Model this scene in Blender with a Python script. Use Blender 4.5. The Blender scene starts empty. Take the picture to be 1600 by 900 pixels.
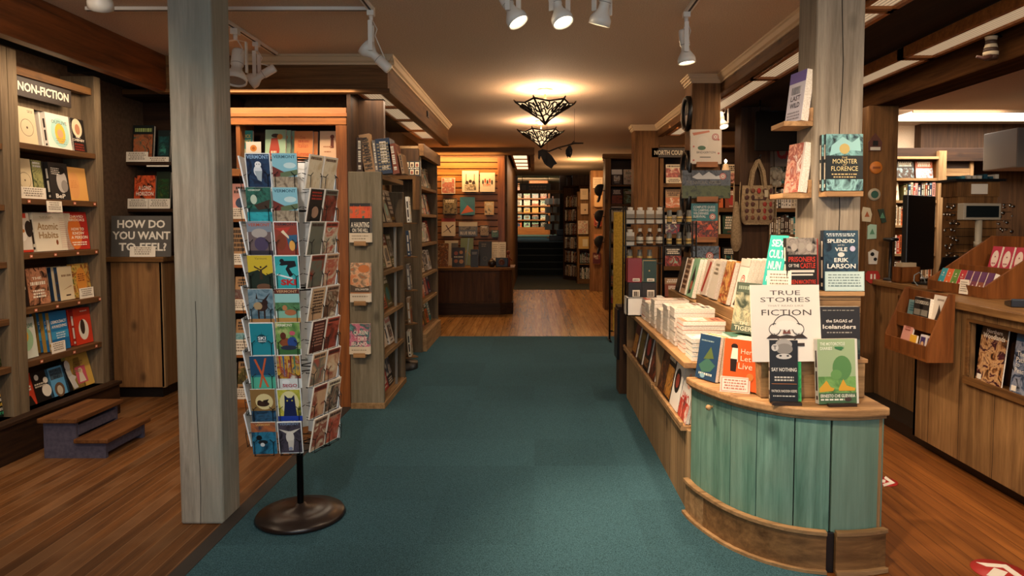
import bpy, math, random
from mathutils import Vector, Matrix
R = math.radians
SC = bpy.context.scene
COL = SC.collection

# ------------------------------------------------------------------ camera, light, exposure
F, CX, CY, PITCH, H = 1070.0, 835.0, 405.0, math.atan(57/1070.0), 1.45
cam = bpy.data.cameras.new('camera'); cam.sensor_width = 36; cam.lens = 36*F/1600
cam.shift_x = (800-CX)/1600; cam.shift_y = (CY-450)/1600; cam.clip_start = .05
camo = bpy.data.objects.new('camera', cam); COL.objects.link(camo)
camo.location = (0, 0, H); camo.rotation_euler = (math.pi/2-PITCH, 0, 0); SC.camera = camo

SC.view_settings.view_transform = 'Standard'; SC.view_settings.look = 'None'
SC.view_settings.gamma = 1; SC.view_settings.use_curve_mapping = False
SC.view_settings.exposure = 0.17
wd = bpy.data.worlds.new('world'); SC.world = wd; wd.use_nodes = True
wd.node_tree.nodes['Background'].inputs[0].default_value = (.42, .62, .75, 1)
wd.node_tree.nodes['Background'].inputs[1].default_value = 0.10

def area(name, loc, rot, sx, sy, power, col, spread=180):
    l = bpy.data.lights.new(name, 'AREA'); l.shape = 'RECTANGLE'; l.size = sx; l.size_y = sy
    l.energy = power; l.color = col; l.spread = R(spread)
    o = bpy.data.objects.new(name, l); COL.objects.link(o); o.location = loc; o.rotation_euler = [R(a) for a in rot]
    return o
def point(name, loc, power, col, r=.05):
    l = bpy.data.lights.new(name, 'POINT'); l.energy = power; l.color = col; l.shadow_soft_size = r
    o = bpy.data.objects.new(name, l); COL.objects.link(o); o.location = loc; return o
def spot(name, loc, target, power, col, angle=60, blend=.6, r=.04):
    l = bpy.data.lights.new(name, 'SPOT'); l.energy = power; l.color = col; l.spot_size = R(angle); l.spot_blend = blend
    l.shadow_soft_size = r
    o = bpy.data.objects.new(name, l); COL.objects.link(o); o.location = loc
    o.rotation_euler = (Vector(target)-Vector(loc)).to_track_quat('-Z', 'Y').to_euler(); return o
WARM, TUNG, FLUO, DAY = (1, .62, .33), (1, .74, .50), (1, .80, .58), (.60, .80, 1.0)
# shopfront daylight from behind the photographer
area('daylight_shopfront', (.3, -2.2, 1.7), (76, 0, 0), 4.0, 2.0, 60, DAY)
# room light of the part of the shop behind the photographer
area('shop_light_behind', (-.4, -.6, 2.6), (20, 0, 0), 3.4, 1.6, 70, (1, .74, .50))
spot('track_spot_counter', (.25, 1.5, 2.55), (1.15, 3.1, .85), 150, TUNG, 70, .8, .05)
spot('track_spot_pillar', (.8, 1.2, 2.55), (1.35, 3.1, 1.6), 70, TUNG, 60, .8, .05)
spot('track_spot_cards', (-.6, 1.3, 2.55), (-1.2, 3.3, 1.1), 90, (1, .86, .72), 60, .8, .05)
spot('track_spot_desk', (1.9, 1.6, 2.5), (2.6, 3.9, .8), 130, TUNG, 80, .8, .05)
spot('added_spot_bags', (1.9, 4.9, 2.5), (2.2, 6.9, 1.6), 45, TUNG, 50, .8, .04)
spot('track_spot_end_panel', (-.95, 2.7, 2.55), (-1.3, 5.26, 1.15), 90, TUNG, 45, .8, .04)
spot('track_spot_left', (-1.9, 1.6, 2.55), (-3.2, 4.4, 1.2), 70, TUNG, 75, .8, .05)
# fluorescent troughs behind the fascias (warm tubes)
area('trough_left_aisle', (-1.22, 6.9, 2.42), (0, 0, 0), .25, 3.2, 26, FLUO)
area('trough_left_front', (-2.0, 5.12, 2.42), (25, 0, 0), 1.3, .10, 8, TUNG)
area('trough_left_wall', (-2.92, 3.4, 2.45), (0, 18, 0), .16, 3.6, 26, TUNG)
area('trough_right', (1.74, 5.6, 2.52), (0, 10, 0), .18, 5.0, 17, TUNG)
area('trough_right_far', (2.50, 3.9, 2.50), (0, -2, 0), .12, 4.5, 9, TUNG)
area('trough_slatwall', (-1.2, 11.35, 2.60), (12, 0, 0), 1.2, .15, 22, (1, .55, .2))
area('trough_far_aisle', (-.18, 13.2, 2.52), (0, 0, 0), .2, 2.6, 12, FLUO)
area('skylight_right', (5.2, 8.0, 2.66), (0, 0, 0), 2.2, .7, 60, (1, .9, .78))
area('upper_room_light', (-.5, 30.0, 3.3), (35, 0, 0), 2.6, .4, 130, (1, .72, .42))
area('stairs_light', (.2, 24.5, 3.2), (0, 0, 0), 1.5, 1.5, 20, (.9, .85, .8))
area('right_bookcase_light', (4.6, 7.5, 2.6), (35, 0, 0), 1.2, .3, 16, TUNG)
area('middle_bookcase_light', (2.2, 8.0, 2.55), (30, 0, 0), 1.3, .2, 9, WARM)

# ------------------------------------------------------------------ measuring: a pixel of the photo on a known plane
def ray(px, py):
    u, v = (px-CX)/F, -(py-CY)/F; c, s = math.cos(PITCH), math.sin(PITCH)
    return Vector((u, c+v*s, -s+v*c))
def onX(px, py, X):
    d = ray(px, py); k = X/d.x; return Vector((X, d.y*k, H+d.z*k))
def onY(px, py, Y):
    d = ray(px, py); k = Y/d.y; return Vector((d.x*k, Y, H+d.z*k))

# ------------------------------------------------------------------ materials
def lin(c):
    return tuple(x/12.92 if x <= .04045 else ((x+.055)/1.055)**2.4 for x in c)
def hx(h):
    h = h.lstrip('#'); return lin(tuple(int(h[i:i+2], 16)/255 for i in (0, 2, 4)))+(1,)
MATS = {}
def nodes(name):
    m = bpy.data.materials.new(name); m.use_nodes = True; nt = m.node_tree
    return m, nt, nt.nodes['Principled BSDF']
def flat(h, rough=.5, metal=0, emit=0, spec=.5, alpha=None):
    k = ('f', h, rough, metal, emit, spec)
    if k not in MATS:
        m, nt, b = nodes('paint_'+h.strip('#')); c = hx(h)
        b.inputs['Base Color'].default_value = c; b.inputs['Roughness'].default_value = rough
        b.inputs['Metallic'].default_value = metal; b.inputs['Specular IOR Level'].default_value = spec
        if emit: b.inputs['Emission Color'].default_value = c; b.inputs['Emission Strength'].default_value = emit
        MATS[k] = m
    return MATS[k]
def N(nt, t, **kw):
    n = nt.nodes.new(t)
    for k, v in kw.items():
        if k.startswith('i_'):
            key = k[2:]; key = int(key) if key.isdigit() else key.replace('_', ' ')
            n.inputs[key].default_value = v
        else: setattr(n, k, v)
    return n
def ramp(nt, stops, mode='LINEAR'):
    r = nt.nodes.new('ShaderNodeValToRGB'); cr = r.color_ramp; cr.interpolation = mode
    while len(cr.elements) < len(stops): cr.elements.new(.5)
    for e, (p, c) in zip(cr.elements, stops): e.position = p; e.color = hx(c) if isinstance(c, str) else c
    return r
def wood(name, c1, c2, axis='z', rough=.6, scale=1.0, knots=True, plank=None, paxis='x', gap='#1a0f08', stain=None, bump=.15):
    """grain along axis; plank = width of boards counted along paxis"""
    if name in MATS: return MATS[name]
    m, nt, b = nodes(name); L = nt.links.new
    tc = N(nt, 'ShaderNodeTexCoord'); sep = N(nt, 'ShaderNodeSeparateXYZ'); L(tc.outputs['Object'], sep.inputs[0])
    oi = N(nt, 'ShaderNodeObjectInfo'); src = tc.outputs['Object']
    off = N(nt, 'ShaderNodeVectorMath', operation='ADD'); L(src, off.inputs[0])
    if plank:
        dv = N(nt, 'ShaderNodeMath', operation='DIVIDE', i_1=plank); L(sep.outputs[paxis.upper()], dv.inputs[0])
        fl = N(nt, 'ShaderNodeMath', operation='FLOOR'); L(dv.outputs[0], fl.inputs[0])
        fr = N(nt, 'ShaderNodeMath', operation='FRACT'); L(dv.outputs[0], fr.inputs[0])
        wn = N(nt, 'ShaderNodeTexWhiteNoise', noise_dimensions='1D'); L(fl.outputs[0], wn.inputs['W'])
        sc0 = N(nt, 'ShaderNodeVectorMath', operation='SCALE'); sc0.inputs['Scale'].default_value = 9
        L(wn.outputs['Color'], sc0.inputs[0]); L(sc0.outputs[0], off.inputs[1])
    else:
        cmb = N(nt, 'ShaderNodeCombineXYZ'); mu = N(nt, 'ShaderNodeMath', operation='MULTIPLY', i_1=13.0)
        L(oi.outputs['Random'], mu.inputs[0]); [L(mu.outputs[0], cmb.inputs[i]) for i in range(3)]; L(cmb.outputs[0], off.inputs[1])
    mp = N(nt, 'ShaderNodeMapping'); L(off.outputs[0], mp.inputs[0])
    s = [26*scale]*3; s['xyz'.index(axis)] = 1.6*scale; mp.inputs['Scale'].default_value = s
    n1 = N(nt, 'ShaderNodeTexNoise', i_Scale=1.0, i_Detail=5.0, i_Roughness=.62, i_Distortion=.6); L(mp.outputs[0], n1.inputs['Vector'])
    rp = ramp(nt, [(.28, c1), (.5, tuple((x+y)/2 for x, y in zip(hx(c1), hx(c2)))), (.74, c2)]); L(n1.outputs['Fac'], rp.inputs[0])
    col = rp.outputs[0]; fine = N(nt, 'ShaderNodeTexNoise', i_Scale=3.2, i_Detail=6.0, i_Roughness=.75); L(mp.outputs[0], fine.inputs['Vector'])
    def mix(fac, a, bb, mode='MIX'):
        x = N(nt, 'ShaderNodeMix', data_type='RGBA', blend_type=mode)
        if isinstance(fac, (int, float)): x.inputs[0].default_value = fac
        else: L(fac, x.inputs[0])
        if hasattr(a, 'links'): L(a, x.inputs[6])
        else: x.inputs[6].default_value = a
        if hasattr(bb, 'links'): L(bb, x.inputs[7])
        else: x.inputs[7].default_value = bb
        return x.outputs[2]
    fr_ = N(nt, 'ShaderNodeMapRange', i_1=.3, i_2=.7, i_3=.74, i_4=1.18); L(fine.outputs['Fac'], fr_.inputs[0]); fc_ = N(nt, 'ShaderNodeCombineXYZ'); [L(fr_.outputs[0], fc_.inputs[i]) for i in range(3)]
    col = mix(1.0, col, fc_.outputs[0], 'MULTIPLY')
    if knots:
        mk = N(nt, 'ShaderNodeMapping'); L(off.outputs[0], mk.inputs[0])
        s = [4.5]*3; s['xyz'.index(axis)] = 2.6; mk.inputs['Scale'].default_value = s
        vo = N(nt, 'ShaderNodeTexVoronoi', i_Scale=1.0, i_Randomness=1.0); L(mk.outputs[0], vo.inputs['Vector'])
        kr = ramp(nt, [(.05, (1, 1, 1, 1)), (.16, (0, 0, 0, 1))]); L(vo.outputs['Distance'], kr.inputs[0])
        kk = N(nt, 'ShaderNodeMath', operation='MULTIPLY', i_1=.6); L(kr.outputs[0], kk.inputs[0])
        col = mix(kk.outputs[0], col, hx(gap))
    if stain:
        ns = N(nt, 'ShaderNodeTexNoise', i_Scale=1.7, i_Detail=4.0); L(off.outputs[0], ns.inputs['Vector'])
        sr = ramp(nt, [(.45, (0, 0, 0, 1)), (.6, (1, 1, 1, 1))]); L(ns.outputs['Fac'], sr.inputs[0])
        sm = N(nt, 'ShaderNodeMath', operation='MULTIPLY', i_1=.65); L(sr.outputs[0], sm.inputs[0])
        col = mix(sm.outputs[0], col, hx(stain))
    if plank:
        vr = N(nt, 'ShaderNodeMapRange', i_3=.72, i_4=1.15); L(wn.outputs['Value'], vr.inputs[0])
        vc = N(nt, 'ShaderNodeCombineXYZ'); [L(vr.outputs[0], vc.inputs[i]) for i in range(3)]
        col = mix(1.0, col, vc.outputs[0], 'MULTIPLY')
        g = N(nt, 'ShaderNodeMath', operation='LESS_THAN', i_1=.0035/plank); L(fr.outputs[0], g.inputs[0])
        col = mix(g.outputs[0], col, hx(gap))
    L(col, b.inputs['Base Color']); b.inputs['Roughness'].default_value = rough; b.inputs['Specular IOR Level'].default_value = .5 if rough < .5 else .22
    bp = N(nt, 'ShaderNodeBump', i_Strength=bump, i_Distance=.004); L(n1.outputs['Fac'], bp.inputs['Height']); L(bp.outputs[0], b.inputs['Normal'])
    MATS[name] = m; return m
def photo(*cs, scale=14.0, sx=1.0, sy=1.0, dist=1.2, rough=.4):
    """printed picture: soft blotches of a few inks"""
    k = ('p', cs, scale, sx, sy)
    if k not in MATS:
        m, nt, b = nodes('printed_picture'); L = nt.links.new
        tc = N(nt, 'ShaderNodeTexCoord'); mp = N(nt, 'ShaderNodeMapping'); mp.inputs['Scale'].default_value = (sx, 1, sy)
        mp.inputs['Location'].default_value = (len(MATS)*.7, .3, len(MATS)*1.3)
        L(tc.outputs['Object'], mp.inputs[0])
        n1 = N(nt, 'ShaderNodeTexNoise', i_Scale=scale, i_Detail=4.0, i_Roughness=.6, i_Distortion=dist); L(mp.outputs[0], n1.inputs['Vector'])
        n = len(cs); rp = ramp(nt, [(.34+.32*i/max(1, n-1), c) for i, c in enumerate(cs)]); L(n1.outputs['Fac'], rp.inputs[0])
        L(rp.outputs[0], b.inputs['Base Color']); b.inputs['Roughness'].default_value = rough
        MATS[k] = m
    return MATS[k]
def noisy(name, c1, c2, scale, rough=.8, bump=.3, c3=None, dist=.003):
    if name in MATS: return MATS[name]
    m, nt, b = nodes(name); L = nt.links.new; tc = N(nt, 'ShaderNodeTexCoord')
    n1 = N(nt, 'ShaderNodeTexNoise', i_Scale=scale, i_Detail=3.0); L(tc.outputs['Object'], n1.inputs['Vector'])
    rp = ramp(nt, [(.35, c1), (.65, c2)]); L(n1.outputs['Fac'], rp.inputs[0]); L(rp.outputs[0], b.inputs['Base Color'])
    b.inputs['Roughness'].default_value = rough
    bp = N(nt, 'ShaderNodeBump', i_Strength=bump, i_Distance=dist); L(n1.outputs['Fac'], bp.inputs['Height']); L(bp.outputs[0], b.inputs['Normal'])
    MATS[name] = m; return m
def carpet_mat():
    m, nt, b = nodes('teal_carpet_tiles'); L = nt.links.new; tc = N(nt, 'ShaderNodeTexCoord')
    mp = N(nt, 'ShaderNodeMapping'); mp.inputs['Scale'].default_value = (2, 2, 2); L(tc.outputs['Object'], mp.inputs[0])
    fl = N(nt, 'ShaderNodeVectorMath', operation='FLOOR'); L(mp.outputs[0], fl.inputs[0])
    sp = N(nt, 'ShaderNodeSeparateXYZ'); L(fl.outputs[0], sp.inputs[0]); cb = N(nt, 'ShaderNodeCombineXYZ'); L(sp.outputs[0], cb.inputs[0]); L(sp.outputs[1], cb.inputs[1])
    wn = N(nt, 'ShaderNodeTexWhiteNoise', noise_dimensions='3D'); L(cb.outputs[0], wn.inputs['Vector'])
    n1 = N(nt, 'ShaderNodeTexNoise', i_Scale=220.0, i_Detail=2.0); L(tc.outputs['Object'], n1.inputs['Vector'])
    n2 = N(nt, 'ShaderNodeTexNoise', i_Scale=1.3, i_Detail=3.0); L(tc.outputs['Object'], n2.inputs['Vector'])
    rp = ramp(nt, [(.3, '#1e383e'), (.7, '#416470')]); L(n1.outputs['Fac'], rp.inputs[0])
    ad = N(nt, 'ShaderNodeMath', operation='ADD'); L(wn.outputs['Value'], ad.inputs[0]); L(n2.outputs['Fac'], ad.inputs[1])
    vr = N(nt, 'ShaderNodeMapRange', i_2=2.0, i_3=.82, i_4=1.2); L(ad.outputs[0], vr.inputs[0])
    vc = N(nt, 'ShaderNodeCombineXYZ'); [L(vr.outputs[0], vc.inputs[i]) for i in range(3)]
    x = N(nt, 'ShaderNodeMix', data_type='RGBA', blend_type='MULTIPLY'); x.inputs[0].default_value = 1
    L(rp.outputs[0], x.inputs[6]); L(vc.outputs[0], x.inputs[7]); L(x.outputs[2], b.inputs['Base Color'])
    b.inputs['Roughness'].default_value = .95; b.inputs['Specular IOR Level'].default_value = .15
    bp = N(nt, 'ShaderNodeBump', i_Strength=.5, i_Distance=.004); L(n1.outputs['Fac'], bp.inputs['Height']); L(bp.outputs[0], b.inputs['Normal'])
    return m
def louver_mat(name, strength, col):
    """lit ribbed plastic diffuser of a fluorescent trough"""
    m, nt, b = nodes(name); L = nt.links.new; tc = N(nt, 'ShaderNodeTexCoord'); sp = N(nt, 'ShaderNodeSeparateXYZ'); L(tc.outputs['Object'], sp.inputs[0])
    mu = N(nt, 'ShaderNodeMath', operation='MULTIPLY', i_1=260.0); L(sp.outputs[0], mu.inputs[0])
    si = N(nt, 'ShaderNodeMath', operation='SINE'); L(mu.outputs[0], si.inputs[0])
    vr = N(nt, 'ShaderNodeMapRange', i_1=-1.0, i_2=1.0, i_3=strength*.35, i_4=strength); L(si.outputs[0], vr.inputs[0])
    b.inputs['Base Color'].default_value = (.3, .27, .22, 1); b.inputs['Emission Color'].default_value = hx(col)
    L(vr.outputs[0], b.inputs['Emission Strength']); return m

W_PILLAR = wood('grey_barn_timber', '#827869', '#b0a594', 'z', .8, .9, gap='#3a342b', stain='#8b8f84')
W_PILLAR2 = wood('grey_barn_timber_plain', '#75695a', '#a39785', 'z', .8, .8, gap='#3a342b')
W_OAKH = wood('varnished_oak_x', '#3f1f0c', '#8a4d22', 'x', .42, .7, knots=False)
W_OAKY = wood('varnished_oak_y', '#3f1f0c', '#8a4d22', 'y', .42, .7, knots=False)
W_ORH = wood('orange_oak_x', '#7a4720', '#b87438', 'x', .45, .8, knots=False)
W_ORZ = wood('orange_oak_z', '#6d3d1a', '#a8652f', 'z', .45, .8, knots=False)
W_BROX = wood('brown_pine_x', '#4a3019', '#80592f', 'x', .6, .8)
W_BROY = wood('brown_pine_y', '#4a3019', '#80592f', 'y', .6, .8)
W_BROZ = wood('brown_pine_z', '#54371d', '#8a6238', 'z', .65, .9)
W_DRKX = wood('dark_stained_x', '#20130b', '#3e2715', 'x', .6, .8)
W_DRKY = wood('dark_stained_y', '#20130b', '#3e2715', 'y', .6, .8)
W_DRKZ = wood('dark_stained_z', '#2c1c10', '#523720', 'z', .6, .8)
W_TANZ = wood('weathered_tan_z', '#75593a', '#ad8a60', 'z', .7, .8)
W_TANY = wood('weathered_tan_y', '#75593a', '#ad8a60', 'y', .7, .8)
W_TANX = wood('weathered_tan_x', '#75593a', '#ad8a60', 'x', .7, .8)
W_CTR = wood('counter_top_wood', '#8a6542', '#c2996a', 'x', .5, .7, knots=False)
W_GREEN = wood('green_stained_plank', '#46705f', '#7fa596', 'z', .75, .9, gap='#26382f', stain='#6f8575')
W_GREYZ = wood('greywashed_side_panel', '#6d6450', '#8f8571', 'z', .8, .9, gap='#39342a')
W_SHELF = wood('shelf_brown_x', '#49301b', '#6c4a2b', 'x', .6, .8, knots=False)
W_GUPZ = wood('grey_brown_upright', '#564634', '#7b6a52', 'z', .7, .8, knots=False)
W_SLAT = wood('honey_slatwall', '#7d4c1c', '#bb7a36', 'x', .45, .7, knots=False)
FLOORW = wood('worn_floor_boards', '#452a14', '#7b4f28', 'y', .5, .6, knots=False, plank=.066, paxis='x', gap='#846243', stain='#7a583a', bump=.08)
FLOORR = wood('floor_boards_right', '#6a3a18', '#a0622a', 'y', .4, .6, knots=False, plank=.07, paxis='x', gap='#50290f', bump=.08)
FLOORF = wood('floor_boards_far', '#a06c36', '#d29c5a', 'y', .25, .6, knots=False, plank=.11, paxis='x', gap='#3a2412', bump=.05)
CEIL = noisy('textured_ceiling_paint', '#bfa88f', '#d6bfa4', 130, .9, .8)
BLACK = flat('#0b0a0a', .4); BLKM = flat('#141312', .35, .6); WHITE = flat('#e9e2d6', .6); PAGE = noisy('page_edges', '#d8cdbb', '#efe7da', 160, .9, .1)
CARD = flat('#e6dccb', .7); METW = flat('#e4ddd0', .35); LAMPE = flat('#ffe2b4', .5, emit=14)

# ------------------------------------------------------------------ mesh builder
FONT = bpy.data.curves.new('lettering', 'FONT'); FONT.resolution_u = 2
FONTO = bpy.data.objects.new('lettering', FONT); TXT = {}
def text_mesh(s, bold=0.0):
    k = (s, bold)
    if k not in TXT:
        FONT.body = s; FONT.offset = bold; m = FONTO.to_mesh()
        v = [(p.co.x, p.co.y) for p in m.vertices]; f = [tuple(p.vertices) for p in m.polygons]
        x0, x1 = min(p[0] for p in v), max(p[0] for p in v); y0, y1 = min(p[1] for p in v), max(p[1] for p in v)
        TXT[k] = ([((x-x0)/(x1-x0), (y-y0)/(y1-y0)) for x, y in v], f, (x1-x0)/(y1-y0)); FONTO.to_mesh_clear()
    return TXT[k]
class MB:
    def __init__(s): s.v = []; s.f = []; s.fm = []; s.m = []; s.smooth = set()
    def mi(s, m):
        if m not in s.m: s.m.append(m)
        return s.m.index(m)
    def add(s, vs, fs, m, smooth=False):
        b = len(s.v); s.v += [tuple(p) for p in vs]; i = s.mi(m)
        for f in fs:
            if smooth: s.smooth.add(len(s.f))
            s.f.append(tuple(b+j for j in f)); s.fm.append(i)
        return s
    def box(s, x0, y0, z0, x1, y1, z1, m):
        x0, x1 = min(x0, x1), max(x0, x1); y0, y1 = min(y0, y1), max(y0, y1); z0, z1 = min(z0, z1), max(z0, z1)
        vs = [(x, y, z) for z in (z0, z1) for y in (y0, y1) for x in (x0, x1)]
        return s.add(vs, [(0, 2, 3, 1), (4, 5, 7, 6), (0, 1, 5, 4), (2, 6, 7, 3), (0, 4, 6, 2), (1, 3, 7, 5)], m)
    def prism(s, pts, z0, z1, m, ax='z', top=None):
        n = len(pts)
        if ax == 'z': vs = [(x, y, z) for z in (z0, z1) for x, y in pts]
        elif ax == 'y': vs = [(x, y, z) for y in (z0, z1) for x, z in pts]
        else: vs = [(x, y, z) for x in (z0, z1) for y, z in pts]
        fs = [tuple(range(n-1, -1, -1)), tuple(range(n, 2*n))]+[(i, (i+1) % n, n+(i+1) % n, n+i) for i in range(n)]
        return s.add(vs, fs, m)
    def tube(s, pts, r, m, n=8, caps=True):
        pts = [Vector(p) for p in pts]; rs = r if isinstance(r, (list, tuple)) else [r]*len(pts); vs = []; fs = []
        up = None
        for i, p in enumerate(pts):
            d = (pts[min(i+1, len(pts)-1)]-pts[max(i-1, 0)]).normalized()
            a = d.cross(Vector((0, 0, 1)) if abs(d.z) < .9 else Vector((1, 0, 0))).normalized() if up is None else (up-d*up.dot(d)).normalized()
            up = a; b = d.cross(a)
            for k in range(n):
                t = 2*math.pi*k/n; vs.append(p+a*math.cos(t)*rs[i]+b*math.sin(t)*rs[i])
        for i in range(len(pts)-1):
            for k in range(n): fs.append((i*n+k, i*n+(k+1) % n, (i+1)*n+(k+1) % n, (i+1)*n+k))
        if caps: fs += [tuple(range(n-1, -1, -1)), tuple(range((len(pts)-1)*n, len(pts)*n))]
        return s.add(vs, fs, m, True)
    def lathe(s, prof, m, n=24, c=(0, 0, 0), ax=Vector((0, 0, 1))):
        q = Vector((0, 0, 1)).rotation_difference(Vector(ax)); c = Vector(c); vs = []
        for r, z in prof:
            for k in range(n):
                t = 2*math.pi*k/n; vs.append(c+q@Vector((r*math.cos(t), r*math.sin(t), z)))
        fs = [(i*n+k, i*n+(k+1) % n, (i+1)*n+(k+1) % n, (i+1)*n+k) for i in range(len(prof)-1) for k in range(n)]
        return s.add(vs, fs, m, True)
    def sphere(s, c, rx, ry, rz, m, n=12):
        c = Vector(c); vs = []; fs = []
        for i in range(n//2+1):
            a = math.pi*i/(n//2)-math.pi/2
            for k in range(n):
                t = 2*math.pi*k/n; vs.append((c.x+rx*math.cos(a)*math.cos(t), c.y+ry*math.cos(a)*math.sin(t), c.z+rz*math.sin(a)))
        for i in range(n//2):
            for k in range(n): fs.append((i*n+k, i*n+(k+1) % n, (i+1)*n+(k+1) % n, (i+1)*n+k))
        return s.add(vs, fs, m, True)
    def text(s, t, o, ux, uy, m, bold=0.0):
        """letters fitted into the parallelogram o, o+ux, o+uy"""
        v, f, a = text_mesh(t, bold); o, ux, uy = Vector(o), Vector(ux), Vector(uy)
        return s.add([o+ux*x+uy*y for x, y in v], f, m)
    def mesh(s, name):
        me = bpy.data.meshes.new(name); me.from_pydata(s.v, [], s.f)
        for m in s.m: me.materials.append(m)
        me.polygons.foreach_set('material_index', s.fm)
        if s.smooth: me.polygons.foreach_set('use_smooth', [i in s.smooth for i in range(len(s.f))])
        me.update(); return me
    def build(s, name, parent=None, loc=(0, 0, 0), rot=(0, 0, 0), bevel=0):
        o = link(name, s.mesh(name), parent, loc, rot)
        if bevel:
            b = o.modifiers.new('bevel', 'BEVEL'); b.width = bevel; b.segments = 2; b.limit_method = 'ANGLE'
        return o
def link(name, data, parent=None, loc=(0, 0, 0), rot=(0, 0, 0)):
    o = bpy.data.objects.new(name, data); COL.objects.link(o); o.location = loc; o.rotation_euler = rot
    if parent: o.parent = parent
    return o
def tag(o, label, cat, group=None, kind=None):
    if label: o['label'] = label
    if cat: o['category'] = cat
    if group: o['group'] = group
    if kind: o['kind'] = kind
    return o
def thing(name, loc, rot, label, cat, group=None):
    return tag(link(name, None, None, loc, rot), label, cat, group)
def struct(name, mb, label=None, bevel=0):
    o = mb.build(name, bevel=bevel); o['kind'] = 'structure'
    if label: o['label'] = label; o['category'] = name.split('_')[0]
    return o
def hang(o, loc, label=None): return o

# ------------------------------------------------------------------ the setting
ZC = 2.70
struct('ceiling', MB().box(-3.9, -3.2, ZC, 7.6, 18.2, ZC+.1, CEIL), 'beige textured ceiling over the whole shop')
fl = MB(); fl.box(-4.2, -3.2, -.1, -1.43, 8.66, 0, FLOORW)
struct('floor', fl, 'worn narrow wooden floor boards on the left side')
struct('floor_right', MB().box(1.1, -3.2, -.1, 7.6, 8.66, -.002, FLOORR), 'reddish wooden floor boards in front of the cash desk')
struct('floor_far', MB().box(-4.2, 8.66, -.1, 7.6, 14.8, -.001, FLOORF), 'shiny wooden floor boards beyond the carpet')
struct('floor_carpet', MB().box(-1.43, -3.2, -.1, 1.2, 8.66, .006, carpet_mat()), 'teal carpet tiles running down the main aisle')
struct('floor_carpet_far', MB().box(-4.2, 14.8, -.1, 7.6, 19.0, .003, noisy('olive_carpet', '#2d2c22', '#474635', 200, .95)), 'dull olive carpet before the far stairs')
struct('trim_1', MB().box(-1.50, -3.2, -.05, -1.43, 8.66, .008, flat('#2a2522', .7)), 'dark edging strip between floor boards and carpet')
# walls
PLAST = noisy('brown_plaster', '#4c3826', '#5d4632', 30, .9)
struct('wall_left', MB().box(-3.62, -3.2, 0, -3.5, 6.3, ZC, PLAST))
struct('wall_alcove', MB().box(-3.9, 6.25, 0, -1.5, 6.4, ZC, PLAST))
struct('wall_inner_left', MB().box(-2.0, 6.4, 0, -1.85, 11.75, ZC, W_DRKZ))
struct('wall_slatwall_side', MB().box(-.56, 11.66, 0, -.46, 18.9, ZC, W_BROZ))
struct('wall_slatwall_back', MB().box(-2.0, 11.75, 0, -.56, 11.9, ZC, W_BROZ))
struct('wall_back_right', MB().box(1.0, 18.0, 0, 7.6, 18.2, ZC, W_DRKZ))
struct('wall_right_room', MB().box(4.9, 8.75, 0, 7.6, 8.95, ZC, W_DRKZ).box(4.0, 8.9, 2.32, 7.6, 9.0, 2.7, CEIL))
struct('wall_right', MB().box(7.5, -3.2, 0, 7.6, 18, ZC, PLAST))
# left soffit: fascias with crown, dark underside
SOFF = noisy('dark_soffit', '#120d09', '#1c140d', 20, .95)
b = MB().box(-2.84, -3.2, 2.43, -2.76, 5.2, ZC, W_OAKY); struct('beam_left_wall', b, 'long varnished oak beam under the ceiling at the left', .006)
b = MB().box(-2.84, 5.2, 2.43, -1.10, 5.27, ZC, W_BROX).box(-2.84, 5.185, 2.425, -1.085, 5.27, 2.455, W_BROX); struct('beam_front_fascia', b, 'wooden fascia beam across the front of the left bookcases', .004)
b = MB().box(-1.17, 5.27, 2.43, -1.10, 8.8, ZC, W_BROY).box(-1.17, 5.27, 2.425, -1.085, 8.8, 2.455, W_BROY); struct('beam_aisle_fascia', b, 'wooden fascia beam along the left side of the aisle', .004)
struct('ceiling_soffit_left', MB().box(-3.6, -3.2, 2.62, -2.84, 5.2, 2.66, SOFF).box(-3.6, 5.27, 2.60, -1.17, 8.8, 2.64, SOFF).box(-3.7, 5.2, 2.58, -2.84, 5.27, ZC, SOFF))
def crown(pts, w, name, label):
    """picture-rail crown moulding following a path just under the ceiling"""
    m = MB(); cm = flat('#c9b08c', .6)
    for (a, bb) in zip(pts[:-1], pts[1:]):
        a, bb = Vector(a), Vector(bb); d = (bb-a).normalized(); n = Vector((d.y, -d.x))
        prof = [(0, 0), (w, 0), (w, -.012), (w*.8, -.02), (w*.5, -.045), (w*.2, -.055), (w*.2, -.07), (0, -.07)]
        vs = []
        for p in (a-d*w*0, bb+d*0):
            for o, z in prof: vs.append((p.x+n.x*o, p.y+n.y*o, ZC+z))
        k = len(prof)
        m.add(vs, [tuple(range(k)), tuple(range(2*k-1, k-1, -1))]+[(i, i+k, (i+1) % k+k, (i+1) % k) for i in range(k)], cm)
    return struct(name, m, label)
crown([(-2.2, 5.2), (-1.05, 5.2)], .05, 'trim_2', 'pale crown moulding above the front fascia')
crown([(-1.10, 5.15), (-1.10, 8.8)], .05, 'trim_3', 'pale crown moulding above the aisle fascia')
# far header
b = MB().box(-1.86, 11.5, 2.58, .0, 11.6, ZC, W_BROX).box(-.08, 11.6, 2.58, 0, 15.2, ZC, W_BROY); struct('beam_far_header', b, 'wooden header beam above the slatwall corner', .004)
struct('ceiling_soffit_far', MB().box(-.46, 11.6, 2.66, -.08, 15.2, 2.69, SOFF))
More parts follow.
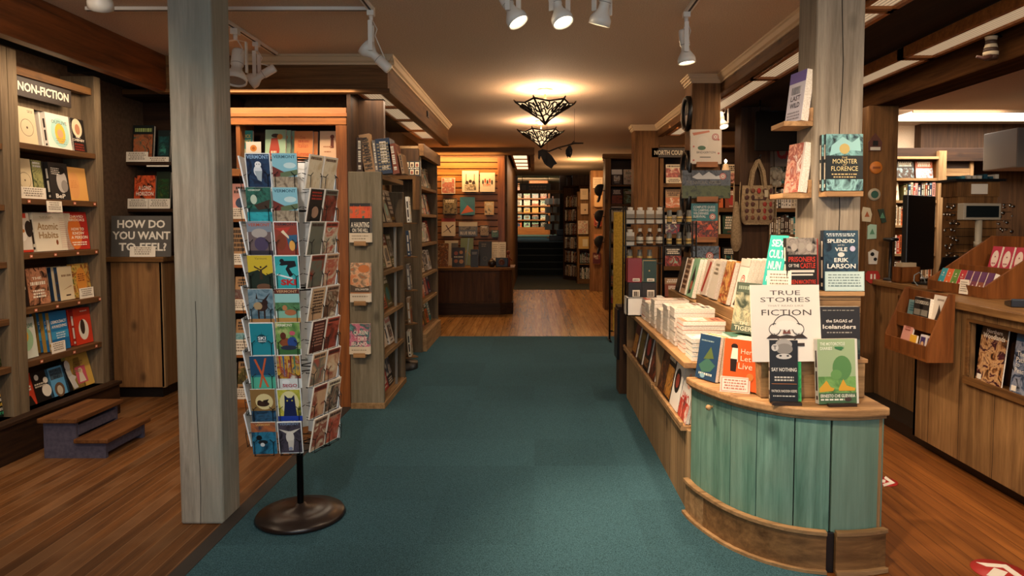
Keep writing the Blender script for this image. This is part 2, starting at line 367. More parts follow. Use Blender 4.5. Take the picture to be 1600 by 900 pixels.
# right fascia, soffit and beam
b = MB().box(1.58, -3.2, 2.55, 1.65, 8.86, ZC, W_BROY); struct('beam_right_fascia', b, 'wooden fascia beam along the right side of the aisle', .004)
crown([(1.58, 8.84), (1.58, 6.13)], .045, 'trim_4', 'pale crown moulding between the two brown posts')
crown([(1.58, 5.87), (1.58, -3.2)], .045, 'trim_5', 'pale crown moulding on the right fascia near the grey pillar')
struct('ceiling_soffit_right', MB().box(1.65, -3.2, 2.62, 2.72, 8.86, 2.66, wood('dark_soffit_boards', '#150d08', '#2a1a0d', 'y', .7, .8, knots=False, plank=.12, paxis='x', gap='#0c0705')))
W_BEAM = wood('dark_timber_beam', '#2a190c', '#503218', 'y', .9, .8); W_BEAM.node_tree.nodes['Principled BSDF'].inputs['Specular IOR Level'].default_value = .04
b = MB().box(2.72, -3.2, 2.38, 2.98, 8.75, ZC, W_BEAM); struct('beam_right_heavy', b, 'heavy dark timber beam above the cash desk', .012)
struct('beam_right_room', MB().box(2.98, 8.4, 2.20, 7.5, 8.75, 2.36, W_DRKX), 'dark beam above the far right bookcase', .004)
# posts
def post(x0, y0, x1, y1, mat, name, label, z1=ZC, bevel=.012, z0=0.0, crack=None):
    m = MB().box(x0, y0, z0, x1, y1, z1, mat)
    o = struct(name, m, label, bevel)
    return o
post(-1.702, 3.223, -1.497, 3.42, W_PILLAR, 'pillar_left', 'square grey weathered timber pillar at the left')
post(1.243, 3.06, 1.457, 3.28, W_PILLAR2, 'pillar_right', 'square grey weathered timber pillar rising behind the counter')
post(1.335, 5.87, 1.58, 6.13, W_BROZ, 'pillar_middle', 'brown timber post carrying book holders', bevel=.008)
post(1.28, 8.86, 1.60, 9.1, W_BROZ, 'pillar_far', 'dark brown timber post beyond the bottle rack', bevel=.008)
post(2.66, 5.5, 2.90, 5.75, W_BROZ, 'pillar_magnets', 'brown timber post dotted with magnets', 2.38, .008)
post(2.09, 7.0, 2.40, 7.2, W_DRKZ, 'pillar_bags', 'dark brown timber post where tote bags hang', bevel=.008)
post(1.19, 14.5, 1.50, 14.8, wood('tan_post_far', '#7a5330', '#a9794a', 'z', .6), 'pillar_hats', 'light wooden post in the distance beside the hats', 2.55, .008)
for nm, x0, y0, x1, y1 in (('trim_6', 1.335, 5.87, 1.58, 6.13), ('trim_7', 1.28, 8.86, 1.6, 9.1)):
    m = MB()
    for k, (e, z0, z1) in enumerate(((.045, 2.688, 2.7), (.035, 2.668, 2.688), (.02, 2.645, 2.668), (.01, 2.63, 2.645))):
        m.box(x0-e, y0-e, z0, x1+e*.4, y0, z1, flat('#c9b08c', .6)); m.box(x0-e, y0, z0, x0, y1, z1, flat('#c9b08c', .6))
    struct(nm, m, 'pale crown moulding around the top of the '+('middle' if nm == 'trim_6' else 'far')+' brown post')
# cracks in the two grey timbers (dark checks in the wood)
def check(name, par, pts, w, axis):
    m = MB(); dk = flat('#241d17', .9)
    for (a, b2) in zip(pts[:-1], pts[1:]):
        a, b2 = Vector(a), Vector(b2)
        off = Vector((w, 0, 0)) if axis == 'x' else Vector((0, w, 0))
        m.add([a-off, a+off, b2+off, b2-off], [(0, 1, 2, 3)], dk)
    return m.build(name, par)
rc = random.Random(4)
pts = [(1.355+.006*math.sin(i*1.3), 3.0585, .0+i*.135) for i in range(21)]
check('timber_crack', bpy.data.objects['pillar_right'], pts, .0022, 'x')
pts = [(-1.605+.004*math.sin(i*1.1), 3.2215, .0+i*.135) for i in range(9)]
check('timber_crack', bpy.data.objects['pillar_left'], pts, .0014, 'x')

# stairs and upper room far behind
st = MB(); stm = noisy('dark_stair_carpet', '#0d1213', '#141c1d', 150, .95); ed = flat('#2c3434', .6)
for i in range(5):
    y = 18.9+.28*i; z = .178*(i+1); st.box(-.66, y, 0, .86, y+.5 if i < 4 else 21, z, stm); st.box(-.66, y-.012, z-.02, .86, y+.02, z+.004, ed)
struct('floor_stairs', st, 'dark carpeted stairs at the far end of the aisle')
struct('floor_upper', MB().box(-2.5, 20.3, .78, 2.5, 34, .892, noisy('teal_carpet_upper', '#27494a', '#3c6160', 150, .95)), 'teal carpet of the raised back room')
struct('wall_back', MB().box(-3.5, 33.6, 0, 3.5, 33.8, 3.5, W_DRKZ))
struct('wall_upper_left', MB().box(-2.6, 18.9, 0, -2.5, 33.8, 3.5, PLAST))
struct('wall_upper_right', MB().box(2.3, 18.9, 0, 2.4, 33.8, 3.5, W_DRKZ).box(1.05, 19.1, 0, 2.4, 19.3, 3.5, W_DRKZ))
struct('ceiling_upper', MB().box(-2.6, 18.3, 3.4, 2.4, 33.8, 3.5, CEIL).box(-2.6, 18.2, 2.7, 2.4, 18.3, 3.5, PLAST))
struct('beam_stair_rail', MB().box(-.6, 18.6, 2.24, 1.0, 18.7, 2.33, W_BROX), 'thin beam above the far stairs')

# lit diffusers of the fluorescent troughs
def diffuser(name, x0, y0, x1, y1, z, n, strength, label, group, fr=.03, colr='#ffd9ac'):
    L = (y1-y0)/n
    for i in range(n):
        t = thing('ceiling_light', ((x0+x1)/2, y0+L*(i+.5), z), (0, 0, 0), label % ['nearest the camera', 'second from the camera', 'third from the camera', 'fourth from the camera', 'fifth from the camera'][i], 'ceiling light', group)
        w, l = (x1-x0)/2, L/2-.01
        MB().box(-w+fr/2, -l+fr, -.004, w-fr/2, l-fr, .004, louver_mat('ribbed_diffuser', strength, colr)).build('diffuser', t)
        m = MB(); m.box(-w, -l, -.02, -w+fr, l, .05, W_ORH).box(w-fr, -l, -.02, w, l, .05, W_ORH).box(-w, -l, -.02, w, -l+fr, .05, W_ORH).box(-w, l-fr, -.02, w, l, .05, W_ORH)
        m.build('frame', t)
diffuser('d', -1.42, 5.45, -1.18, 8.6, 2.50, 4, .45, 'ribbed fluorescent panel behind the left aisle fascia, %s', 'fluorescent panels behind the left aisle fascia')
diffuser('d', 1.66, 1.9, 1.86, 8.7, 2.56, 4, .5, 'ribbed fluorescent panel behind the right aisle fascia, %s', 'fluorescent panels behind the right fascia')
diffuser('d', 2.44, 1.7, 2.66, 6.1, 2.56, 3, .5, 'ribbed fluorescent panel beside the heavy dark beam, %s', 'fluorescent panels beside the dark beam')
diffuser('d', -.4, 11.8, -.1, 15.0, 2.62, 4, 2.2, 'bright ribbed panel above the far aisle, %s', 'bright panels over the far aisle')
t = thing('skylight_panel', (5.25, 8.05, 2.69), (0, 0, 0), 'bright white rectangular light panel in the right room ceiling', 'ceiling light')
MB().box(-1.0, -.32, -.01, 1.6, .32, .008, flat('#fff1de', .5, emit=3.2)).build('diffuser', t)
MB().box(-1.03, -.35, -.014, 1.63, -.32, .01, CEIL).box(-1.03, .32, -.014, 1.63, .35, .01, CEIL).build('frame', t)
# ------------------------------------------------------------------ printed covers and books
def draw(mb, ops, w, h, y=0.0, x0=None, z0=0.0, eps=.00035):
    """cover printing: every shape a real layer on the plane y, facing -y; u,v run 0..1 over the cover"""
    X0 = -w/2 if x0 is None else x0
    def M(c): return flat(c, .45) if isinstance(c, str) else (photo(*c[1:]) if c[0] == 'ph' else photo(*c[1][1:], scale=c[2]))
    for k, op in enumerate(ops):
        yy = y-eps*(k+1); t = op[0]
        if t == 'r':
            _, a, b, c, d, col = op
            mb.add([(X0+a*w, yy, z0+b*h), (X0+c*w, yy, z0+b*h), (X0+c*w, yy, z0+d*h), (X0+a*w, yy, z0+d*h)], [(0, 1, 2, 3)], M(col))
        elif t == 'c':
            _, u, v, r, col = op[:5]; ry = op[5] if len(op) > 5 else r; n = 20
            mb.add([(X0+u*w+r*w*math.cos(2*math.pi*i/n), yy, z0+v*h+ry*w*math.sin(2*math.pi*i/n)) for i in range(n)], [tuple(range(n))], M(col))
        elif t == 'o':   # ring
            _, u, v, r, th, col = op; n = 28; vs = []
            for rr in (r, r-th): vs += [(X0+u*w+rr*w*math.cos(2*math.pi*i/n), yy, z0+v*h+rr*w*math.sin(2*math.pi*i/n)) for i in range(n)]
            mb.add(vs, [(i, (i+1) % n, n+(i+1) % n, n+i) for i in range(n)], M(col))
        elif t == 'p':
            mb.add([(X0+a*w, yy, z0+b*h) for a, b in op[1]], [tuple(range(len(op[1])))], M(op[2]))
        elif t == 't':
            _, s, a, b, c, d, col = op[:7]; bold = op[7] if len(op) > 7 else .02
            mb.text(s, (X0+a*w, yy, z0+b*h), ((c-a)*w, 0, 0), (0, 0, (d-b)*h), M(col), bold)
        elif t == 'l':   # a line of small unreadable print
            _, a, b, c, d, col, seed = op; r = random.Random(seed); x = a
            while x < c-.02:
                ww = min(r.uniform(.03, .11), c-x); mb.add([(X0+x*w, yy, z0+b*h), (X0+(x+ww)*w, yy, z0+b*h), (X0+(x+ww)*w, yy, z0+d*h), (X0+x*w, yy, z0+d*h)], [(0, 1, 2, 3)], M(col)); x += ww+.025
def lines(a, c, top, n, hgt, gap, col, seed=1, center=True):
    r = random.Random(seed); o = []
    for i in range(n):
        ins = r.uniform(0, .25)*(c-a)/2; v = top-i*(hgt+gap)
        o.append(('l', a+(ins if center else 0), v-hgt, c-ins, v, col, seed*17+i))
    return o
BOOKM = {}
def book_meshes(key, ops, bg, w, h, t, spine=None, hard=False):
    k = (key, round(w, 3), round(h, 3), round(t, 3), hard)
    if k not in BOOKM:
        c = MB(); bm_ = flat(bg, .45); bt = .0025 if hard else .0009; ov = .003 if hard else 0
        c.box(-w/2, -t, 0, w/2, -t+bt, h, bm_); c.box(-w/2, -bt, 0, w/2, 0, h, bm_)
        c.box(-w/2, -t+bt, 0, -w/2+bt, -bt, h, flat(spine or bg, .45))
        draw(c, ops, w, h, -t)
        if t > .012:   # spine lettering
            for i, (z0, z1) in enumerate(((.2, .5), (.56, .82), (.06, .12))):
                c.add([(-w/2-.0005, -t*.72, z0*h), (-w/2-.0005, -t*.28, z0*h), (-w/2-.0005, -t*.28, z1*h), (-w/2-.0005, -t*.72, z1*h)], [(0, 3, 2, 1)], flat('#d8cdb8' if sum(hx(bg)[:3]) < 1 else '#3a2d25', .5))
        p = MB().box(-w/2+bt, -t+bt, ov, w/2-ov, -bt, h-ov, PAGE)
        BOOKM[k] = (c.mesh('cover'), p.mesh('page_block'))
    return BOOKM[k]
BOOKJ = {}
def book_single(key, ops, bg, w, h, t, spine=None):
    k = (key, round(w, 3), round(h, 3), round(t, 3))
    if k not in BOOKJ:
        c = MB(); bm_ = flat(bg, .45); bt = .001
        c.box(-w/2, -t, 0, w/2, -t+bt, h, bm_).box(-w/2, -bt, 0, w/2, 0, h, bm_).box(-w/2, -t+bt, 0, -w/2+bt, -bt, h, flat(spine or bg, .45))
        c.box(-w/2+bt, -t+bt, 0, w/2, -bt, h, PAGE); draw(c, ops, w, h, -t)
        BOOKJ[k] = c.mesh('book')
    return BOOKJ[k]
LABELS = {}
def uniq(label):
    n = LABELS.get(label, 0); LABELS[label] = n+1
    return label
def book(key, ops, bg, w, h, t, loc, rot, label, group, parts=True, spine=None, hard=False, cat='book', name='book'):
    """origin at the bottom edge of the back cover; front faces local -y"""
    uniq(label); loc = (loc[0], loc[1], loc[2]+.0012)
    if parts:
        o = thing(name, loc, rot, label, cat, group); a, b = book_meshes(key, ops, bg, w, h, t, spine, hard)
        link('cover', a, o); link('page_block', b, o)
    else:
        o = tag(link(name, book_single(key, ops, bg, w, h, t, spine), None, loc, rot), label, cat, group)
    return o
class Fr:
    def __init__(s, x, y, z, yaw): s.o = Vector((x, y, z)); s.yaw = R(yaw); s.q = Matrix.Rotation(s.yaw, 3, 'Z')
    def w(s, x, y, z): return s.o+s.q@Vector((x, y, z))
    def rot(s, tilt=0, yaw=0): return (R(tilt), 0, s.yaw+R(yaw))
ORD = ['first', 'second', 'third', 'fourth', 'fifth', 'sixth', 'seventh', 'eighth', 'ninth', 'tenth', 'eleventh', 'twelfth', 'thirteenth', 'fourteenth', 'fifteenth', 'sixteenth', 'seventeenth', 'eighteenth', 'nineteenth', 'twentieth', 'last but one', 'last']
PAL = [('cream', '#dccdb0'), ('white', '#e8e0d2'), ('black', '#17130f'), ('dark brown', '#3d2514'), ('orange', '#c9622a'), ('red', '#a82a20'), ('teal', '#2c7f80'), ('dark blue', '#1e3450'),
       ('olive', '#5f5a2f'), ('pale blue', '#8fb4bd'), ('tan', '#a9835a'), ('yellow', '#d6a436'), ('dark green', '#24402c'), ('pink', '#d39286'), ('grey', '#77716a'), ('maroon', '#571c18'), ('mint', '#8fbfa4'), ('rust', '#8a4020')]
PD = dict(PAL)
def gen(seed, bgname=None):
    """a cover of its own: (key, ops, bg, short look)"""
    r = random.Random(seed); nm = bgname or r.choice([p[0] for p in PAL]); bg = PD[nm]
    dark = sum(hx(bg)[:3]) < .7; ink = '#e5dac4' if dark else '#2b1d14'; ac = r.choice([p[1] for p in PAL if p[0] != nm]); ac2 = r.choice([p[1] for p in PAL])
    st = r.randrange(7)
    if st == 0: ops = lines(.12, .88, .9, 2, .09, .03, ink, seed)+[('c', .5, .38, .28, ac)]+lines(.2, .8, .1, 1, .04, 0, ink, seed+1); d = 'round spot'
    elif st == 1: ops = [('r', 0, 0, 1, .55, ('ph', bg, ac, ac2))]+lines(.1, .9, .92, 3, .07, .03, ink, seed); d = 'picture below title'
    elif st == 2: ops = [('r', .06, .05, .94, .95, ('ph', ac, bg, ac2))]+[('r', .14, .62, .86, .86, bg)]+lines(.18, .82, .83, 2, .06, .03, ink, seed); d = 'framed title box'
    elif st == 3: ops = lines(.1, .9, .93, 5, .1, .04, ink, seed)+lines(.2, .8, .16, 2, .03, .02, ac, seed); d = 'big stacked title'
    elif st == 4: ops = [('r', 0, .66, 1, 1, ac)]+lines(.1, .9, .92, 2, .07, .03, '#efe6d6', seed)+[('r', .2, .18, .8, .58, ('ph', ac2, ink, bg))]+lines(.2, .8, .12, 1, .04, 0, ink, seed+3); d = 'coloured top band'
    elif st == 5: ops = [('p', [(.1, .08), (.9, .2), (.7, .6), (.3, .5)], ac), ('c', .6, .5, .17, ac2)]+lines(.1, .9, .92, 2, .08, .03, ink, seed); d = 'slanted shapes'
    else: ops = [('r', 0, .3, 1, .8, ('ph', ink, ac, bg))]+lines(.08, .92, .95, 1, .1, 0, ink, seed)+lines(.1, .9, .22, 3, .04, .025, ink, seed+5); d = 'middle picture band'
    return ('g%d%s' % (seed, nm), ops, bg, nm+' cover, '+d)
# unit spine-out books, scaled per copy: width of spine along x, seen face -y
SPM = {}
def spine_mesh(nm, v):
    k = (nm, v)
    if k not in SPM:
        bg = PD[nm]; c = MB(); c.box(-.5, 0, 0, .5, 1, 1, flat(bg, .5)).box(-.42, .01, .985, .42, .99, 1.002, PAGE)
        ink = '#e5dac4' if sum(hx(bg)[:3]) < .7 else '#33241a'
        r = random.Random(v); y = -.004
        for z0, z1 in ((.12, .2), (.32, .6), (.68, .88))[:2+v % 2]:
            z = z0
            while z < z1:
                dz = r.uniform(.03, .07); c.add([(-.22, y, z), (.22, y, z), (.22, y, z+dz), (-.22, y, z+dz)], [(0, 1, 2, 3)], flat(ink, .5)); z += dz+.015
        if v % 3 == 0: c.add([(-.5, y, .88), (.5, y, .88), (.5, y, .95), (-.5, y, .95)], [(0, 1, 2, 3)], flat(PD[r.choice(list(PD))], .5))
        SPM[k] = c.mesh('book')
    return SPM[k]
def spines(fr, x0, x1, z, hmax, depth, seed, where, group, y=.015, cols=None, tmin=.018, tmax=.042, lean=0):
    r = random.Random(seed); x = x0; i = 0; hist = []
    while True:
        t = r.uniform(tmin, tmax)
        if x+t > x1: break
        nm = r.choice(cols or ['cream', 'white', 'black', 'red', 'dark brown', 'tan', 'teal', 'dark blue', 'orange', 'grey', 'maroon', 'olive'])
        h = hmax*r.uniform(.78, .98)
        o = link('book', spine_mesh(nm, r.randrange(4)), None, fr.w(x+t/2, y+r.uniform(0, .02), z+.001), fr.rot(0)); o.scale = (t*.94, depth*r.uniform(.8, 1), h)
        big = 'thick' if t > .034 else 'slim' if t < .024 else 'tall' if h > hmax*.92 else 'medium'
        tag(o, '%s %s spine, %s in row %s' % (big, nm, ORD[min(i, 21)], where), 'book', group); uniq(o['label'])
        x += t+.001; i += 1
def faces(fr, x0, x1, z, hmax, depth, seed, where, group, n=None, parts=False, tilt=-9, y=.03, copies=0, wmin=.12, wmax=.165, gap=.02, cols=None, hmin=.84):
    """books turned face-out along a shelf"""
    r = random.Random(seed); x = x0+gap; i = 0
    while True:
        w = r.uniform(wmin, wmax); h = min(hmax, w*r.uniform(1.4, 1.55))
        if h < hmax*hmin: h = hmax*r.uniform(hmin, 1)
        if x+w > x1: break
        k, ops, bg, d = gen(seed*31+i, r.choice(cols) if cols else None); t = r.uniform(.018, .035)
        n_ = 1+(r.randrange(copies+1) if copies else 0)
        book(k, ops, bg, w, h, t, fr.w(x+w/2, y+t+r.uniform(0, .015), z), fr.rot(tilt), '%s, %s from left %s' % (d, ORD[i], where), group, parts)
        x += w+gap*r.uniform(.6, 1.6); i += 1
def price_card(loc, rot, w, h, label, group='small shelf cards', seed=1):
    m = MB().box(-w/2, 0, 0, w/2, .001, h, CARD); draw(m, lines(.1, .9, .9, 4 if h > .04 else 2, .1, .09, '#8a7d6c', seed), w, h, 0)
    return tag(m.build('shelf_card', None, loc, rot), label, 'card', group)
def bookcase(name, label, x, y, yaw, W, HT, D, shelves, mats, cat='bookcase', group=None, base=.12, side=.035, z=0, back=True, lip=.0, top=True, deep=None, dividers=(), th=.03, topboard=None, sides=True):
    """local x 0..W, front at y=0, depth +y"""
    up, sh, bk = mats; t = thing(name, (x, y, z), (0, 0, R(yaw)), label, cat, group)
    if sides:
        for xx in (0, W-side): MB().box(xx, 0, 0, xx+side, D, HT, up).build('side_panel', t, bevel=.002)
    else:
        for xx in (0, W-side): MB().box(xx, 0, 0, xx+side, .03, HT, up).build('upright', t, bevel=.002)
    for xx in dividers: MB().box(xx-side/2, .0, base, xx+side/2, D-.02, HT, up).build('divider', t, bevel=.002)
    if back: MB().box(side, D-.015, 0, W-side, D, HT, bk).build('back_panel', t)
    for zz in shelves: MB().box(side, .004, zz-th, W-side, D-.016, zz, sh).build('shelf', t, bevel=.002)
    if base: MB().box(side, -lip, 0, W-side, .02, base, sh).build('plinth', t, bevel=.003)
    if top: MB().box(-.01, -.015, HT, W+.01, D+.005, HT+.03, sh).build('top_board', t, bevel=.003)
    return Fr(x, y, z, yaw), t
def bX(px0, px1, pyt, zb, X, sg):
    """size and place of a book facing +x (sg=1) or -x (sg=-1) measured off the photo on the plane X"""
    a, b = onX(px0, pyt, X), onX(px1, pyt, X); return abs(b.y-a.y), (a.z+b.z)/2-zb, (a.y+b.y)/2
def bY(px0, px1, pyt, zb, Y):
    a, b = onY(px0, pyt, Y), onY(px1, pyt, Y); return b.x-a.x, (a.z+b.z)/2-zb, (a.x+b.x)/2

# ------------------------------------------------------------------ left wall bookcase (non-fiction)
SH = [.25, .565, .905, 1.255, 1.605, 1.955]
gl = 'books facing out on the left wall bookcase'
XL = -3.22
frA, tA = bookcase('bookcase', 'tall brown built-in bookcase on the left wall under a non-fiction sign', XL, 4.24, 90, .90, 2.52, .26, SH, (W_GUPZ, W_SHELF, W_SHELF), base=0, side=.075, th=.038, top=False)
frB, tB = bookcase('bookcase', 'brown built-in bookcase cut by the left edge of the photo', XL, 2.9, 90, 1.335, 2.52, .26, [.25, .565, .86, 1.21, 1.56, 1.93], (W_GUPZ, W_SHELF, W_SHELF), base=0, side=.055, th=.038, top=False)
struct('baseboard_left', MB().box(XL-.2, 2.9, 0, XL+.06, 5.16, .245, W_DRKY).box(XL-.2, 2.9, .225, XL+.075, 5.17, .25, W_DRKY), 'wide dark base under the left wall bookcases', .004)
m = MB(); sw = .43; sgn = m.box(0, 0, 0, .52, .012, .125, flat('#2a1d14', .5)); draw(m, [('t', 'NON-FICTION', .04, .28, .95, .74, '#e2d6bf', .03)], .52, .125, 0, 0)
pN = onX(22, 123, XL-.06)
tag(m.build('shelf_sign', None, (XL-.04, pN.y-.02, 2.255), (0, 0, R(90))), 'dark sign lettered NON-FICTION hanging in the left bookcase', 'sign')
MB().box(.08, .02, 2.38, .86, .08, 2.43, W_BROX).build('light_rail', tA)
MB().box(.10, .10, 2.20, .86, .12, 2.40, W_GUPZ).build('valance', tA)
RED, BLU, BLK, CRM, WHT = '#b5281e', '#1d3c86', '#151210', '#ddd0b6', '#e9e2d4'
face = [('c', .55, .55, .3, '#cdbfae', .38), ('c', .62, .45, .2, '#8b7c6c', .2), ('c', .5, .75, .32, '#1a1715', .16), ('c', .5, .52, .05, '#2a211b', .02)]
LB = [  # row shelf index, px0, px1, py top, key, ops, bg, copies, look
 (5, 31, 61, 168, 'wheel', [('o', .5, .45, .34, .02, '#5d4a35'), ('c', .5, .45, .05, '#5d4a35')]+lines(.6, .9, .93, 2, .02, .02, '#6b563f', 3), '#cdbb97', 4, 'cream book with a thin wheel ring'),
 (5, 77, 117, 173, 'sun', [('c', .5, .47, .36, '#a8d0c4', .4), ('c', .5, .45, .2, '#e6b23c', .28), ('c', .5, .45, .12, '#e39a72'), ('t', 'OUTLIVE', .2, .72, .8, .82, '#7c8f7f')]+lines(.25, .75, .3, 3, .015, .05, '#7d8d80', 5), '#e6ded0', 2, 'white book with a yellow sun on pale green'),
 (5, 118, 141, 180, 'liz', [('c', .5, .72, .34, '#d9c7a4', .42), ('c', .52, .68, .17, '#b0795a', .24), ('t', 'LIZ', .35, .42, .65, .49, '#e6dac6'), ('t', 'CHENEY', .1, .32, .9, .39, '#e6dac6')]+lines(.15, .85, .25, 3, .05, .03, '#7d2a1c', 9), '#17120f', 0, 'black book with a fair-haired portrait'),
 (4, 31, 55, 248, 'wheel2', [('o', .5, .45, .4, .02, '#5d4a35'), ('c', .5, .45, .05, '#5d4a35')], '#cdbb97', 1, 'cream book with a wheel ring and card'),
 (4, 56, 72, 251, 'mossy', [('r', 0, 0, 1, 1, ('ph', '#3c4a2e', '#9c9a62', '#1e2a1c'))]+lines(.1, .9, .95, 2, .05, .03, '#dddddd', 4), '#3c4a2e', 2, 'mossy green photo book'),
 (4, 82, 112, 255, 'profile', [('r', 0, 0, 1, 1, '#2b2724'), ('c', .62, .5, .28, '#b3aca4', .42), ('c', .74, .38, .18, '#8d867f', .22), ('c', .5, .8, .34, '#141211', .16), ('t', 'BeP', .2, .04, .7, .16, '#e3dccf')]+lines(.1, .55, .85, 4, .02, .03, '#e8e0d0', 8, False), '#2b2724', 2, 'black and white portrait book in profile'),
 (4, 117, 156, 264, 'peach', [('c', .5, .45, .2, '#d99a5a', .35)]+lines(.35, .65, .6, 5, .02, .03, '#c98549', 6), '#dba257', 3, 'peach orange book with faint lettering'),
 (3, 33, 53, 334, 'mask', [('r', 0, .88, .75, 1, '#c2371f'), ('c', .35, .5, .33, '#efe9df', .5), ('c', .85, .6, .3, '#2a201b', .5), ('c', .4, .55, .12, '#d98b4a', .1), ('r', 0, 0, 1, .06, '#c2371f')], '#d8cfc2', 3, 'white face cover with red corners'),
 (3, 58, 117, 333, 'atomic', [('t', 'Atomic', .08, .55, .62, .74, '#a58352', .02), ('t', 'Habits', .1, .33, .6, .5, '#a58352', .02), ('c', .55, .22, .03, '#8a4a20', .05)]+lines(.15, .55, .9, 2, .015, .02, '#b5a078', 3)+[('r', .66, .08+i*.055, .66+.3*(1-i/22), .088+i*.055, '#c98f7a') for i in range(15)]+[('r', .64, 0, .645, 1, '#c9bda5')], '#e4d9c2', 2, 'broad cream book with thin gold title'),
 (3, 124, 158, 332, 'person', [('c', .4, .45, .3, '#d9752f', .5)]+[('t', 'DAVID', .25, .84, .85, .91, '#efe5d0'), ('t', 'BROOKS', .2, .75, .88, .82, '#efe5d0'), ('t', 'HOW TO', .25, .5, .8, .58, '#efe5d0'), ('t', 'KNOW', .28, .39, .8, .47, '#efe5d0'), ('t', 'A PERSON', .2, .28, .92, .36, '#efe5d0')]+lines(.2, .9, .2, 2, .03, .03, '#efe5d0', 3), '#b5281e', 3, 'bright red book with white title lines'),
 (2, 37, 46, 418, 'dk1', lines(.1, .9, .5, 1, .07, 0, '#e5dac4', 2), '#1c1410', 0, 'narrow dark book half behind the upright'),
 (2, 47, 80, 419, 'smoke', [('r', 0, 0, 1, 1, ('ph', '#5d3a26', '#c98a66', '#2a1a12')), ('t', 'THE', .25, .68, .7, .75, '#efe5d0')]+lines(.08, .92, .62, 1, .09, 0, '#efe5d0', 5)+lines(.15, .85, .4, 3, .05, .03, '#efe5d0', 6), '#5d3a26', 0, 'smoky brown book with white title'),
 (2, 96, 121, 417, 'parch', [('l', .2, .7, .8, .76, '#8a6a4a', 2), ('p', [(.2, .3), (.8, .4), (.7, .42), (.3, .33)], '#b08e68'), ('r', .35, .12, .65, .16, '#4a3626')], '#d8c6a2', 2, 'parchment coloured book beside dark blue spines'),
 (2, 121, 148, 412, 'fruit', [('r', 0, 0, 1, 1, ('ph', '#c2872f', '#7a3a20', '#d6b056', '#4a5a2a')), ('c', .5, .5, .3, '#d98f3a', .5)]+lines(.3, .7, .7, 4, .03, .03, '#7a3018', 4), '#c2872f', 0, 'orange fruit patterned book'),
 (1, 38, 61, 497, 'sun2', [('c', .3, .47, .5, '#a8d0a4', .6), ('c', .2, .55, .28, '#e6b23c', .34), ('c', .2, .55, .18, '#e39a72'), ('t', 'OUTLIVE', .05, .74, .85, .85, '#4f8a6f')], '#dfe4d4', 0, 'white book with a sun emblem, lower copy'),
 (1, 84, 111, 487, 'democ', [('t', 'DEMOCRACY', .06, .7, .94, .78, '#efe9dc'), ('t', 'AWAKENING', .06, .58, .94, .66, '#efe9dc'), ('r', 0, .3, 1, .5, '#3f9ac6'), ('r', 0, 0, 1, .3, '#1f6fa5')]+lines(.25, .8, .46, 3, .03, .03, '#d8e8ee', 4), '#2579ae', 4, 'blue book with white title and yellow spines'),
 (1, 121, 147, 482, 'dogred', [('c', .5, .4, .3, '#e9dfcc', .42), ('c', .45, .48, .14, '#3a2a20', .3), ('l', .4, .9, .8, .93, '#e9dfcc', 4)], '#cf3a20', 2, 'red book with a dog in a white oval'),
 (0, 41, 61, 586, 'redman', [('p', [(0, .3), (.5, .5), (.6, .9), (0, 1)], '#1b1512'), ('c', .35, .75, .22, '#1b1512'), ('p', [(0, 0), (.8, 0), (.6, .3), (0, .35)], '#201814')]+lines(.1, .8, .62, 2, .06, .03, '#efe5d0', 3), '#cf4226', 0, 'orange red book with black figure'),
 (0, 59, 87, 581, 'dots', [('c', .3, .82, .12, '#e6ddcb'), ('c', .75, .66, .13, '#e6ddcb'), ('c', .68, .32, .26, '#e6ddcb')]+lines(.1, .7, .62, 2, .05, .03, '#cbbfa8', 4, False), '#15110f', 0, 'black book with three white circles'),
 (0, 82, 111, 574, 'world', [('r', .18, .58, .86, .94, '#49606e')]+[('t', 'WORLD', .2, .82, .84, .91, '#141c24'), ('t', 'WITHOUT', .2, .71, .84, .8, '#141c24'), ('t', 'END', .35, .6, .7, .69, '#141c24'), ('c', .5, .2, .26, '#6f5138', .28), ('c', .5, .18, .15, '#cdbfa4', .18)], '#5fa0c8', 0, 'pale blue book with dark title box'),
 (0, 107, 136, 562, 'statue', [('c', .3, .82, .14, '#cfc9bf', .2), ('p', [(.18, .5), (.42, .52), (.62, .4), (.5, .3), (.6, .05), (.35, .02), (.25, .3)], '#cfc9bf'), ('p', [(.15, .7), (.4, .7), (.44, .5), (.2, .45)], '#bdb6ab')]+lines(.5, .95, .6, 2, .03, .02, '#7d6a4e', 4), '#14110f', 0, 'black book with a white statue'),
 (0, 130, 163, 549, 'yellow', [('r', .28, .12, .74, .62, '#d3596a'), ('c', .5, .48, .1, '#e8c9a2'), ('p', [(.36, .16), (.66, .16), (.58, .42), (.42, .42)], '#ead9c0'), ('t', 'MAGGIE', .3, .74, .7, .79, '#7a4a2a'), ('t', 'SMITH', .34, .67, .66, .72, '#7a4a2a')], '#d8ab4e', 0, 'mustard yellow book with a pink picture'),
]
SHN = ['bottom', 'second lowest', 'third lowest', 'third highest', 'second highest', 'top']
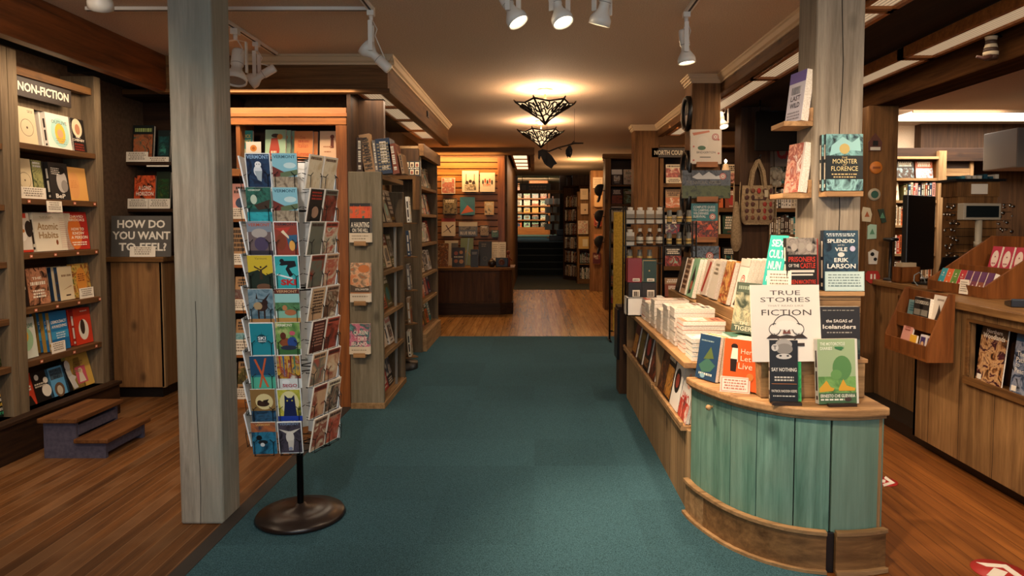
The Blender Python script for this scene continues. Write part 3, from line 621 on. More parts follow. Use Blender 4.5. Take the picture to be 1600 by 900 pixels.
for (ri, p0, p1, pyt, key, ops, bg, cp, look) in LB:
    XF = XL-.05; w, h, yc = bX(p0, p1, pyt, SH[ri], XF, 1); tl = -14 if ri == 0 else -6; t = .028
    yc = max(4.24+.08+w/2, min(yc, 5.14-.08-w/2)); h = min(h, (SH[ri+1]-SH[ri]-.045) if ri < 5 else .24)
    for c in range(cp+1):
        # copies stand behind, stepped to the left so their spines show
        dy = 0 if c == 0 else -.016*c; dx = -(t+.004)*c
        if cp and c and c > 3: continue
        book(key, ops, bg, w-.004, h, t, (XF-t+dx-.01, yc+dy, SH[ri]), (R(tl), 0, R(90)),
             look+(' on the %s shelf, left bookcase' % SHN[ri] if c == 0 else ', %s copy tucked behind' % ORD[c]), gl, parts=(c == 0), hard=True,
             spine={'democ': '#b98a35', 'dogred': '#9c2a18', 'parch': '#1f3a56'}.get(key))
gb = 'books facing out in the left edge bookcase'
LB2 = [(4, 2, 14, 262, 1.56, 'redspot', [('c', .6, .45, .3, '#2c9a8c'), ('r', 0, 0, 1, .3, WHT)], '#cf3a20', 'red book with green spot, upper shelf'),
 (3, 0, 23, 343, 1.21, 'autumn', [('r', 0, 0, 1, 1, ('ph', '#c23a20', '#e0a030', '#5a6a22')), ('r', .05, .3, .9, .7, ('ph', '#e0a030', '#3f5a20', '#d8c050'))], '#d08a2a', 'orange and yellow leafy book'),
 (2, 0, 8, 430, .86, 'bluelog', [('c', .5, .4, .25, '#e5dccb')], '#1f3d9a', 'deep blue book cut by the photo edge'),
 (1, 0, 25, 518, .565, 'dogworld', [('r', 0, 0, 1, .5, ('ph', '#3a4a22', '#6a6a3a', '#20260f')), ('t', 'THE HIDDEN', .1, .8, .85, .86, '#e8dfc8'), ('t', 'WORLD', .1, .64, .85, .76, '#e8dfc8'), ('c', .6, .22, .28, '#b58e68', .26), ('c', .6, .18, .12, '#4a3424', .1)], '#41512a', 'green book with a tan dog'),
 (0, 0, 22, 596, .25, 'blacklet', [('t', 'THE', .2, .82, .9, .9, '#3fae7a')]+[('l', .1, .7-.13*i, .9, .78-.13*i, '#d8b040' if i % 2 else '#cfc5b0', 40+i) for i in range(5)]+[('t', 'TREE', .25, .06, .8, .14, '#3fae7a')], '#10150f', 'black book with gold and green lettering')]
for (ri, p0, p1, pyt, zb, key, ops, bg, look) in LB2:
    w, h, yc = bX(p0, p1, pyt, zb, XL-.05, 1)
    w2 = max(w, .15); yc = yc+(w-w2)/2
    book(key, ops, bg, w2, min(h, .27), .028, (XL-.09, yc, zb), (R(-8), 0, R(90)), look+' in the left edge bookcase', gb, hard=True)
for i, (zb, s) in enumerate(((1.93, 3), (1.56, 4), (1.21, 5), (.86, 6), (.565, 7), (.25, 8))):
    if i in (0,): faces(frB, .95, 1.27, zb, .24, .2, 300+s, 'on %s shelf, left edge bookcase' % SHN[5-i], gb)
for ri, px, pw in ((4, 84, 24), (1, 90, 22), (2, 137, 22), (4, 60, 40)):
    p = onX(px, 300, XL); w_, h_, yc = bX(px-pw/2, px+pw/2, 300, 1, XL, 1)
    on = (ri, px) == (4, 84)
    price_card((XL+(.004 if on else -.03), p.y, SH[ri]-(.085 if on else 0)), (R(-3), 0, R(90)), w_, .075, ['white card hung below the second highest shelf edge', 'white card under the blue book on the left bookcase', 'white card under the orange patterned book', 'pair of white cards under the cream wheel book'][((4, 84), (1, 90), (2, 137), (4, 60)).index((ri, px))], seed=px)
# little orange price dots on the shelf edges
gd = 'orange price stickers on the left shelf edges'
dm = MB().box(-.012, 0, -.009, .012, .0012, .009, flat('#c96a4a', .6)); draw(dm, [('r', .2, .3, .8, .7, '#e8d8c4')], .024, .018, 0, None, -.009); dm = dm.mesh('price_sticker')
for ri, pxs in ((4, (48, 119, 150)), (3, (48, 86, 121, 150)), (2, (52, 86, 120, 153)), (1, (58, 110, 145))):
    for k, px in enumerate(pxs):
        p = onX(px, 400, XL)
        tag(link('price_sticker', dm, None, (XL+.0045, p.y, SH[ri]-.019), (0, 0, R(90))), 'orange price sticker, %s from the left on the %s shelf edge' % (ORD[k], SHN[ri]), 'sticker', gd)

# ------------------------------------------------------------------ corner cabinet, sign, alcove shelves
t = thing('corner_cabinet', (-3.475, 5.6, 0), (0, 0, 0), 'pine floor cabinet with a flat top in the left corner', 'cabinet')
MB().box(0, 0, .09, .42, .64, 1.13, wood('knotty_pine_z', '#6f4b2c', '#9b7145', 'z', .65, .8)).build('body', t, bevel=.004)
MB().box(-.02, -.03, 1.13, .45, .64, 1.17, W_BROX).build('top_board', t, bevel=.004); MB().box(.02, .04, 0, .38, .6, .09, BLACK).build('plinth', t)
MB().box(.40, .0, .09, .425, .035, 1.13, W_TANZ).build('corner_strip', t)
m = MB(); m.box(0, 0, 0, .49, .012, .335, flat('#53504c', .6)); draw(m, [('t', 'HOW DO', .1, .70, .9, .90, '#e2dccf', .03), ('t', 'YOU WANT', .02, .42, .99, .62, '#e2dccf', .03), ('t', 'TO FEEL?', .13, .14, .93, .34, '#e2dccf', .03)], .49, .335, 0, 0)
tag(m.build('display_sign', None, (-3.47, 5.605, 1.172), (R(-4), 0, 0)), 'grey sign asking HOW DO YOU WANT TO FEEL standing on the corner cabinet', 'sign')
price_card((-3.2, 5.585, 1.172), (R(-5), 0, 0), .21, .085, 'cream note card at the foot of the grey question sign', seed=5)

frD, tD = bookcase('wall_shelf_unit', 'dark wall shelves above the corner cabinet', -3.60, 5.9, 0, 1.0, 1.35, .3, [.03, .40, .80], (W_DRKZ, W_DRKX, W_DRKX), z=1.172, base=0, side=.05, th=.03)
struct('wall_panel_alcove', MB().box(-3.9, 6.0, 0, -3.6, 6.03, 2.58, W_BROZ).box(-3.9, 5.88, 2.54, -2.6, 5.92, 2.58, W_BROX))
gq = 'books on the dark alcove shelves'
for (p0, p1, pt, zb, key, ops, bg, look) in (
  (203, 236, 195, 1.972, 'cabin', [('r', .05, .1, .95, .75, ('ph', '#3a5a4a', '#b5653a', '#1a2a26')), ('l', .1, .82, .9, .92, '#9fb06a', 3)], '#141a18', 'dark book with a fiery landscape on the upper alcove shelf'),
  (243, 262, 203, 1.972, 'tealdk', [('r', .1, .2, .9, .8, ('ph', '#1f5a5a', '#0f2a2a', '#3a8a7a'))], '#10201f', 'dark teal book beside the pillar on the upper alcove shelf'),
  (206, 239, 274, 1.572, 'ruby', [('r', 0, 0, 1, 1, ('ph', '#a02018', '#e06030', '#200c08')), ('t', 'A LONG', .2, .55, .8, .68, '#f0e2cf'), ('t', 'HORIZON', .1, .38, .92, .5, '#f0e2cf')], '#7a1a12', 'red flaming book on the lower alcove shelf'),
  (240, 262, 268, 1.572, 'greendk', [('r', .1, .2, .9, .8, ('ph', '#2a5a2a', '#122a16', '#5a6a2a'))], '#142414', 'dark green book beside the pillar on the lower alcove shelf')):
    w, h, xc = bY(p0, p1, pt, zb, 5.95)
    book(key, ops, bg, w, min(h, .33), .03, (xc, 5.99, zb), (R(-7), 0, 0), look, gq, hard=True)
for (px, zb, s) in ((218, 1.972, 'under the fiery landscape book'), (250, 1.93, 'on the shelf edge beside the pillar'), (217, 1.572, 'under the red flaming book'), (250, 1.572, 'under the dark green book')):
    p = onY(px, 300, 5.93); price_card((p.x, 5.905, zb), (R(-5), 0, 0), .19, .085, 'cream card %s' % s, 'cream cards on the alcove shelves', px)

# ------------------------------------------------------------------ wooden bookcase behind the postcard rack
SW = [.10, .45, .80, 1.155, 1.51, 1.865]
frW, tW = bookcase('bookcase', 'orange oak bookcase standing behind the postcard rack', -2.63, 5.30, 0, 1.19, 2.26, .30, SW, (W_ORZ, W_ORH, W_DRKX), base=.10, side=.085, th=.055)
MB().box(0, -.005, 2.2, 1.19, .05, 2.33, W_ORH).build('cornice', tW, bevel=.004)
MB().box(.335, .01, 1.87, .365, .28, 2.26, W_ORZ).build('divider', tW)
struct('trim_8', MB().box(-1.43, 5.27, 0, -1.40, 5.6, 2.43, W_DRKZ).box(-1.40, 5.5, 1.86, -1.2, 5.56, 2.43, W_DRKZ), 'dark upright strip between oak and grey bookcases')
gw = 'books on the top shelf of the oak bookcase'
for (p0, p1, pt, key, ops, bg, cp, look) in (
  (367, 391, 203, 'clock', [('t', 'CLOCK', .12, .8, .9, .9, '#cfc46a'), ('t', 'DANCE', .12, .66, .9, .76, '#cfc46a'), ('t', 'ANNE', .12, .4, .9, .52, '#d8d0a8'), ('t', 'TYLER', .12, .25, .9, .37, '#d8d0a8'), ('c', .5, .1, .2, '#b08a4a', .1)], '#2b8a86', 0, 'teal book with yellow title left of the small orange card'),
  (411, 443, 200, 'stack', [('c', .5, .85, .2, '#3a2a20', .1), ('p', [(.3, .1), (.62, .08), (.72, .5), (.6, .8), (.3, .78), (.2, .4)], '#a8402c'), ('c', .72, .82, .14, '#d98f3a'), ('l', .3, .4, .6, .46, '#e8d8b8', 4), ('l', .3, .28, .62, .34, '#e8d8b8', 5)], '#9fbf9f', 3, 'pale green book with a rust red figure'),
  (457, 486, 204, 'italian', [('l', .2, .7, .8, .76, '#c2512a', 1), ('t', 'One', .3, .78, .6, .88, '#c2512a', 0), ('t', 'Italian', .2, .56, .75, .68, '#c2512a', 0), ('t', 'Summer', .15, .34, .85, .46, '#c2512a', 0), ('r', 0, 0, 1, .1, '#c9b08a')], '#dc8a50', 1, 'orange book with thin handwritten title'),
  (497, 525, 204, 'figures', [('c', .7, .85, .12, '#6b2f1c'), ('p', [(.6, .55), (.8, .55), (.78, .8), (.62, .8)], '#6b2f1c'), ('p', [(.1, 0), (.9, .18), (.9, 0)], '#a85a34')]+lines(.2, .7, .6, 2, .03, .1, '#a86a44', 8), '#dcb893', 0, 'beige book with small dark figures at the right end')):
    w, h, xc = bY(p0, p1, pt, 1.865, 5.36)
    for c in range(cp+1):
        book(key, ops, bg, w, .31 if h > .31 else h, .025, (xc+.028*c, 5.40+.032*c, 1.865), (R(-6), 0, 0), look+(', oak top shelf' if c == 0 else ', %s copy behind it' % ORD[c]), gw, parts=c == 0)
m = MB().box(-.058, 0, 0, .058, .002, .125, CARD); draw(m, [('c', .5, .6, .22, '#d98a3a'), ('c', .5, .6, .1, '#b5601e'), ('l', .3, .1, .7, .16, '#8a6a4a', 4)], .116, .125, 0)
p = onY(397, 235, 5.29); tag(m.build('shelf_card', None, (p.x, 5.28, p.z-.06)), 'white card with an orange round emblem on the oak divider', 'card')
gww = 'books on the lower shelves of the oak bookcase'
for i, zb in enumerate(SW[:5]):
    faces(frW, .09, .60, zb, .26, .22, 500+i, 'on %s shelf, oak bookcase' % SHN[i], gww, tilt=-7, cols=['dark green', 'black', 'pink', 'cream', 'maroon', 'tan'])
    price_card((-2.33+.04*(i % 2), 5.297, zb-.03), (0, 0, 0), .2, .085 if i != 1 else .12, 'cream card on the %s shelf edge beside the pillar' % SHN[i], 'cream cards on the oak bookcase', 60+i)

# ------------------------------------------------------------------ grey bookcase facing the aisle with three front holders
SG = [.06, .415, .735, 1.07, 1.45]
t = thing('bookcase', (-1.17, 5.26, 0), (0, 0, R(90)), 'low grey-washed bookcase whose plain end panel carries three books', 'bookcase')
MB().box(0, 0, 0, .045, .255, 1.84, W_GREYZ).build('end_panel', t, bevel=.004); MB().box(.85, 0, 0, .90, .255, 1.72, W_GUPZ).build('side_panel', t, bevel=.003)
MB().box(.045, .24, 0, .85, .255, 1.8, W_DRKZ).build('back_panel', t)
for zz in SG: MB().box(.045, .003, zz-.035, .85, .238, zz, W_TANX).build('shelf', t, bevel=.003)
MB().box(.04, .0, 1.785, .88, .255, 1.82, W_TANX).build('top_board', t, bevel=.003)
MB().box(-.008, -.008, 0, .9, .256, .05, W_TANX).build('plinth', t, bevel=.003)
MB().box(.58, .01, .06, .60, .03, 1.45, flat('#8f8a80', .4, .6)).build('shelf_track', t)
frG = Fr(-1.17, 5.26, 0, 90); gg = 'books in the grey aisle bookcase'
seeds = [11, 22, 33, 44, 55]
for i, zb in enumerate(SG):
    top = (SG[i+1] if i < 4 else 1.78)-zb-.05
    cols = ['black', 'cream', 'red', 'dark brown', 'olive', 'orange', 'white', 'dark green']
    faces(frG, .05, .85, zb, min(.29, top), .22, seeds[i], 'on %s shelf, grey aisle bookcase' % SHN[min(i, 4) if i < 4 else 5], gg, parts=True, tilt=-13, wmin=.16, wmax=.21, gap=.01, cols=cols, y=.05, hmin=.9)
    spines(frG, .06, .30 if i % 2 else .22, zb, top*.8, .05, 70+i, 'behind the %s grey shelf books' % SHN[min(i, 4) if i < 4 else 5], gg, y=.17)
gh = 'books held on the end panel of the grey bookcase'
for (p0, p1, pt, zpx, key, ops, bg, look) in (
  (547, 580, 318, 373, 'haunt', [('r', 0, .62, 1, .92, ('ph', '#c23a1a', '#e0602a', '#2f6a5a')), ('p', [(.1, .62), (.2, .95), (.3, .62)], '#e2562a'), ('p', [(.4, .62), (.5, .97), (.6, .62)], '#e2562a'), ('p', [(.7, .62), (.8, .93), (.9, .62)], '#e2562a'), ('t', 'A HAUNTING', .06, .38, .94, .52, '#e8dfcc'), ('t', 'ON THE HILL', .12, .26, .88, .36, '#e8dfcc'), ('r', -.02, 0, 1.02, .24, '#dccdb4'), ('l', .1, .15, .9, .18, '#9a8a72', 3), ('l', .1, .08, .8, .11, '#9a8a72', 4)], '#171615', 'black book with orange flames in the top holder'),
  (548, 579, 411, 466, 'autumn2', [('r', 0, .25, 1, 1, ('ph', '#d98a5a', '#e8b48a', '#8a7a62', '#c2703a')), ('c', .7, .85, .3, '#c9763c', .2), ('p', [(0, .25), (1, .25), (1, .42), (.5, .36), (0, .45)], '#5a4a3a'), ('t', 'STILLWATER', .25, .3, .95, .35, '#efe6d6'), ('r', -.02, 0, 1.02, .22, '#e0d4bf'), ('l', .1, .13, .9, .16, '#9a8a72', 5)], '#c98a5a', 'book with pale autumn trees in the middle holder'),
  (547, 578, 506, 547, 'queen', [('r', 0, 0, 1, 1, ('ph', '#b5506a', '#d98aa0', '#3a5a5a', '#6aa0a0')), ('t', 'QUEEN', .2, .62, .92, .78, '#f0e6d8'), ('t', '* DIRT', .25, .44, .9, .58, '#f0e6d8'), ('t', 'ISLAND', .1, .28, .9, .4, '#f0e6d8'), ('r', -.02, 0, 1.02, .25, '#dccdb4'), ('l', .1, .12, .9, .15, '#9a8a72', 6)], '#b5506a', 'pink and teal book in the bottom holder')):
    a, b2 = onY(p0, pt, 5.22), onY(p1, zpx+6, 5.22); w, h = b2.x-a.x, a.z-b2.z
    for c in range(2): book(key, ops, bg, w, h, .016, ((a.x+b2.x)/2+.006*c, 5.232+.018*c-.018, b2.z), (R(-2), 0, 0), look+(' on the grey end panel' if c == 0 else ', spare copy behind it'), gh, parts=True)
    tag(MB().box(-.045, -.045, -.022, .045, .02, 0, W_CTR).box(-.045, -.052, -.022, .045, -.047, .012, W_CTR).build('book_holder', None, ((a.x+b2.x)/2, 5.238, b2.z-.001)), 'small wooden ledge under the %s' % look.replace('book', 'volume'), 'holder', 'wooden ledges on the grey end panel')
# books standing on top of the grey case
gt = 'tall books leaning on top of the grey bookcase'
for (p0, p1, pt, nm, t_, tiltr, look) in ((554, 565, 215, 'dark brown', .05, 0, 'dark brown spine in shadow'), (567, 585, 209, 'tan', .07, -9, 'cream and black patterned thick spine leaning left'), (583, 590, 219, 'grey', .035, -6, 'slim grey spine'), (588, 612, 216, 'dark blue', .13, -6, 'thick blue spine with pale checks'), (610, 622, 224, 'rust', .08, -9, 'rust orange spine leaning left'), (624, 630, 240, 'tan', .03, -10, 'slim tan spine at the far end')):
    a, b2 = onY(p0, pt, 5.5), onY(p1, pt, 5.5); h = a.z-1.84
    o = link('book', spine_mesh(nm, 1), None, ((a.x+b2.x)/2+.03, 5.42, 1.836), (0, R(tiltr), 0)); o.scale = (b2.x-a.x-.008, .2, h*.98)
    tag(o, look+' on top of the grey bookcase', 'book', gt)
    if nm in ('tan', 'dark blue') and t_ > .06:
        m = MB(); rr = random.Random(3)
        for i in range(2 if nm == 'tan' else 4):
            for j in range(9): m.add([(-.42+i*.84/(2 if nm == 'tan' else 4), -.006, .1+j*.09), (-.42+(i+.75)*.84/(2 if nm == 'tan' else 4), -.006, .1+j*.09), (-.42+(i+.75)*.84/(2 if nm == 'tan' else 4), -.006, .15+j*.09+rr.uniform(-.02, .02)), (-.42+i*.84/(2 if nm == 'tan' else 4), -.006, .15+j*.09)], [(0, 1, 2, 3)], flat('#5a4a34' if nm == 'tan' else '#8f8468', .5))
        m.build('spine_print', o)
# ------------------------------------------------------------------ second bookcase further along the aisle
S2 = [.21, .56, .86, 1.215, 1.55, 1.86]
fr2, t2 = bookcase('bookcase', 'tall brown bookcase further along the left side of the aisle', -1.25, 7.57, 90, 1.29, 2.26, .32, S2, (W_GUPZ, W_TANX, W_DRKX), base=.2, side=.05, th=.035, lip=.04)
MB().box(-.03, -.04, 2.18, 1.30, .02, 2.31, W_BROX).build('cornice', t2, bevel=.004)
for i, zb in enumerate(S2):
    faces(fr2, .06, 1.2, zb, .26, .2, 900+i, 'on %s shelf, second aisle bookcase' % SHN[i], 'books in the second aisle bookcase', tilt=-12, wmin=.15, wmax=.19, gap=.012, cols=['dark blue', 'orange', 'cream', 'black', 'red', 'teal', 'white', 'dark brown'], y=.06, hmin=.9)
# end shelf with the portrait book
t = thing('end_shelf', (-1.62, 7.28, 1.95), (0, 0, 0), 'narrow wooden shelf at the end of the second aisle bookcase', 'shelf')
MB().box(0, 0, -.04, .36, .26, 0, W_BROX).build('shelf', t); MB().box(0, .22, 0, .36, .26, .30, W_DRKZ).build('back_panel', t)
MB().box(0, 0, -.36, .03, .26, -.04, W_BROZ).build('bracket', t); MB().box(.33, 0, -.36, .36, .26, -.04, W_BROZ).build('bracket', t)
a, b2 = onY(630, 252, 7.42), onY(657, 278, 7.42)
book('portraits', [('r', .1+.3*i, .58-.5*j, .32+.3*i, .92-.5*j, '#c9b896') for i in range(3) for j in range(2)]+[('c', .21+.3*i, .72-.5*j, .07, '#5a3a24' if (i+j) % 2 else '#8a3a24', .1) for i in range(3) for j in range(2)]+[('l', .08, .47, .92, .53, '#e5dac4', 3)], '#151210', b2.x-a.x, a.z-1.952, .03, ((a.x+b2.x)/2, 7.44, 1.951), (R(-5), 0, 0), 'black square book with six small portraits on the end shelf', 'end shelf books')
# narrow display column between the two bookcases
t = thing('display_tower', (-1.33, 6.75, 0), (0, 0, R(35)), 'narrow revolving display tower between the two aisle bookcases', 'display rack')
MB().lathe([(.17, 0), (.17, .07), (.03, .08)], BLACK, 20).build('base', t); MB().tube([(0, 0, .07), (0, 0, 1.72)], .018, BLKM).build('pole', t)
for k in range(5): MB().box(-.13, -.13, .12+.33*k, .13, .13, .13+.33*k, W_BROX).build('tray', t)
frT = Fr(-1.33, 6.75, 0, 35)
for k in range(5):
    for s in range(2):
        kk, ops, bg, d = gen(1500+k*2+s, ['cream', 'tan', 'grey', 'dark blue', 'white'][k]); yaw = 35+s*(-35+0) if 0 else 35
        fx = Fr(-1.33, 6.75, 0, 35+(60 if s else -50)*1.0)
        book(kk, ops, bg, .17, .25, .03, fx.w(0, -.085, .131+.33*k), fx.rot(-4), '%s, %s side of tower tray %s' % (d, 'aisle' if s else 'near', ['closest to the floor', 'above the lowest', 'in the middle', 'below the top', 'at the top'][k]), 'books on the revolving tower')
# ------------------------------------------------------------------ slatwall display at the end of the left side
t = thing('slatwall', (-1.84, 11.60, .74), (0, 0, 0), 'honey coloured slatted display wall facing the aisle', 'display wall')
m = MB(); m.box(0, .03, 0, 1.22, .05, 1.84, flat('#2a170a', .8))
for i in range(17): m.box(0, 0, .005+i*.108, 1.22, .03, .005+i*.108+.092, W_SLAT)
m.build('slat_panel', t); MB().box(1.22, -.01, -.74, 1.34, .06, 1.84, W_ORZ).build('edge_post', t, bevel=.004)
MB().box(0, -.03, 1.82, 1.34, .03, 1.86, W_SLAT).build('cornice', t)
YS = 11.59; gs = 'books hung on the slatwall'
SWB = [(690, 711, 278, 303, 'snow', ['#c9bfae', '#a04a3a', '#8f8a80'], 'white winter scene cover starting the top row'), (722, 748, 267, 300, 'three', ['#d9ceb8'], 'large cream cover with dark standing figures'), (750, 773.5, 270, 300, 'dancers', ['#d9ceb8'], 'cream cover with red dancing figures'),
 (692, 714, 310, 335, 'darkl', ['#3a342c', '#8a7a5a', '#1c1812'], 'dark landscape cover left in the second row'), (719, 742, 308, 336, 'ski', ['#3a7a8a', '#d9c8b0', '#c2603a'], 'teal and cream mountain cover in the second row'), (757, 772, 315, 336, 'small', ['#d0a060', '#c9b890', '#4a3a24'], 'small tan cover alone at the right of the second row'),
 (690, 711.5, 341, 369, 'plane', ['#d5c8b2'], 'white cover with crossed dark lines in the third row'), (717, 746, 347, 369.5, 'blue', ['#5f6672'], 'wide slate blue cover in the third row'), (750, 764, 352, 369, 'dk', ['#2a1d12', '#a58a60', '#4a3a24'], 'small dark cover right of the wide blue one'), (768, 779, 360, 371, 'green', ['#26352a', '#5a7a5a', '#141c16'], 'tiny dark green cover at the third row end')]
for i, (a, b_, y0, y1, key, cs, look) in enumerate(SWB):
    p, q = onY(a, y0, YS-.03), onY(b_, y1, YS-.03); w, h = q.x-p.x, p.z-q.z
    if key == 'three': ops = [('r', .22, .3, .26, .85, '#4a3a2a'), ('r', .72, .3, .76, .85, '#4a3a2a'), ('c', .5, .5, .1, '#3a2e22'), ('c', .3, .4, .1, '#3a2e22', .16), ('c', .7, .4, .1, '#3a2e22', .16), ('r', .15, .08, .85, .36, ('ph', '#4a4030', '#8a7a60', '#d9ceb8'))]
    elif key == 'dancers': ops = [('c', .2+.15*k, .5+.07*(k % 2), .06, '#b5503a' if k % 2 else '#3a342c', .16) for k in range(5)]+[('r', .2, .3, .7, .42, ('ph', '#d9ceb8', '#c26a4a'))]
    elif key == 'plane': ops = [('r', 0, .8, 1, 1, '#a8402c'), ('p', [(.1, .2), (.15, .2), (.9, .6), (.85, .64)], '#4a2a22'), ('p', [(.3, .6), (.35, .63), (.7, .2), (.65, .18)], '#4a2a22')]
    elif key == 'blue': ops = [('r', 0, .7, 1, 1, '#c9bda5'), ('r', .08, .45, .92, .68, ('ph', '#3a3a3a', '#8a8478', '#5a5a5a')), ('t', 'BLUE BEAR', .08, .12, .92, .34, '#cfc9bf')]
    elif key == 'ski': ops = [('p', [(0, 1), (1, 1), (1, .3), (.55, .5)], '#3a6a7a'), ('p', [(.05, .05), (.95, .2), (.5, .55)], '#c2603a')]
    else: ops = [('r', .04, .04, .96, .96, ('ph',)+tuple(cs))]+lines(.15, .85, .9, 2, .06, .04, '#e5dac4', i)
    for c in range(2): book('s'+key, ops, cs[0], w, h, .02, (p.x+w/2, YS-.012-.022*(1-c), q.z), (R(-3), 0, 0), look if c == 0 else look.split(' cover')[0]+' cover, spare copy behind the front one', gs, parts=c == 0)
    tag(MB().box(-w*.35, -.07, -.012, w*.35, 0, -.001, BLKM).build('book_holder', None, (p.x+w/2, YS+.008, q.z)), 'black slatwall ledge under the '+look.replace(' cover', ' book'), 'holder', 'black ledges on the slatwall')
t = thing('display_counter', (-1.80, 10.75, 0), (0, 0, 0), 'low dark wooden cabinet below the slatwall with an angled right end', 'cabinet')
W_DC = wood('dark_cabinet_z', '#38210f', '#5b3a1e', 'z', .55, .8)
m = MB().prism([(0, 0), (1.25, 0), (1.44, .12), (1.44, .82), (0, .82)], .0, .70, W_DC); m.build('body', t, bevel=.004)
MB().prism([(-.02, -.04), (1.26, -.04), (1.48, .10), (1.48, .82), (-.02, .82)], .70, .74, W_BROX).build('top_board', t, bevel=.004)
MB().prism([(-.01, -.025), (1.26, -.025), (1.46, .11), (1.46, .3), (-.01, .3)], 0, .18, W_DRKX).build('plinth', t, bevel=.004)
for xx in (.05, .45, .85): MB().box(xx, -.012, .21, xx+.36, 0, .67, W_DC).build('door', t, bevel=.003)
gc = 'books standing on the low cabinet under the slatwall'
for i, (a, b_, y0, Y, look, ops, bg, tl) in enumerate((
  (683, 700, 380, 10.98, 'orange and brown photo book at the left end', [('r', 0, 0, 1, 1, ('ph', '#c9803a', '#5a3018', '#e0b070'))], '#8a4a20', -14),
  (706, 726, 387, 10.86, 'dark cookbook with round fruit pictures', [('c', .3, .7, .16, '#a8502a'), ('c', .7, .75, .14, '#c9803a'), ('c', .3, .3, .15, '#b5622a'), ('c', .72, .28, .17, '#c98a4a'), ('r', .1, .42, .9, .6, '#2a1a10'), ('l', .15, .48, .85, .55, '#dcc8a0', 2)], '#2a1a12', -10),
  (694, 715, 376, 11.25, 'pale book with dark square behind the cookbook', [('r', .5, .3, 1, .9, '#5a5244')], '#cdbf9f', -10),
  (719, 739, 372, 11.3, 'folded green map leaning on the slatwall', [('p', [(0, .3), (.5, .5), (1, .2), (1, .25), (.5, .56), (0, .36)], '#b58a5a'), ('p', [(.4, 0), (.5, 0), (.7, 1), (.6, 1)], '#8aa0a0')], '#7c8a5c', -8),
  (735, 747, 390, 10.86, 'small black book with grey title', lines(.15, .85, .85, 2, .05, .03, '#9a8f80', 3), '#14100d', -8),
  (747, 768, 377, 11.1, 'large black book with a faint cup drawing', [('o', .5, .3, .16, .03, '#5a4a3a')]+lines(.2, .6, .9, 2, .04, .04, '#8a7a60', 5), '#171210', -12),
  (768, 790, 378, 11.3, 'open white book with printed pages', [('r', .49, 0, .51, 1, '#a89878')]+lines(.06, .44, .9, 7, .03, .06, '#9a8a70', 8)+lines(.56, .94, .9, 7, .03, .06, '#9a8a70', 9), '#e0d4bc', -14))):
    w, h, xc = bY(a, b_, y0, .742, Y)
    book('dc%d' % i, ops, bg, w, h, .025, (xc, Y+.03, .742), (R(tl), 0, 0), look+' on the low cabinet', gc)
# small keepsakes on the low cabinet
t = thing('figurine', (-.52, 10.95, .742), (0, 0, 0), 'dark small camera-shaped keepsake on the low cabinet right end', 'ornament')
MB().box(-.10, -.04, 0, .10, .05, .15, BLACK).build('body', t, bevel=.01); MB().lathe([(.0, 0), (.045, 0), (.05, .03), (.035, .035), (.03, .02), (0, .02)], flat('#6a3a24', .4), 20, (0, -.04, .08), (0, -1, 0)).build('lens', t)
t = thing('figurine', (-.68, 10.93, .742), (0, 0, 0), 'round dark pot with a lid on the low cabinet', 'ornament')
MB().lathe([(.03, 0), (.06, .03), (.065, .07), (.045, .11), (.02, .115)], flat('#2a1c14', .35), 20).build('pot', t); MB().lathe([(.03, .112), (.025, .13), (.008, .14), (0, .15)], flat('#5a3a24', .35), 16).build('lid', t)
t = thing('figurine', (-.42, 10.98, .742), (0, 0, 0), 'red-brown jointed wooden figure at the cabinet edge', 'ornament')
MB().tube([(0, 0, 0), (0, 0, .1), (0, 0, .2)], [.035, .03, .018], flat('#7a3520', .45), 12).sphere((0, 0, .23), .03, .03, .035, flat('#7a3520', .45)).build('body', t); MB().tube([(-.06, 0, .1), (0, 0, .17), (.06, 0, .1)], .01, flat('#7a3520', .45), 8).build('arms', t)

# ------------------------------------------------------------------ upper back room
frU, tU = bookcase('bookcase', 'tall orange lit bookcase in the raised back room', -2.72+.9, 32.0, 0, 2.55, 2.35, .4, [.35, .70, 1.03, 1.36, 1.70, 2.03], (W_ORZ, W_ORH, W_DRKX), z=.892, base=.3, side=.09, th=.05)
frV, tV = bookcase('bookcase', 'dark narrow bookcase left of the lit bookcase in the back room', -2.45, 31.6, 0, .62, 2.35, .4, [.30, .85, 1.25, 1.64, 2.03], (W_DRKZ, W_BROX, W_DRKX), z=.892, base=.25, side=.06, th=.05)
for i, zb in enumerate([.35, .70, 1.03, 1.36, 1.70, 2.03]):
    x = .14
    for j in range(6):
        k, ops, bg, d = gen(3000+i*7+j, random.Random(i*9+j).choice(['orange', 'cream', 'yellow', 'mint', 'rust', 'tan', 'red', 'pale blue', 'white', 'black', 'olive']))
        if j > 3 or i in (0, 1): pass
        book(k, ops, bg, .29, .27, .04, frU.w(x+.16, .12, zb+.892*0), frU.rot(-8), '%s, %s from left in %s row, far lit bookcase' % (d, ORD[j], ['bottom', 'fifth', 'fourth', 'third', 'second', 'top'][i]), 'books in the far lit bookcase', False); x += .39
for i, zb in enumerate([.85, 1.25, 1.64, 2.03]):
    for j in range(2):
        k, ops, bg, d = gen(3300+i*7+j, ['teal', 'mint', 'pink', 'dark green', 'pale blue', 'tan'][(i*2+j) % 6])
        book(k, ops, bg, .24, .30, .04, frV.w(.18+.27*j, .12, zb), frV.rot(-8), '%s on %s side, %s shelf of the dark back room bookcase' % (d, ['left', 'right'][j], ['lowest', 'second', 'third', 'top'][i]), 'books in the dark back room bookcase', False)
t = thing('hanging_sign', (.02, 18.75, 2.40), (0, 0, 0), 'dark hanging sign with faint lettering above the far stairs', 'sign')
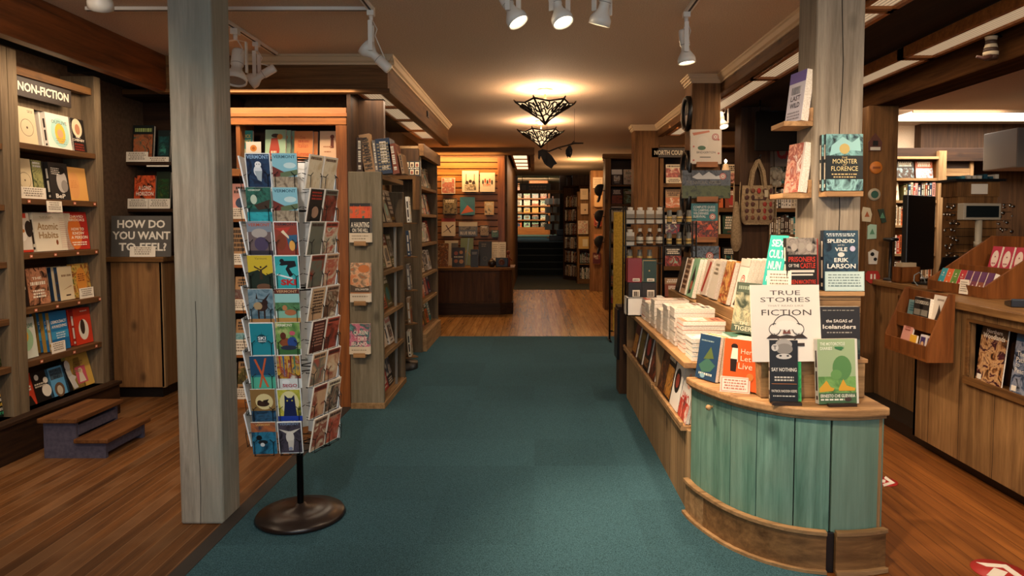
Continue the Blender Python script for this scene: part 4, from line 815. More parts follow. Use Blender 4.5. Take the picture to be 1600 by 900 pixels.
m = MB().box(-.42, 0, -.12, .42, .03, .12, flat('#1a120c', .5)); draw(m, [('l', .3, .55, .9, .75, '#6a4a2c', 3), ('l', .3, .25, .9, .42, '#6a4a2c', 5), ('r', .05, .2, .2, .8, '#4a3422')], .84, .24, 0, None, -.12); m.build('board', t)
MB().tube([(-.35, .015, .12), (-.35, .015, .30)], .008, BLKM).tube([(.35, .015, .12), (.35, .015, .30)], .008, BLKM).tube([(-.36, .015, .30), (.36, .015, .30)], .008, BLKM).build('hanger', t)
m = MB().box(-.3, 0, -.14, .3, .03, .14, flat('#8a8a84', .6)); draw(m, [('r', .05, .1, .95, .9, ('ph', '#e8f0f0', '#7a8a90', '#2a3034'))], .6, .28, 0, None, -.14)
p = onY(806, 281, 30); tag(m.build('picture', None, (-1.95, 31.5, 3.25)), 'small pale framed picture above the dark back room bookcase', 'picture')
m = MB().box(-.45, 0, -.14, .45, .03, .14, flat('#a8622a', .6)); draw(m, [('r', .04, .1, .96, .9, ('ph', '#d98a3a', '#b5622a', '#e0a860'))], .9, .28, 0, None, -.14)
tag(m.build('picture', None, (.2, 31.95, 3.4)), 'long orange picture above the lit bookcase in the back room', 'picture')
# step block and plant like display on the landing
t = thing('step_block', (.46, 21.1, .893), (0, 0, 0), 'black low block standing on the landing near the stairs', 'block')
MB().box(0, 0, 0, .5, .4, .17, BLACK).box(.22, .02, .17, .48, .38, .34, BLACK).build('body', t, bevel=.01)
t = thing('card_spinner', (.66, 24.5, .893), (0, 0, 0), 'pale card spinner standing on the raised landing', 'display rack')
MB().tube([(0, 0, 0), (0, 0, 1.5)], .03, W_ORZ).build('pole', t)
rr = random.Random(8)
for k in range(4):
    m = MB()
    for j in range(6):
        a = j*1.05+k*.4; m.box(.22*math.cos(a)-.07, .22*math.sin(a)-.01, .3+.3*k, .22*math.cos(a)+.07, .22*math.sin(a)+.01, .52+.3*k, flat(rr.choice(['#b8aa92', '#8a7a64', '#cbbfa5']), .6))
    m.lathe([(0, .30+.3*k), (.24, .30+.3*k), (.24, .315+.3*k), (0, .315+.3*k)], W_ORZ, 16).build('tier', t)
MB().lathe([(.22, 0), (.2, .05), (.03, .06)], W_ORZ, 16).build('base', t)
t = thing('card_spinner', (-.95, 22.5, .893), (0, 0, 0), 'slim display stand with white round tops left on the landing', 'display rack')
MB().box(-.14, -.14, 0, .14, .14, .62, W_BROZ).build('stand', t, bevel=.01); MB().sphere((.0, 0, .78), .18, .12, .16, flat('#a59a84', .6)).build('top', t)
# dark uprights right of the steps
struct('wall_dark_stairs', MB().box(.90, 19.0, 0, 1.05, 19.15, 2.7, W_DRKZ).box(.88, 24, .9, 1.3, 24.1, 3.4, W_DRKZ), None)

# ------------------------------------------------------------------ far right: spine shelves, face-out case, hats
fr3, t3 = bookcase('bookcase', 'tall dark bookcase of spines beside the far stairs', .74, 17.6, -60, .75, 2.35, .3, [.1, .45, .8, 1.15, 1.5, 1.85], (W_DRKZ, W_DRKX, W_DRKX), base=.1, side=.04)
for i, zb in enumerate([.1, .45, .8, 1.15, 1.5, 1.85]): spines(fr3, .05, .70, zb, .3, .2, 40+i, 'on %s shelf beside the stairs' % SHN[i], 'spines beside the far stairs', cols=['cream', 'tan', 'dark brown', 'maroon', 'grey', 'black', 'rust'])
fr4, t4 = bookcase('bookcase', 'wooden end case carrying four pale books near the far stairs', 1.02, 16.2, 0, .58, 2.15, .4, [.12, .48, .82], (W_BROZ, W_BROX, W_BROZ), base=.12, side=.05)
MB().box(.05, .0, .82, .53, .03, 2.15, W_BROZ).build('end_panel', t4)
spines(fr4, .06, .52, .12, .28, .2, 61, 'on the lowest shelf of the far end case', 'spines in the far end case', cols=['cream', 'dark green', 'dark brown'])
spines(fr4, .06, .52, .48, .28, .2, 62, 'on the middle shelf of the far end case', 'spines in the far end case', cols=['dark brown', 'dark green', 'olive', 'maroon'])
for i, (a, b_, y0, y1, bg, ops, look) in enumerate(((907, 919, 295, 312, '#cdb083', lines(.2, .8, .8, 3, .05, .08, '#8a7048', 1), 'tan book highest on the far end case'), (907.5, 919, 318, 335, '#c9a678', [('c', .6, .4, .12, '#5a3a20')], 'tan book with a dark dot on the far end case'), (903, 919, 345, 366, '#c9b08a', [('r', .05, .05, .95, .95, ('ph', '#c9b08a', '#a8503a', '#d8c8a0', '#7a6a4a'))], 'large speckled book on the far end case'), (904, 920, 370, 389, '#cda24a', [('r', .4, .2, .9, .8, '#e0cfa0')], 'yellow book lowest on the far end case'))):
    p, q = onY(a, y0, 16.12), onY(b_, y1, 16.12); w, h = q.x-p.x, p.z-q.z
    book('fe%d' % i, ops, bg, w, h, .04, ((p.x+q.x)/2, 16.17, q.z), (R(-3), 0, 0), look, 'books on the far end case', False)
for i, (a, b_, y0, y1, bg, ops, look) in enumerate(((926, 941, 277, 294, '#d0b896', lines(.1, .9, .8, 4, .05, .1, '#8a7a60', 1), 'pale card highest on the light far post'), (928, 941, 305, 323, '#c9a06a', lines(.2, .8, .7, 2, .05, .1, '#8a6a40', 2), 'tan book below the pale card on the far post'), (928, 939, 336, 353, '#a8422c', [('r', .1, .1, .9, .5, ('ph', '#cbb89a', '#a8422c', '#2a1a12'))], 'red book in the middle of the far post'), (928, 940, 366, 384, '#c27a44', lines(.2, .8, .8, 2, .06, .1, '#7a4424', 3), 'orange book low on the far post'), (926, 938, 395, 412, '#5a1f18', [('r', .1, .4, .9, .8, ('ph', '#cbb89a', '#5a1f18', '#a04a30'))], 'dark red book lowest on the far post'))):
    p, q = onY(a, y0, 14.44), onY(b_, y1, 14.44); w, h = q.x-p.x, p.z-q.z
    book('fp%d' % i, ops, bg, w, h, .03, ((p.x+q.x)/2+.01, 14.49, q.z), (R(-3), 0, 0), look, 'books on the light far post', False)
    tag(MB().box(-.06, -.05, -.012, .06, 0, -.001, W_ORH).build('book_holder', None, ((p.x+q.x)/2+.01, 14.499, q.z)), 'small ledge under the '+look.replace('book', 'volume'), 'holder', 'ledges on the light far post')
# case facing us at the far right with face-outs
fr5, t5 = bookcase('bookcase', 'dark brown bookcase with a crown left of the far brown post', 1.17, 11.35, 0, .70, 2.5, .35, [.10, .42, .78, 1.13, 1.47, 1.76, 2.08], (W_BROZ, W_BROX, W_DRKX), base=.1, side=.09)
MB().box(-.05, -.05, 2.5, .75, .02, 2.58, W_BROX).build('cornice', t5, bevel=.01)
for i, zb in enumerate([.10, .42, .78, 1.13, 1.47, 1.76, 2.08]): faces(fr5, .09, .60, zb, .25, .2, 700+i, 'on %s shelf, crowned far bookcase' % ['bottom', 'second', 'third', 'fourth', 'fifth', 'sixth', 'top'][i], 'books in the crowned far bookcase', wmin=.15, wmax=.19, cols=['olive', 'tan', 'dark brown', 'dark green', 'cream'])
cap = flat('#17110e', .75)
for i, (px, py) in enumerate(((943, 297), (942, 338), (942, 379))):
    p = onY(px, py, 11.2)
    t = thing('cap', (1.125, 11.42, p.z), (0, 0, R(0)), ['black cap with pale rear, topmost on the far case side', 'black cap hanging between two other caps', 'black cap with a white patch, lowest of three'][i], 'cap', 'caps hanging on the bookcase side')
    m = MB(); pr = [(.105, 0), (.105, .04), (.095, .075), (.07, .105), (.035, .125), (0, .13)]
    m.lathe(pr, cap, 18, (-.0, 0, 0), (-1, 0, .25)); m.build('crown', t)
    MB().prism([(-.02, -.03), (-.03, -.13), (-.055, -.19), (-.085, -.19), (-.06, -.1), (-.045, -.03)], -.07, .07, cap, 'y').build('brim', t)
    MB().sphere((-.135, 0, .035), .008, .008, .008, cap, 8).build('button', t)
    tag(MB().tube([(1.168, 11.42, p.z), (1.127, 11.42, p.z)], .006, BLKM).build('peg', None), 'metal peg behind the '+['topmost', 'middle', 'lowest'][i]+' black cap', 'peg', 'cap pegs')

# ------------------------------------------------------------------ middle back bookcases seen between the posts
SM = [.10, .48, .88, 1.30, 1.64, 1.96]
for nm, x, W, lab, seed in (('a', 1.62, 1.30, 'dark bookcase of face-out books between the two brown posts', 2100), ('b', 2.95, 1.30, 'dark bookcase of spines seen behind the tote bag', 2200)):
    frM, tM = bookcase('bookcase', lab, x, 8.9, 0, W, 2.42, .3, SM, (W_BROZ, W_BROX, W_DRKX), base=.1, side=.05, th=.05, dividers=((.62,) if nm == 'b' else ()))
    for i, zb in enumerate(SM):
        wh = 'on %s shelf, %s bookcase' % (SHN[i], 'middle back' if nm == 'a' else 'bag side back')
        if nm == 'a': faces(frM, .06, 1.24, zb, .245, .2, seed+i, wh, 'books in the middle back bookcase', wmin=.2, wmax=.24, gap=.03, cols=['cream', 'orange', 'dark green', 'yellow', 'red', 'rust', 'tan', 'black'], hmin=.9, tilt=-7)
        else: spines(frM, .06, .58, zb, .26, .2, seed+i, wh, 'spines in the bag side back bookcase', cols=['white', 'black', 'teal', 'cream', 'dark brown', 'grey']); spines(frM, .65, 1.24, zb, .26, .2, seed+20+i, 'right half '+wh, 'spines in the bag side back bookcase', cols=['white', 'black', 'red', 'cream', 'dark blue', 'grey'])
m = MB().box(-.28, 0, 0, .28, .012, .12, flat('#241910', .5)); draw(m, [('t', 'NORTH COUNTRY', .06, .25, .94, .75, '#c9bfa8', .02)], .56, .12, 0)
p = onY(1060, 240, 8.85); tag(m.build('shelf_sign', None, (p.x-.06, 8.86, 2.29)), 'dark NORTH lettered sign on top of the middle back bookcase', 'sign')
# dark hanging board and red lettered sign
t = thing('hanging_board', (2.36, 6.6, 2.17), (0, 0, 0), 'dark blank panel hanging from the soffit above the tote bags', 'panel')
MB().box(-.24, 0, -.03, .26, .05, .34, flat('#0f0c0a', .95, spec=.1)).build('panel', t, bevel=.004); MB().tube([(-.2, .02, .34), (-.2, .02, .45)], .008, BLKM).tube([(.2, .02, .34), (.2, .02, .45)], .008, BLKM).tube([(-.21, .02, .345), (.21, .02, .345)], .008, BLKM).build('hanger', t)
a = onY(1203, 225, 7.4); m = MB().box(0, 0, -.26, .5, .02, 0, flat('#8a7a68', .6)); draw(m, [('t', 'CAIT', .15, .3, .7, .92, '#a8281c', .04)], .5, .26, 0, 0, -.26)
tag(m.build('wall_sign', None, (a.x, 7.4, a.z+.02)), 'pale sign with red capital letters above the fabric flower', 'sign')
tag(MB().tube([(a.x+.03, 7.41, a.z+.02), (a.x+.03, 7.41, 2.62)], .006, BLKM).tube([(a.x+.45, 7.41, a.z+.02), (a.x+.45, 7.41, 2.62)], .006, BLKM).build('sign_cord', None), 'two thin dark cords holding the red lettered sign', 'cord')
t = thing('paper_flower', (2.55, 7.3, 1.96), (0, 0, 0), 'crumpled pale fabric flower below the red lettered sign', 'ornament')
m = MB(); rr = random.Random(5)
for i in range(14):
    a_ = rr.uniform(0, 6.28); r_ = rr.uniform(.02, .12); m.sphere((r_*math.cos(a_), -.03+rr.uniform(-.03, .03), r_*math.sin(a_)), rr.uniform(.03, .06), .02, rr.uniform(.03, .05), flat('#a3967f', .7), 8)
m.build('petals', t); MB().tube([(0, .02, .05), (0, .1, .66)], .004, BLKM).build('wire', t)

# ------------------------------------------------------------------ book holders and books on the middle post
gp = 'books held on the middle brown post'
red_badge = lambda u, v, r: [('c', u, v, r, '#a8281c'), ('o', u, v, r*.8, r*.12, '#e6dccb'), ('c', u, v, r*.5, '#e6dccb'), ('c', u, v, r*.2, '#7a2018')]
PM = [(1080, 1128, 202, 256, 'bridge', [('p', [(.05, .9), (.6, .97), (.62, .92), (.1, .82)], '#c97a5a'), ('c', .4, .62, .18, '#ddd0bc', .2), ('c', .36, .46, .13, '#4a6a4a', .07), ('t', 'BRIDGERTON', .2, .3, .8, .36, '#4a4038', 0), ('r', .3, .18, .65, .2, '#2a241e')]+red_badge(.8, .78, .11)+[('c', .1+.8*(i % 2), .1+.2*i, .03, '#c26a5a') for i in range(4)], '#d9cbb6', 'cream colouring book with red badge, highest on the post'),
 (1067, 1142, 266, 310, 'natural', [('r', 0, .45, 1, 1, ('ph', '#2a3038', '#5a6068', '#1a1e22')), ('p', [(.2, .75), (.35, .92), (.42, .8), (.55, .95), (.7, .78), (.9, .88), (.8, .68), (.3, .68)], '#c9c9c5'), ('r', 0, 0, 1, .45, ('ph', '#3a4424', '#555f34', '#1e2616')), ('t', 'THE NATURAL WORLD', .08, .5, .8, .62, '#8a8478', 0)]+red_badge(.84, .78, .07), '#2a3026', 'wide landscape format book of dark mountains'),
 (1081, 1122, 318, 373, 'survival', [('r', 0, 0, 1, .5, ('ph', '#c2401f', '#2a1810', '#e06a3a')), ('p', [(.55, .25), (.85, .25), (.72, .42)], '#e0502a'), ('t', 'COMPLETE GUIDE', .08, .86, .9, .93, '#d5dcd6'), ('t', 'TO CAMPING AND', .08, .77, .9, .84, '#d5dcd6'), ('t', 'WILDERNESS', .08, .68, .65, .75, '#d5dcd6'), ('t', 'SURVIVAL', .08, .59, .55, .66, '#d5dcd6')]+red_badge(.8, .62, .12), '#2c7678', 'teal and red camping book on the post'),
 (1081, 1124, 385, 440, 'camp4', [('r', 0, .2, 1, 1, ('ph', '#1a1f2a', '#6a7a8a', '#2a1a12')), ('p', [(.35, .1), (.65, .1), (.5, .6)], '#c26a4a')]+red_badge(.66, .72, .14), '#1a1c22', 'dark blue book with a red badge, lowest on the post')]
for i, (a, b_, y0, y1, key, ops, bg, look) in enumerate(PM):
    p, q = onY(a, y0, 5.82), onY(b_, y1, 5.82); w, h = q.x-p.x, p.z-q.z
    book(key, ops, bg, w, h, .03, ((p.x+q.x)/2, 5.863, q.z), (R(-2), 0, 0), look, gp, hard=True)
    tag(MB().box(-.09, -.07, -.03, .09, 0, -.002, W_ORH).box(-.09, -.078, -.03, .09, -.07, .015, W_ORH).build('book_holder', None, ((p.x+q.x)/2, 5.867, q.z), bevel=.002), 'orange wooden ledge under the '+look.split(',')[0], 'holder', 'orange ledges on the middle post')
for i, (py, r_) in enumerate(((178, .15), (262, .15), (312, .15), (367, .15))):
    p = onX(1073, py, 1.32)
    t = thing('wall_dial', (1.333, 5.98, p.z), (0, 0, R(-90)), 'round black-rimmed dial on the middle post side, '+['highest of four', 'second from the top', 'third from the top', 'lowest of four with pale face'][i], 'dial', 'round dials down the middle post')
    MB().lathe([(r_-.035, .0), (r_, .0), (r_, .025), (r_-.01, .04), (r_-.035, .03), (r_-.035, 0)], BLACK, 32, (0, 0, 0), (0, -1, 0)).build('rim', t)
    MB().lathe([(0, .012), (r_-.036, .012)], flat('#8a8272' if i == 3 else '#3a342c', .4), 32, (0, 0, 0), (0, -1, 0)).build('face', t)
    MB().box(-.004, -.02, -.01, .004, -.014, .09, BLACK).box(-.06, -.02, -.004, .01, -.014, .004, BLACK).build('pointer', t)

# ------------------------------------------------------------------ tote bags on the dark post
TOTE = noisy('canvas', '#80694a', '#9a8262', 60, .95, .4)
def tote(loc, rz, w, h, label, art=True, strap=.24):
    t = thing('tote_bag', loc, (0, 0, R(rz)), label, 'bag', 'canvas tote bags on the dark post')
    m = MB(); n = 8; vs = []; zs = [0, -.12*h, -.5*h, -.8*h, -.93*h, -h]; ws = [.46, .47, .5, .5, .47, .38]; ds = [.012, .03, .05, .055, .045, .02]
    for z, ww, dd in zip(zs, ws, ds):
        for k in range(12):
            a = 2*math.pi*k/12; ca, sa = math.cos(a), math.sin(a)
            vs.append((w*ww*(abs(ca)**.35)*(1 if ca > 0 else -1), dd*(abs(sa)**.7)*(1 if sa > 0 else -1), z))
    fs = [(i*12+k, (i+1)*12+k, (i+1)*12+(k+1) % 12, i*12+(k+1) % 12) for i in range(5) for k in range(12)]+[tuple(range(60, 72))]
    m.add(vs, fs, TOTE, True); m.build('bag_body', t)
    if art:
        mm = MB(); rr = random.Random(7)
        for r_ in range(5):
            for c_ in range(5):
                x = (-.36+.18*c_)*w; z = (-.14-.17*r_)*h; yb = -.052
                if (r_, c_) in ((1, 2), (2, 2)): continue
                col = ['#4a2418', '#6a3a20', '#3a1a12', '#8a2a1c'][rr.randrange(4)]
                if (r_, c_) == (0, 2): col = '#9a241a'
                rx, rz_ = (.022, .03) if (r_+c_) % 2 else (.016, .036)
                mm.sphere((x, yb, z), rx*(1.3 if (r_, c_) == (0, 2) else 1), .004, rz_*.8, flat(col, .7), 8)
                for s in (-1, 1): mm.tube([(x, yb, z), (x+s*.025, yb, z+.012)], .0015, flat('#3a1a12', .7), 4)
        mm.tube([(0, -.054, -.3*h), (0, -.054, -.58*h)], .004, flat('#3a1a12', .7), 6).box(-.06, -.056, -.37*h, .06, -.052, -.35*h, flat('#3a1a12', .7))
        mm.build('insect_print', t)
        MB().box(.16*w, -.062, -.3*h, .26*w, -.058, -.12*h, flat('#b5a585', .7)).build('price_tag', t)
    for s in (-1, 1):
        MB().prism([(-.24*w, -.14*h), (-.26*w, 0), (-.2*w, strap*.55), (-.03*w, strap), (.03*w, strap), (.2*w, strap*.55), (.26*w, 0), (.24*w, -.14*h), (.15*w, -.14*h), (.165*w, 0), (.11*w, strap*.5), (0, strap*.86), (-.11*w, strap*.5), (-.165*w, 0), (-.15*w, -.14*h)], s*.03-.004, s*.03+.004, TOTE, 'y').build('handle', t)
    return t
a, b_ = onY(1157, 290, 6.9), onY(1207, 351, 6.9)
tote(((a.x+b_.x)/2, 6.88, a.z), 0, b_.x-a.x, a.z-b_.z, 'tan canvas tote bag printed with rows of red-brown insects', strap=.26)
tote(((a.x+b_.x)/2-.17, 6.99, a.z-.16), 70, .3, .50, 'plain canvas tote bag hanging edge-on left of the insect bag', False, .2)
tote((2.42, 6.99, 1.33), 80, .26, .40, 'plain folded canvas bag hanging low right of the insect bag', False, .5)
tote((1.98, 6.98, .92), 80, .24, .34, 'plain canvas bag hanging low left of the post', False, .2)
tag(MB().tube([(2.24, 7.0, a.z+.26), (2.24, 6.84, a.z+.27), (2.24, 6.82, a.z+.30)], .008, BLKM).build('coat_hook', None), 'black metal hook carrying the insect print tote bag', 'hook')
# lamp candle on the back shelf
t = thing('accent_lamp', (1.93, 6.95, 2.0), (0, 0, 0), 'small lit glass accent lamp left of the tote bag', 'lamp')
MB().lathe([(.04, -.18), (.045, -.1), (.035, 0), (.02, .04), (.0, .05)], flat('#caa070', .3, emit=.4), 14).build('glass', t); MB().sphere((0, 0, .07), .014, .014, .02, LAMPE, 8).build('bulb', t); MB().sphere((0, -.0, -.2), .03, .03, .015, LAMPE, 8).build('lens', t)
MB().tube([(0, 0, -.17), (.16, .06, -.17)], .008, BLKM).build('bracket', t)

# ------------------------------------------------------------------ bottle rack and boxed sets at the far end of the counter
t = thing('bottle_rack', (.72, 5.42, .762), (0, 0, 0), 'tall black wire rack of small bottles at the counter far end', 'display rack')
for xx in (0, .30, .56):
    for yy in (0, .13): MB().tube([(xx, yy, 0), (xx, yy, .82 if xx < .4 else .70)], .007, BLKM, 6).build('post', t)
for k, z in enumerate((.36, .50, .675)):
    m = MB(); x1 = .30 if k == 0 else .56; m.box(0, 0, z, x1, .13, z+.006, BLKM)
    m.tube([(0, 0, z+.045), (x1, 0, z+.045)], .003, BLKM, 5); m.build('shelf', t)
bm1 = MB(); bm1.lathe([(0, 0), (.017, 0), (.019, .004), (.019, .055), (.014, .066), (.008, .07), (.008, .078)], flat('#4a3220', .25), 12).lathe([(.0195, .012), (.0195, .048)], flat('#d8cdb4', .6), 12).lathe([(.011, .076), (.011, .094), (0, .095)], flat('#d8cdb8', .4), 12); bm1 = bm1.mesh('bottle')
bm2 = MB(); bm2.box(-.02, -.015, 0, .02, .015, .07, flat('#cfc4b0', .5)).box(-.021, -.0155, .02, .021, -.0145, .05, flat('#8a7a62', .5)).lathe([(.012, .07), (.014, .075), (.014, .085), (0, .086)], flat('#e0d6c4', .4), 10); bm2 = bm2.mesh('bottle')
bm3 = MB(); bm3.lathe([(0, 0), (.015, 0), (.015, .05), (.013, .055), (.013, .075), (0, .076)], flat('#6a6a64', .3), 12).lathe([(.0155, .01), (.0155, .04)], flat('#c9a860', .5), 12); bm3 = bm3.mesh('bottle')
for k, z in enumerate((.367, .507, .682)):
    for j in range(3 if k == 0 else 7):
        me = [bm3, bm2 if j == 0 else bm1, bm2][k] if j < 4 else [bm3, bm3, bm3][k]
        s_ = 1.45 if me is bm1 else 1.5 if me is bm2 else 1.4
        o = link('bottle', me, None, (.72+.045+.078*j, 5.475, .762+z), (0, 0, 0)); o.scale = (s_, s_, s_)
        tag(o, '%s, %s from left on the %s rack shelf' % ('square pale bottle' if me is bm2 else 'brown bottle with cream cap' if me is bm1 else 'small grey bottle', ORD[j], ['lowest', 'middle', 'top'][k]), 'bottle', 'small bottles in the black wire rack')
tag(MB().box(-.14, -.14, 0, .14, .0, .008, WHITE).box(-.14, -.14, 0, -.13, .0, .135, WHITE).box(.13, -.14, 0, .14, 0, .135, WHITE).box(-.14, -.14, 0, .14, -.13, .135, WHITE).box(-.14, -.01, 0, .14, 0, .135, WHITE).box(-.14, -.14, .13, .14, 0, .138, WHITE).build('riser_box', None, (.82, 5.16, .7625)), 'white box under the red and black boxed journals', 'box')
t = thing('pegboard_stand', (.985, 8.35, 0), (0, 0, 0), 'tall mustard yellow board in a black metal frame', 'display rack')
MB().box(-.02, 0, .12, .12, .03, 1.58, noisy('mustard_board', '#a07c18', '#c09a34', 40, .8)).build('board', t)
for xx in (-.06, .13): MB().tube([(xx, .015, 0), (xx, .015, 1.62)], .012, BLKM).build('leg', t)
MB().tube([(-.06, .015, 1.62), (.13, .015, 1.62)], .012, BLKM).tube([(-.06, .015, .12), (.13, .015, .12)], .01, BLKM).tube([(-.06, -.15, .01), (-.06, .2, .01)], .012, BLKM).tube([(.13, -.15, .01), (.13, .2, .01)], .012, BLKM).build('frame', t)
for i, (px0, px1, y0, y1, bg, look) in enumerate(((981, 1003, 404, 440, '#7d1519', 'red boxed journal with white label, upper left'), (1003, 1026, 405, 440, '#16332a', 'dark green boxed journal with white label, upper right'), (982, 1003, 441, 463, '#14100e', 'black boxed journal, lower left'), (1003, 1026, 441, 463, '#191310', 'black boxed journal, lower right'))):
    p, q = onY(px0, y0, 5.02), onY(px1, y1, 5.02); zb = .902 if i > 1 else 1.012; w = q.x-p.x-.003
    h = (1.012-.902-.003) if i > 1 else p.z-zb
    m = MB().box(-w/2, -.12, 0, w/2, 0, h, flat(bg, .4)); draw(m, [('r', .35 if i != 2 else .3, .04, .85, .17 if i < 2 else .5, '#d8cdb8'), ('l', .4, .07, .8, .12 if i < 2 else .4, '#4a3a2a', i)]+([('r', .05, .05, .07, .95, '#c9a25a'), ('r', .05, .93, .95, .95, '#c9a25a')] if i == 1 else [])+([('c', .5, .5, .05, '#c9a25a')] if i == 1 else []), w, h, -.12)
    tag(m.build('boxed_journal', None, ((p.x+q.x)/2, 5.14, zb)), look+' of the stack', 'box', 'boxed journals at the counter far end')
t = thing('magazine_stand', (.715, 5.72, 0), (0, 0, 0), 'low dark stand with small items at the counter far end', 'display rack')
MB().box(0, 0, 0, .08, .2, .72, W_DRKZ).build('body', t, bevel=.004); MB().box(-.02, -.01, .30, 0, .2, .72, BLKM).build('side_pocket', t); MB().box(-.01, -.01, .72, .09, .21, .745, W_DRKX).build('top_board', t)
# ------------------------------------------------------------------ long counter with open front bays
def cshape(pts, z0, z1, m, name, t, bevel=.004): return MB().prism(pts, z0, z1, m).build(name, t, bevel=bevel)
t = thing('long_counter', (0, 0, 0), (0, 0, 0), 'long tan wooden display counter along the right side of the aisle', 'counter')
X0, X1, Y0, Y1 = .765, 1.56, 3.36, 5.62
m = MB().box(X0, Y0, 0, X0+.03, Y1, .415, wood('counter_front_boards', '#7d6344', '#b8976c', 'z', .7, .9, plank=.19, paxis='y', gap='#2e2015')); m.build('front_panel', t, bevel=.002)
MB().box(X0+.03, Y1-.03, 0, X1, Y1, .73, W_TANZ).build('end_panel', t, bevel=.003); MB().box(X1-.03, Y0, 0, X1, Y1-.03, .73, W_TANZ).build('rear_panel', t); MB().box(X0+.02, Y0, 0, X1-.03, Y0+.03, .68, W_TANZ).build('end_panel', t)
for ya, yb in ((Y0+.03, 4.21), (4.25, Y1-.03)): MB().box(X0-.03, ya, .405, X0+.2, yb, .43, W_CTR).box(X0-.035, ya, .43, X0-.02, yb, .45, W_CTR).build('display_ledge', t, bevel=.002)
for yy in (4.21, Y1-.07): MB().box(X0-.005, yy, .43, X0+.05, yy+.04, .73, W_TANZ).build('stile', t, bevel=.002)
MB().box(X0+.22, Y0+.03, .40, X0+.24, Y1-.03, .73, W_DRKY).build('back_panel', t)
MB().box(X0-.025, Y0-.005, .73, X1+.02, Y1+.02, .76, wood('counter_top_long', '#8a6542', '#b98f60', 'y', .5, .7, knots=False)).build('worktop', t, bevel=.004)
gm = 'large books leaning in the counter front bays'
BAY = [(3.50, 'white', 'with red letters nearest the round end', [('r', 0, 0, 1, .35, ('ph', '#e0d8cc', '#c23a28', '#5a4a44')), ('t', 'HMO', .15, .3, .85, .5, '#b02a20'), ('c', .6, .75, .2, '#d9a08a')], '#d8d4cc'),
 (3.72, 'pale', 'with a large dark round picture', [('c', .45, .55, .34, '#1c1a18'), ('c', .45, .55, .2, '#8a3a2a'), ('l', .1, .9, .9, .95, '#3a3430', 3)], '#e6e2da'),
 (3.93, 'dark', 'with golden food picture', [('r', .05, .05, .95, .7, ('ph', '#2a1a10', '#c98a3a', '#5a2a14')), ('l', .1, .8, .9, .9, '#e8dcc4', 3)], '#1c1512'),
 (4.10, 'brown', 'nearest the middle stile', [('r', 0, 0, 1, 1, ('ph', '#6a3a20', '#2a1a12', '#b5703a'))], '#3a2014'),
 (4.42, 'rust', 'beyond the middle stile', [('r', 0, 0, 1, 1, ('ph', '#a8502c', '#4a2416', '#2a1a14'))], '#5a2a18'),
 (4.68, 'black', 'with red and gold print', [('c', .5, .6, .3, '#8a2a1c'), ('l', .1, .85, .9, .93, '#d0a050', 3), ('r', .1, .1, .9, .3, ('ph', '#2a1a12', '#a8703a', '#0f0c0a'))], '#14100e'),
 (4.95, 'dark brown', 'with green picture', [('r', .05, .1, .95, .8, ('ph', '#2a3a1e', '#6a5a2a', '#1a140e'))], '#2a1c12'),
 (5.22, 'maroon', 'near the far end', [('r', .1, .1, .9, .6, ('ph', '#5a1f18', '#b5803a', '#2a100c'))], '#451812')]
for i, (yc, cn, look, ops, bg) in enumerate(BAY):
    for c in range(4 if i in (0, 1, 5) else 2):
        book('bay%d' % i, ops, bg, .20, .272-.004*c, .016, (X0+.012+.021*c, yc-.0+.012*c, .4305), (R(-11), 0, R(-90)), 'large %s book %s%s' % (cn, look, '' if c == 0 else ', %s copy behind' % ORD[c]), gm, parts=(c == 0), hard=(c == 0))
# stacks of books lying flat on the worktop
def flat_stack(x, y, w, h, n, key, ops, bg, look, group, z=.7612, t=.024, rz=90, jit=.004, parts=True):
    r = random.Random(hash(key) % 1 or len(key)*7+int(x*100)+int(y*100))
    for i in range(n):
        top = i == n-1
        # lying on the back cover: tip the upright book back by -90 degrees
        book(key if top else key+'_', ops if top else [], bg, w, h, t, (x+r.uniform(-jit, jit), y+r.uniform(-jit, jit), z+i*(t+.0012)-.0012+.0), (R(-90), 0, R(rz+r.uniform(-1.5, 1.5))),
             '%s, %s' % (look, 'top book of its stack' if top else '%s from the bottom of the stack' % ORD[i]), group, parts=parts)
gf = 'books stacked flat on the long counter'
paper = ['#e0d4c2', '#cfc0aa', '#b5a088', '#d8c8b0', '#c97a5a', '#8fa5a8', '#d9b09a', '#a8583a']
STK = [(3.46, 5, '#9db0b2', 'pale blue edged books nearest the round counter'), (3.67, 7, '#c9775a', 'orange and white covered books'), (3.88, 8, '#d8cdbc', 'cream covered books with brown lettering'), (4.09, 9, '#e3dccf', 'thick white paged books'), (4.30, 6, '#d3c4ae', 'pale books in the middle of the row'),
       (4.52, 7, '#b5a898', 'grey and white covered books'), (4.74, 6, '#c4b8a6', 'cream books beyond the grey ones'), (4.90, 6, '#a8503a', 'red titled white books near the journals')]
for i, (y, n, bg, look) in enumerate(STK):
    ops = lines(.1, .9, .92, 2, .08, .03, '#7a4a3a' if i % 2 else '#4a4440', i)+[('r', .1, .1, .9, .6, ('ph', bg, '#e0d8ca', '#c98a6a'))]
    # long side of each book lies across the worktop (x), head towards the aisle
    flat_stack(.785, y, .15, .225, n, 'fs%d' % i, ops, bg, look, gf, t=.021+.002*(i % 3), rz=-90)
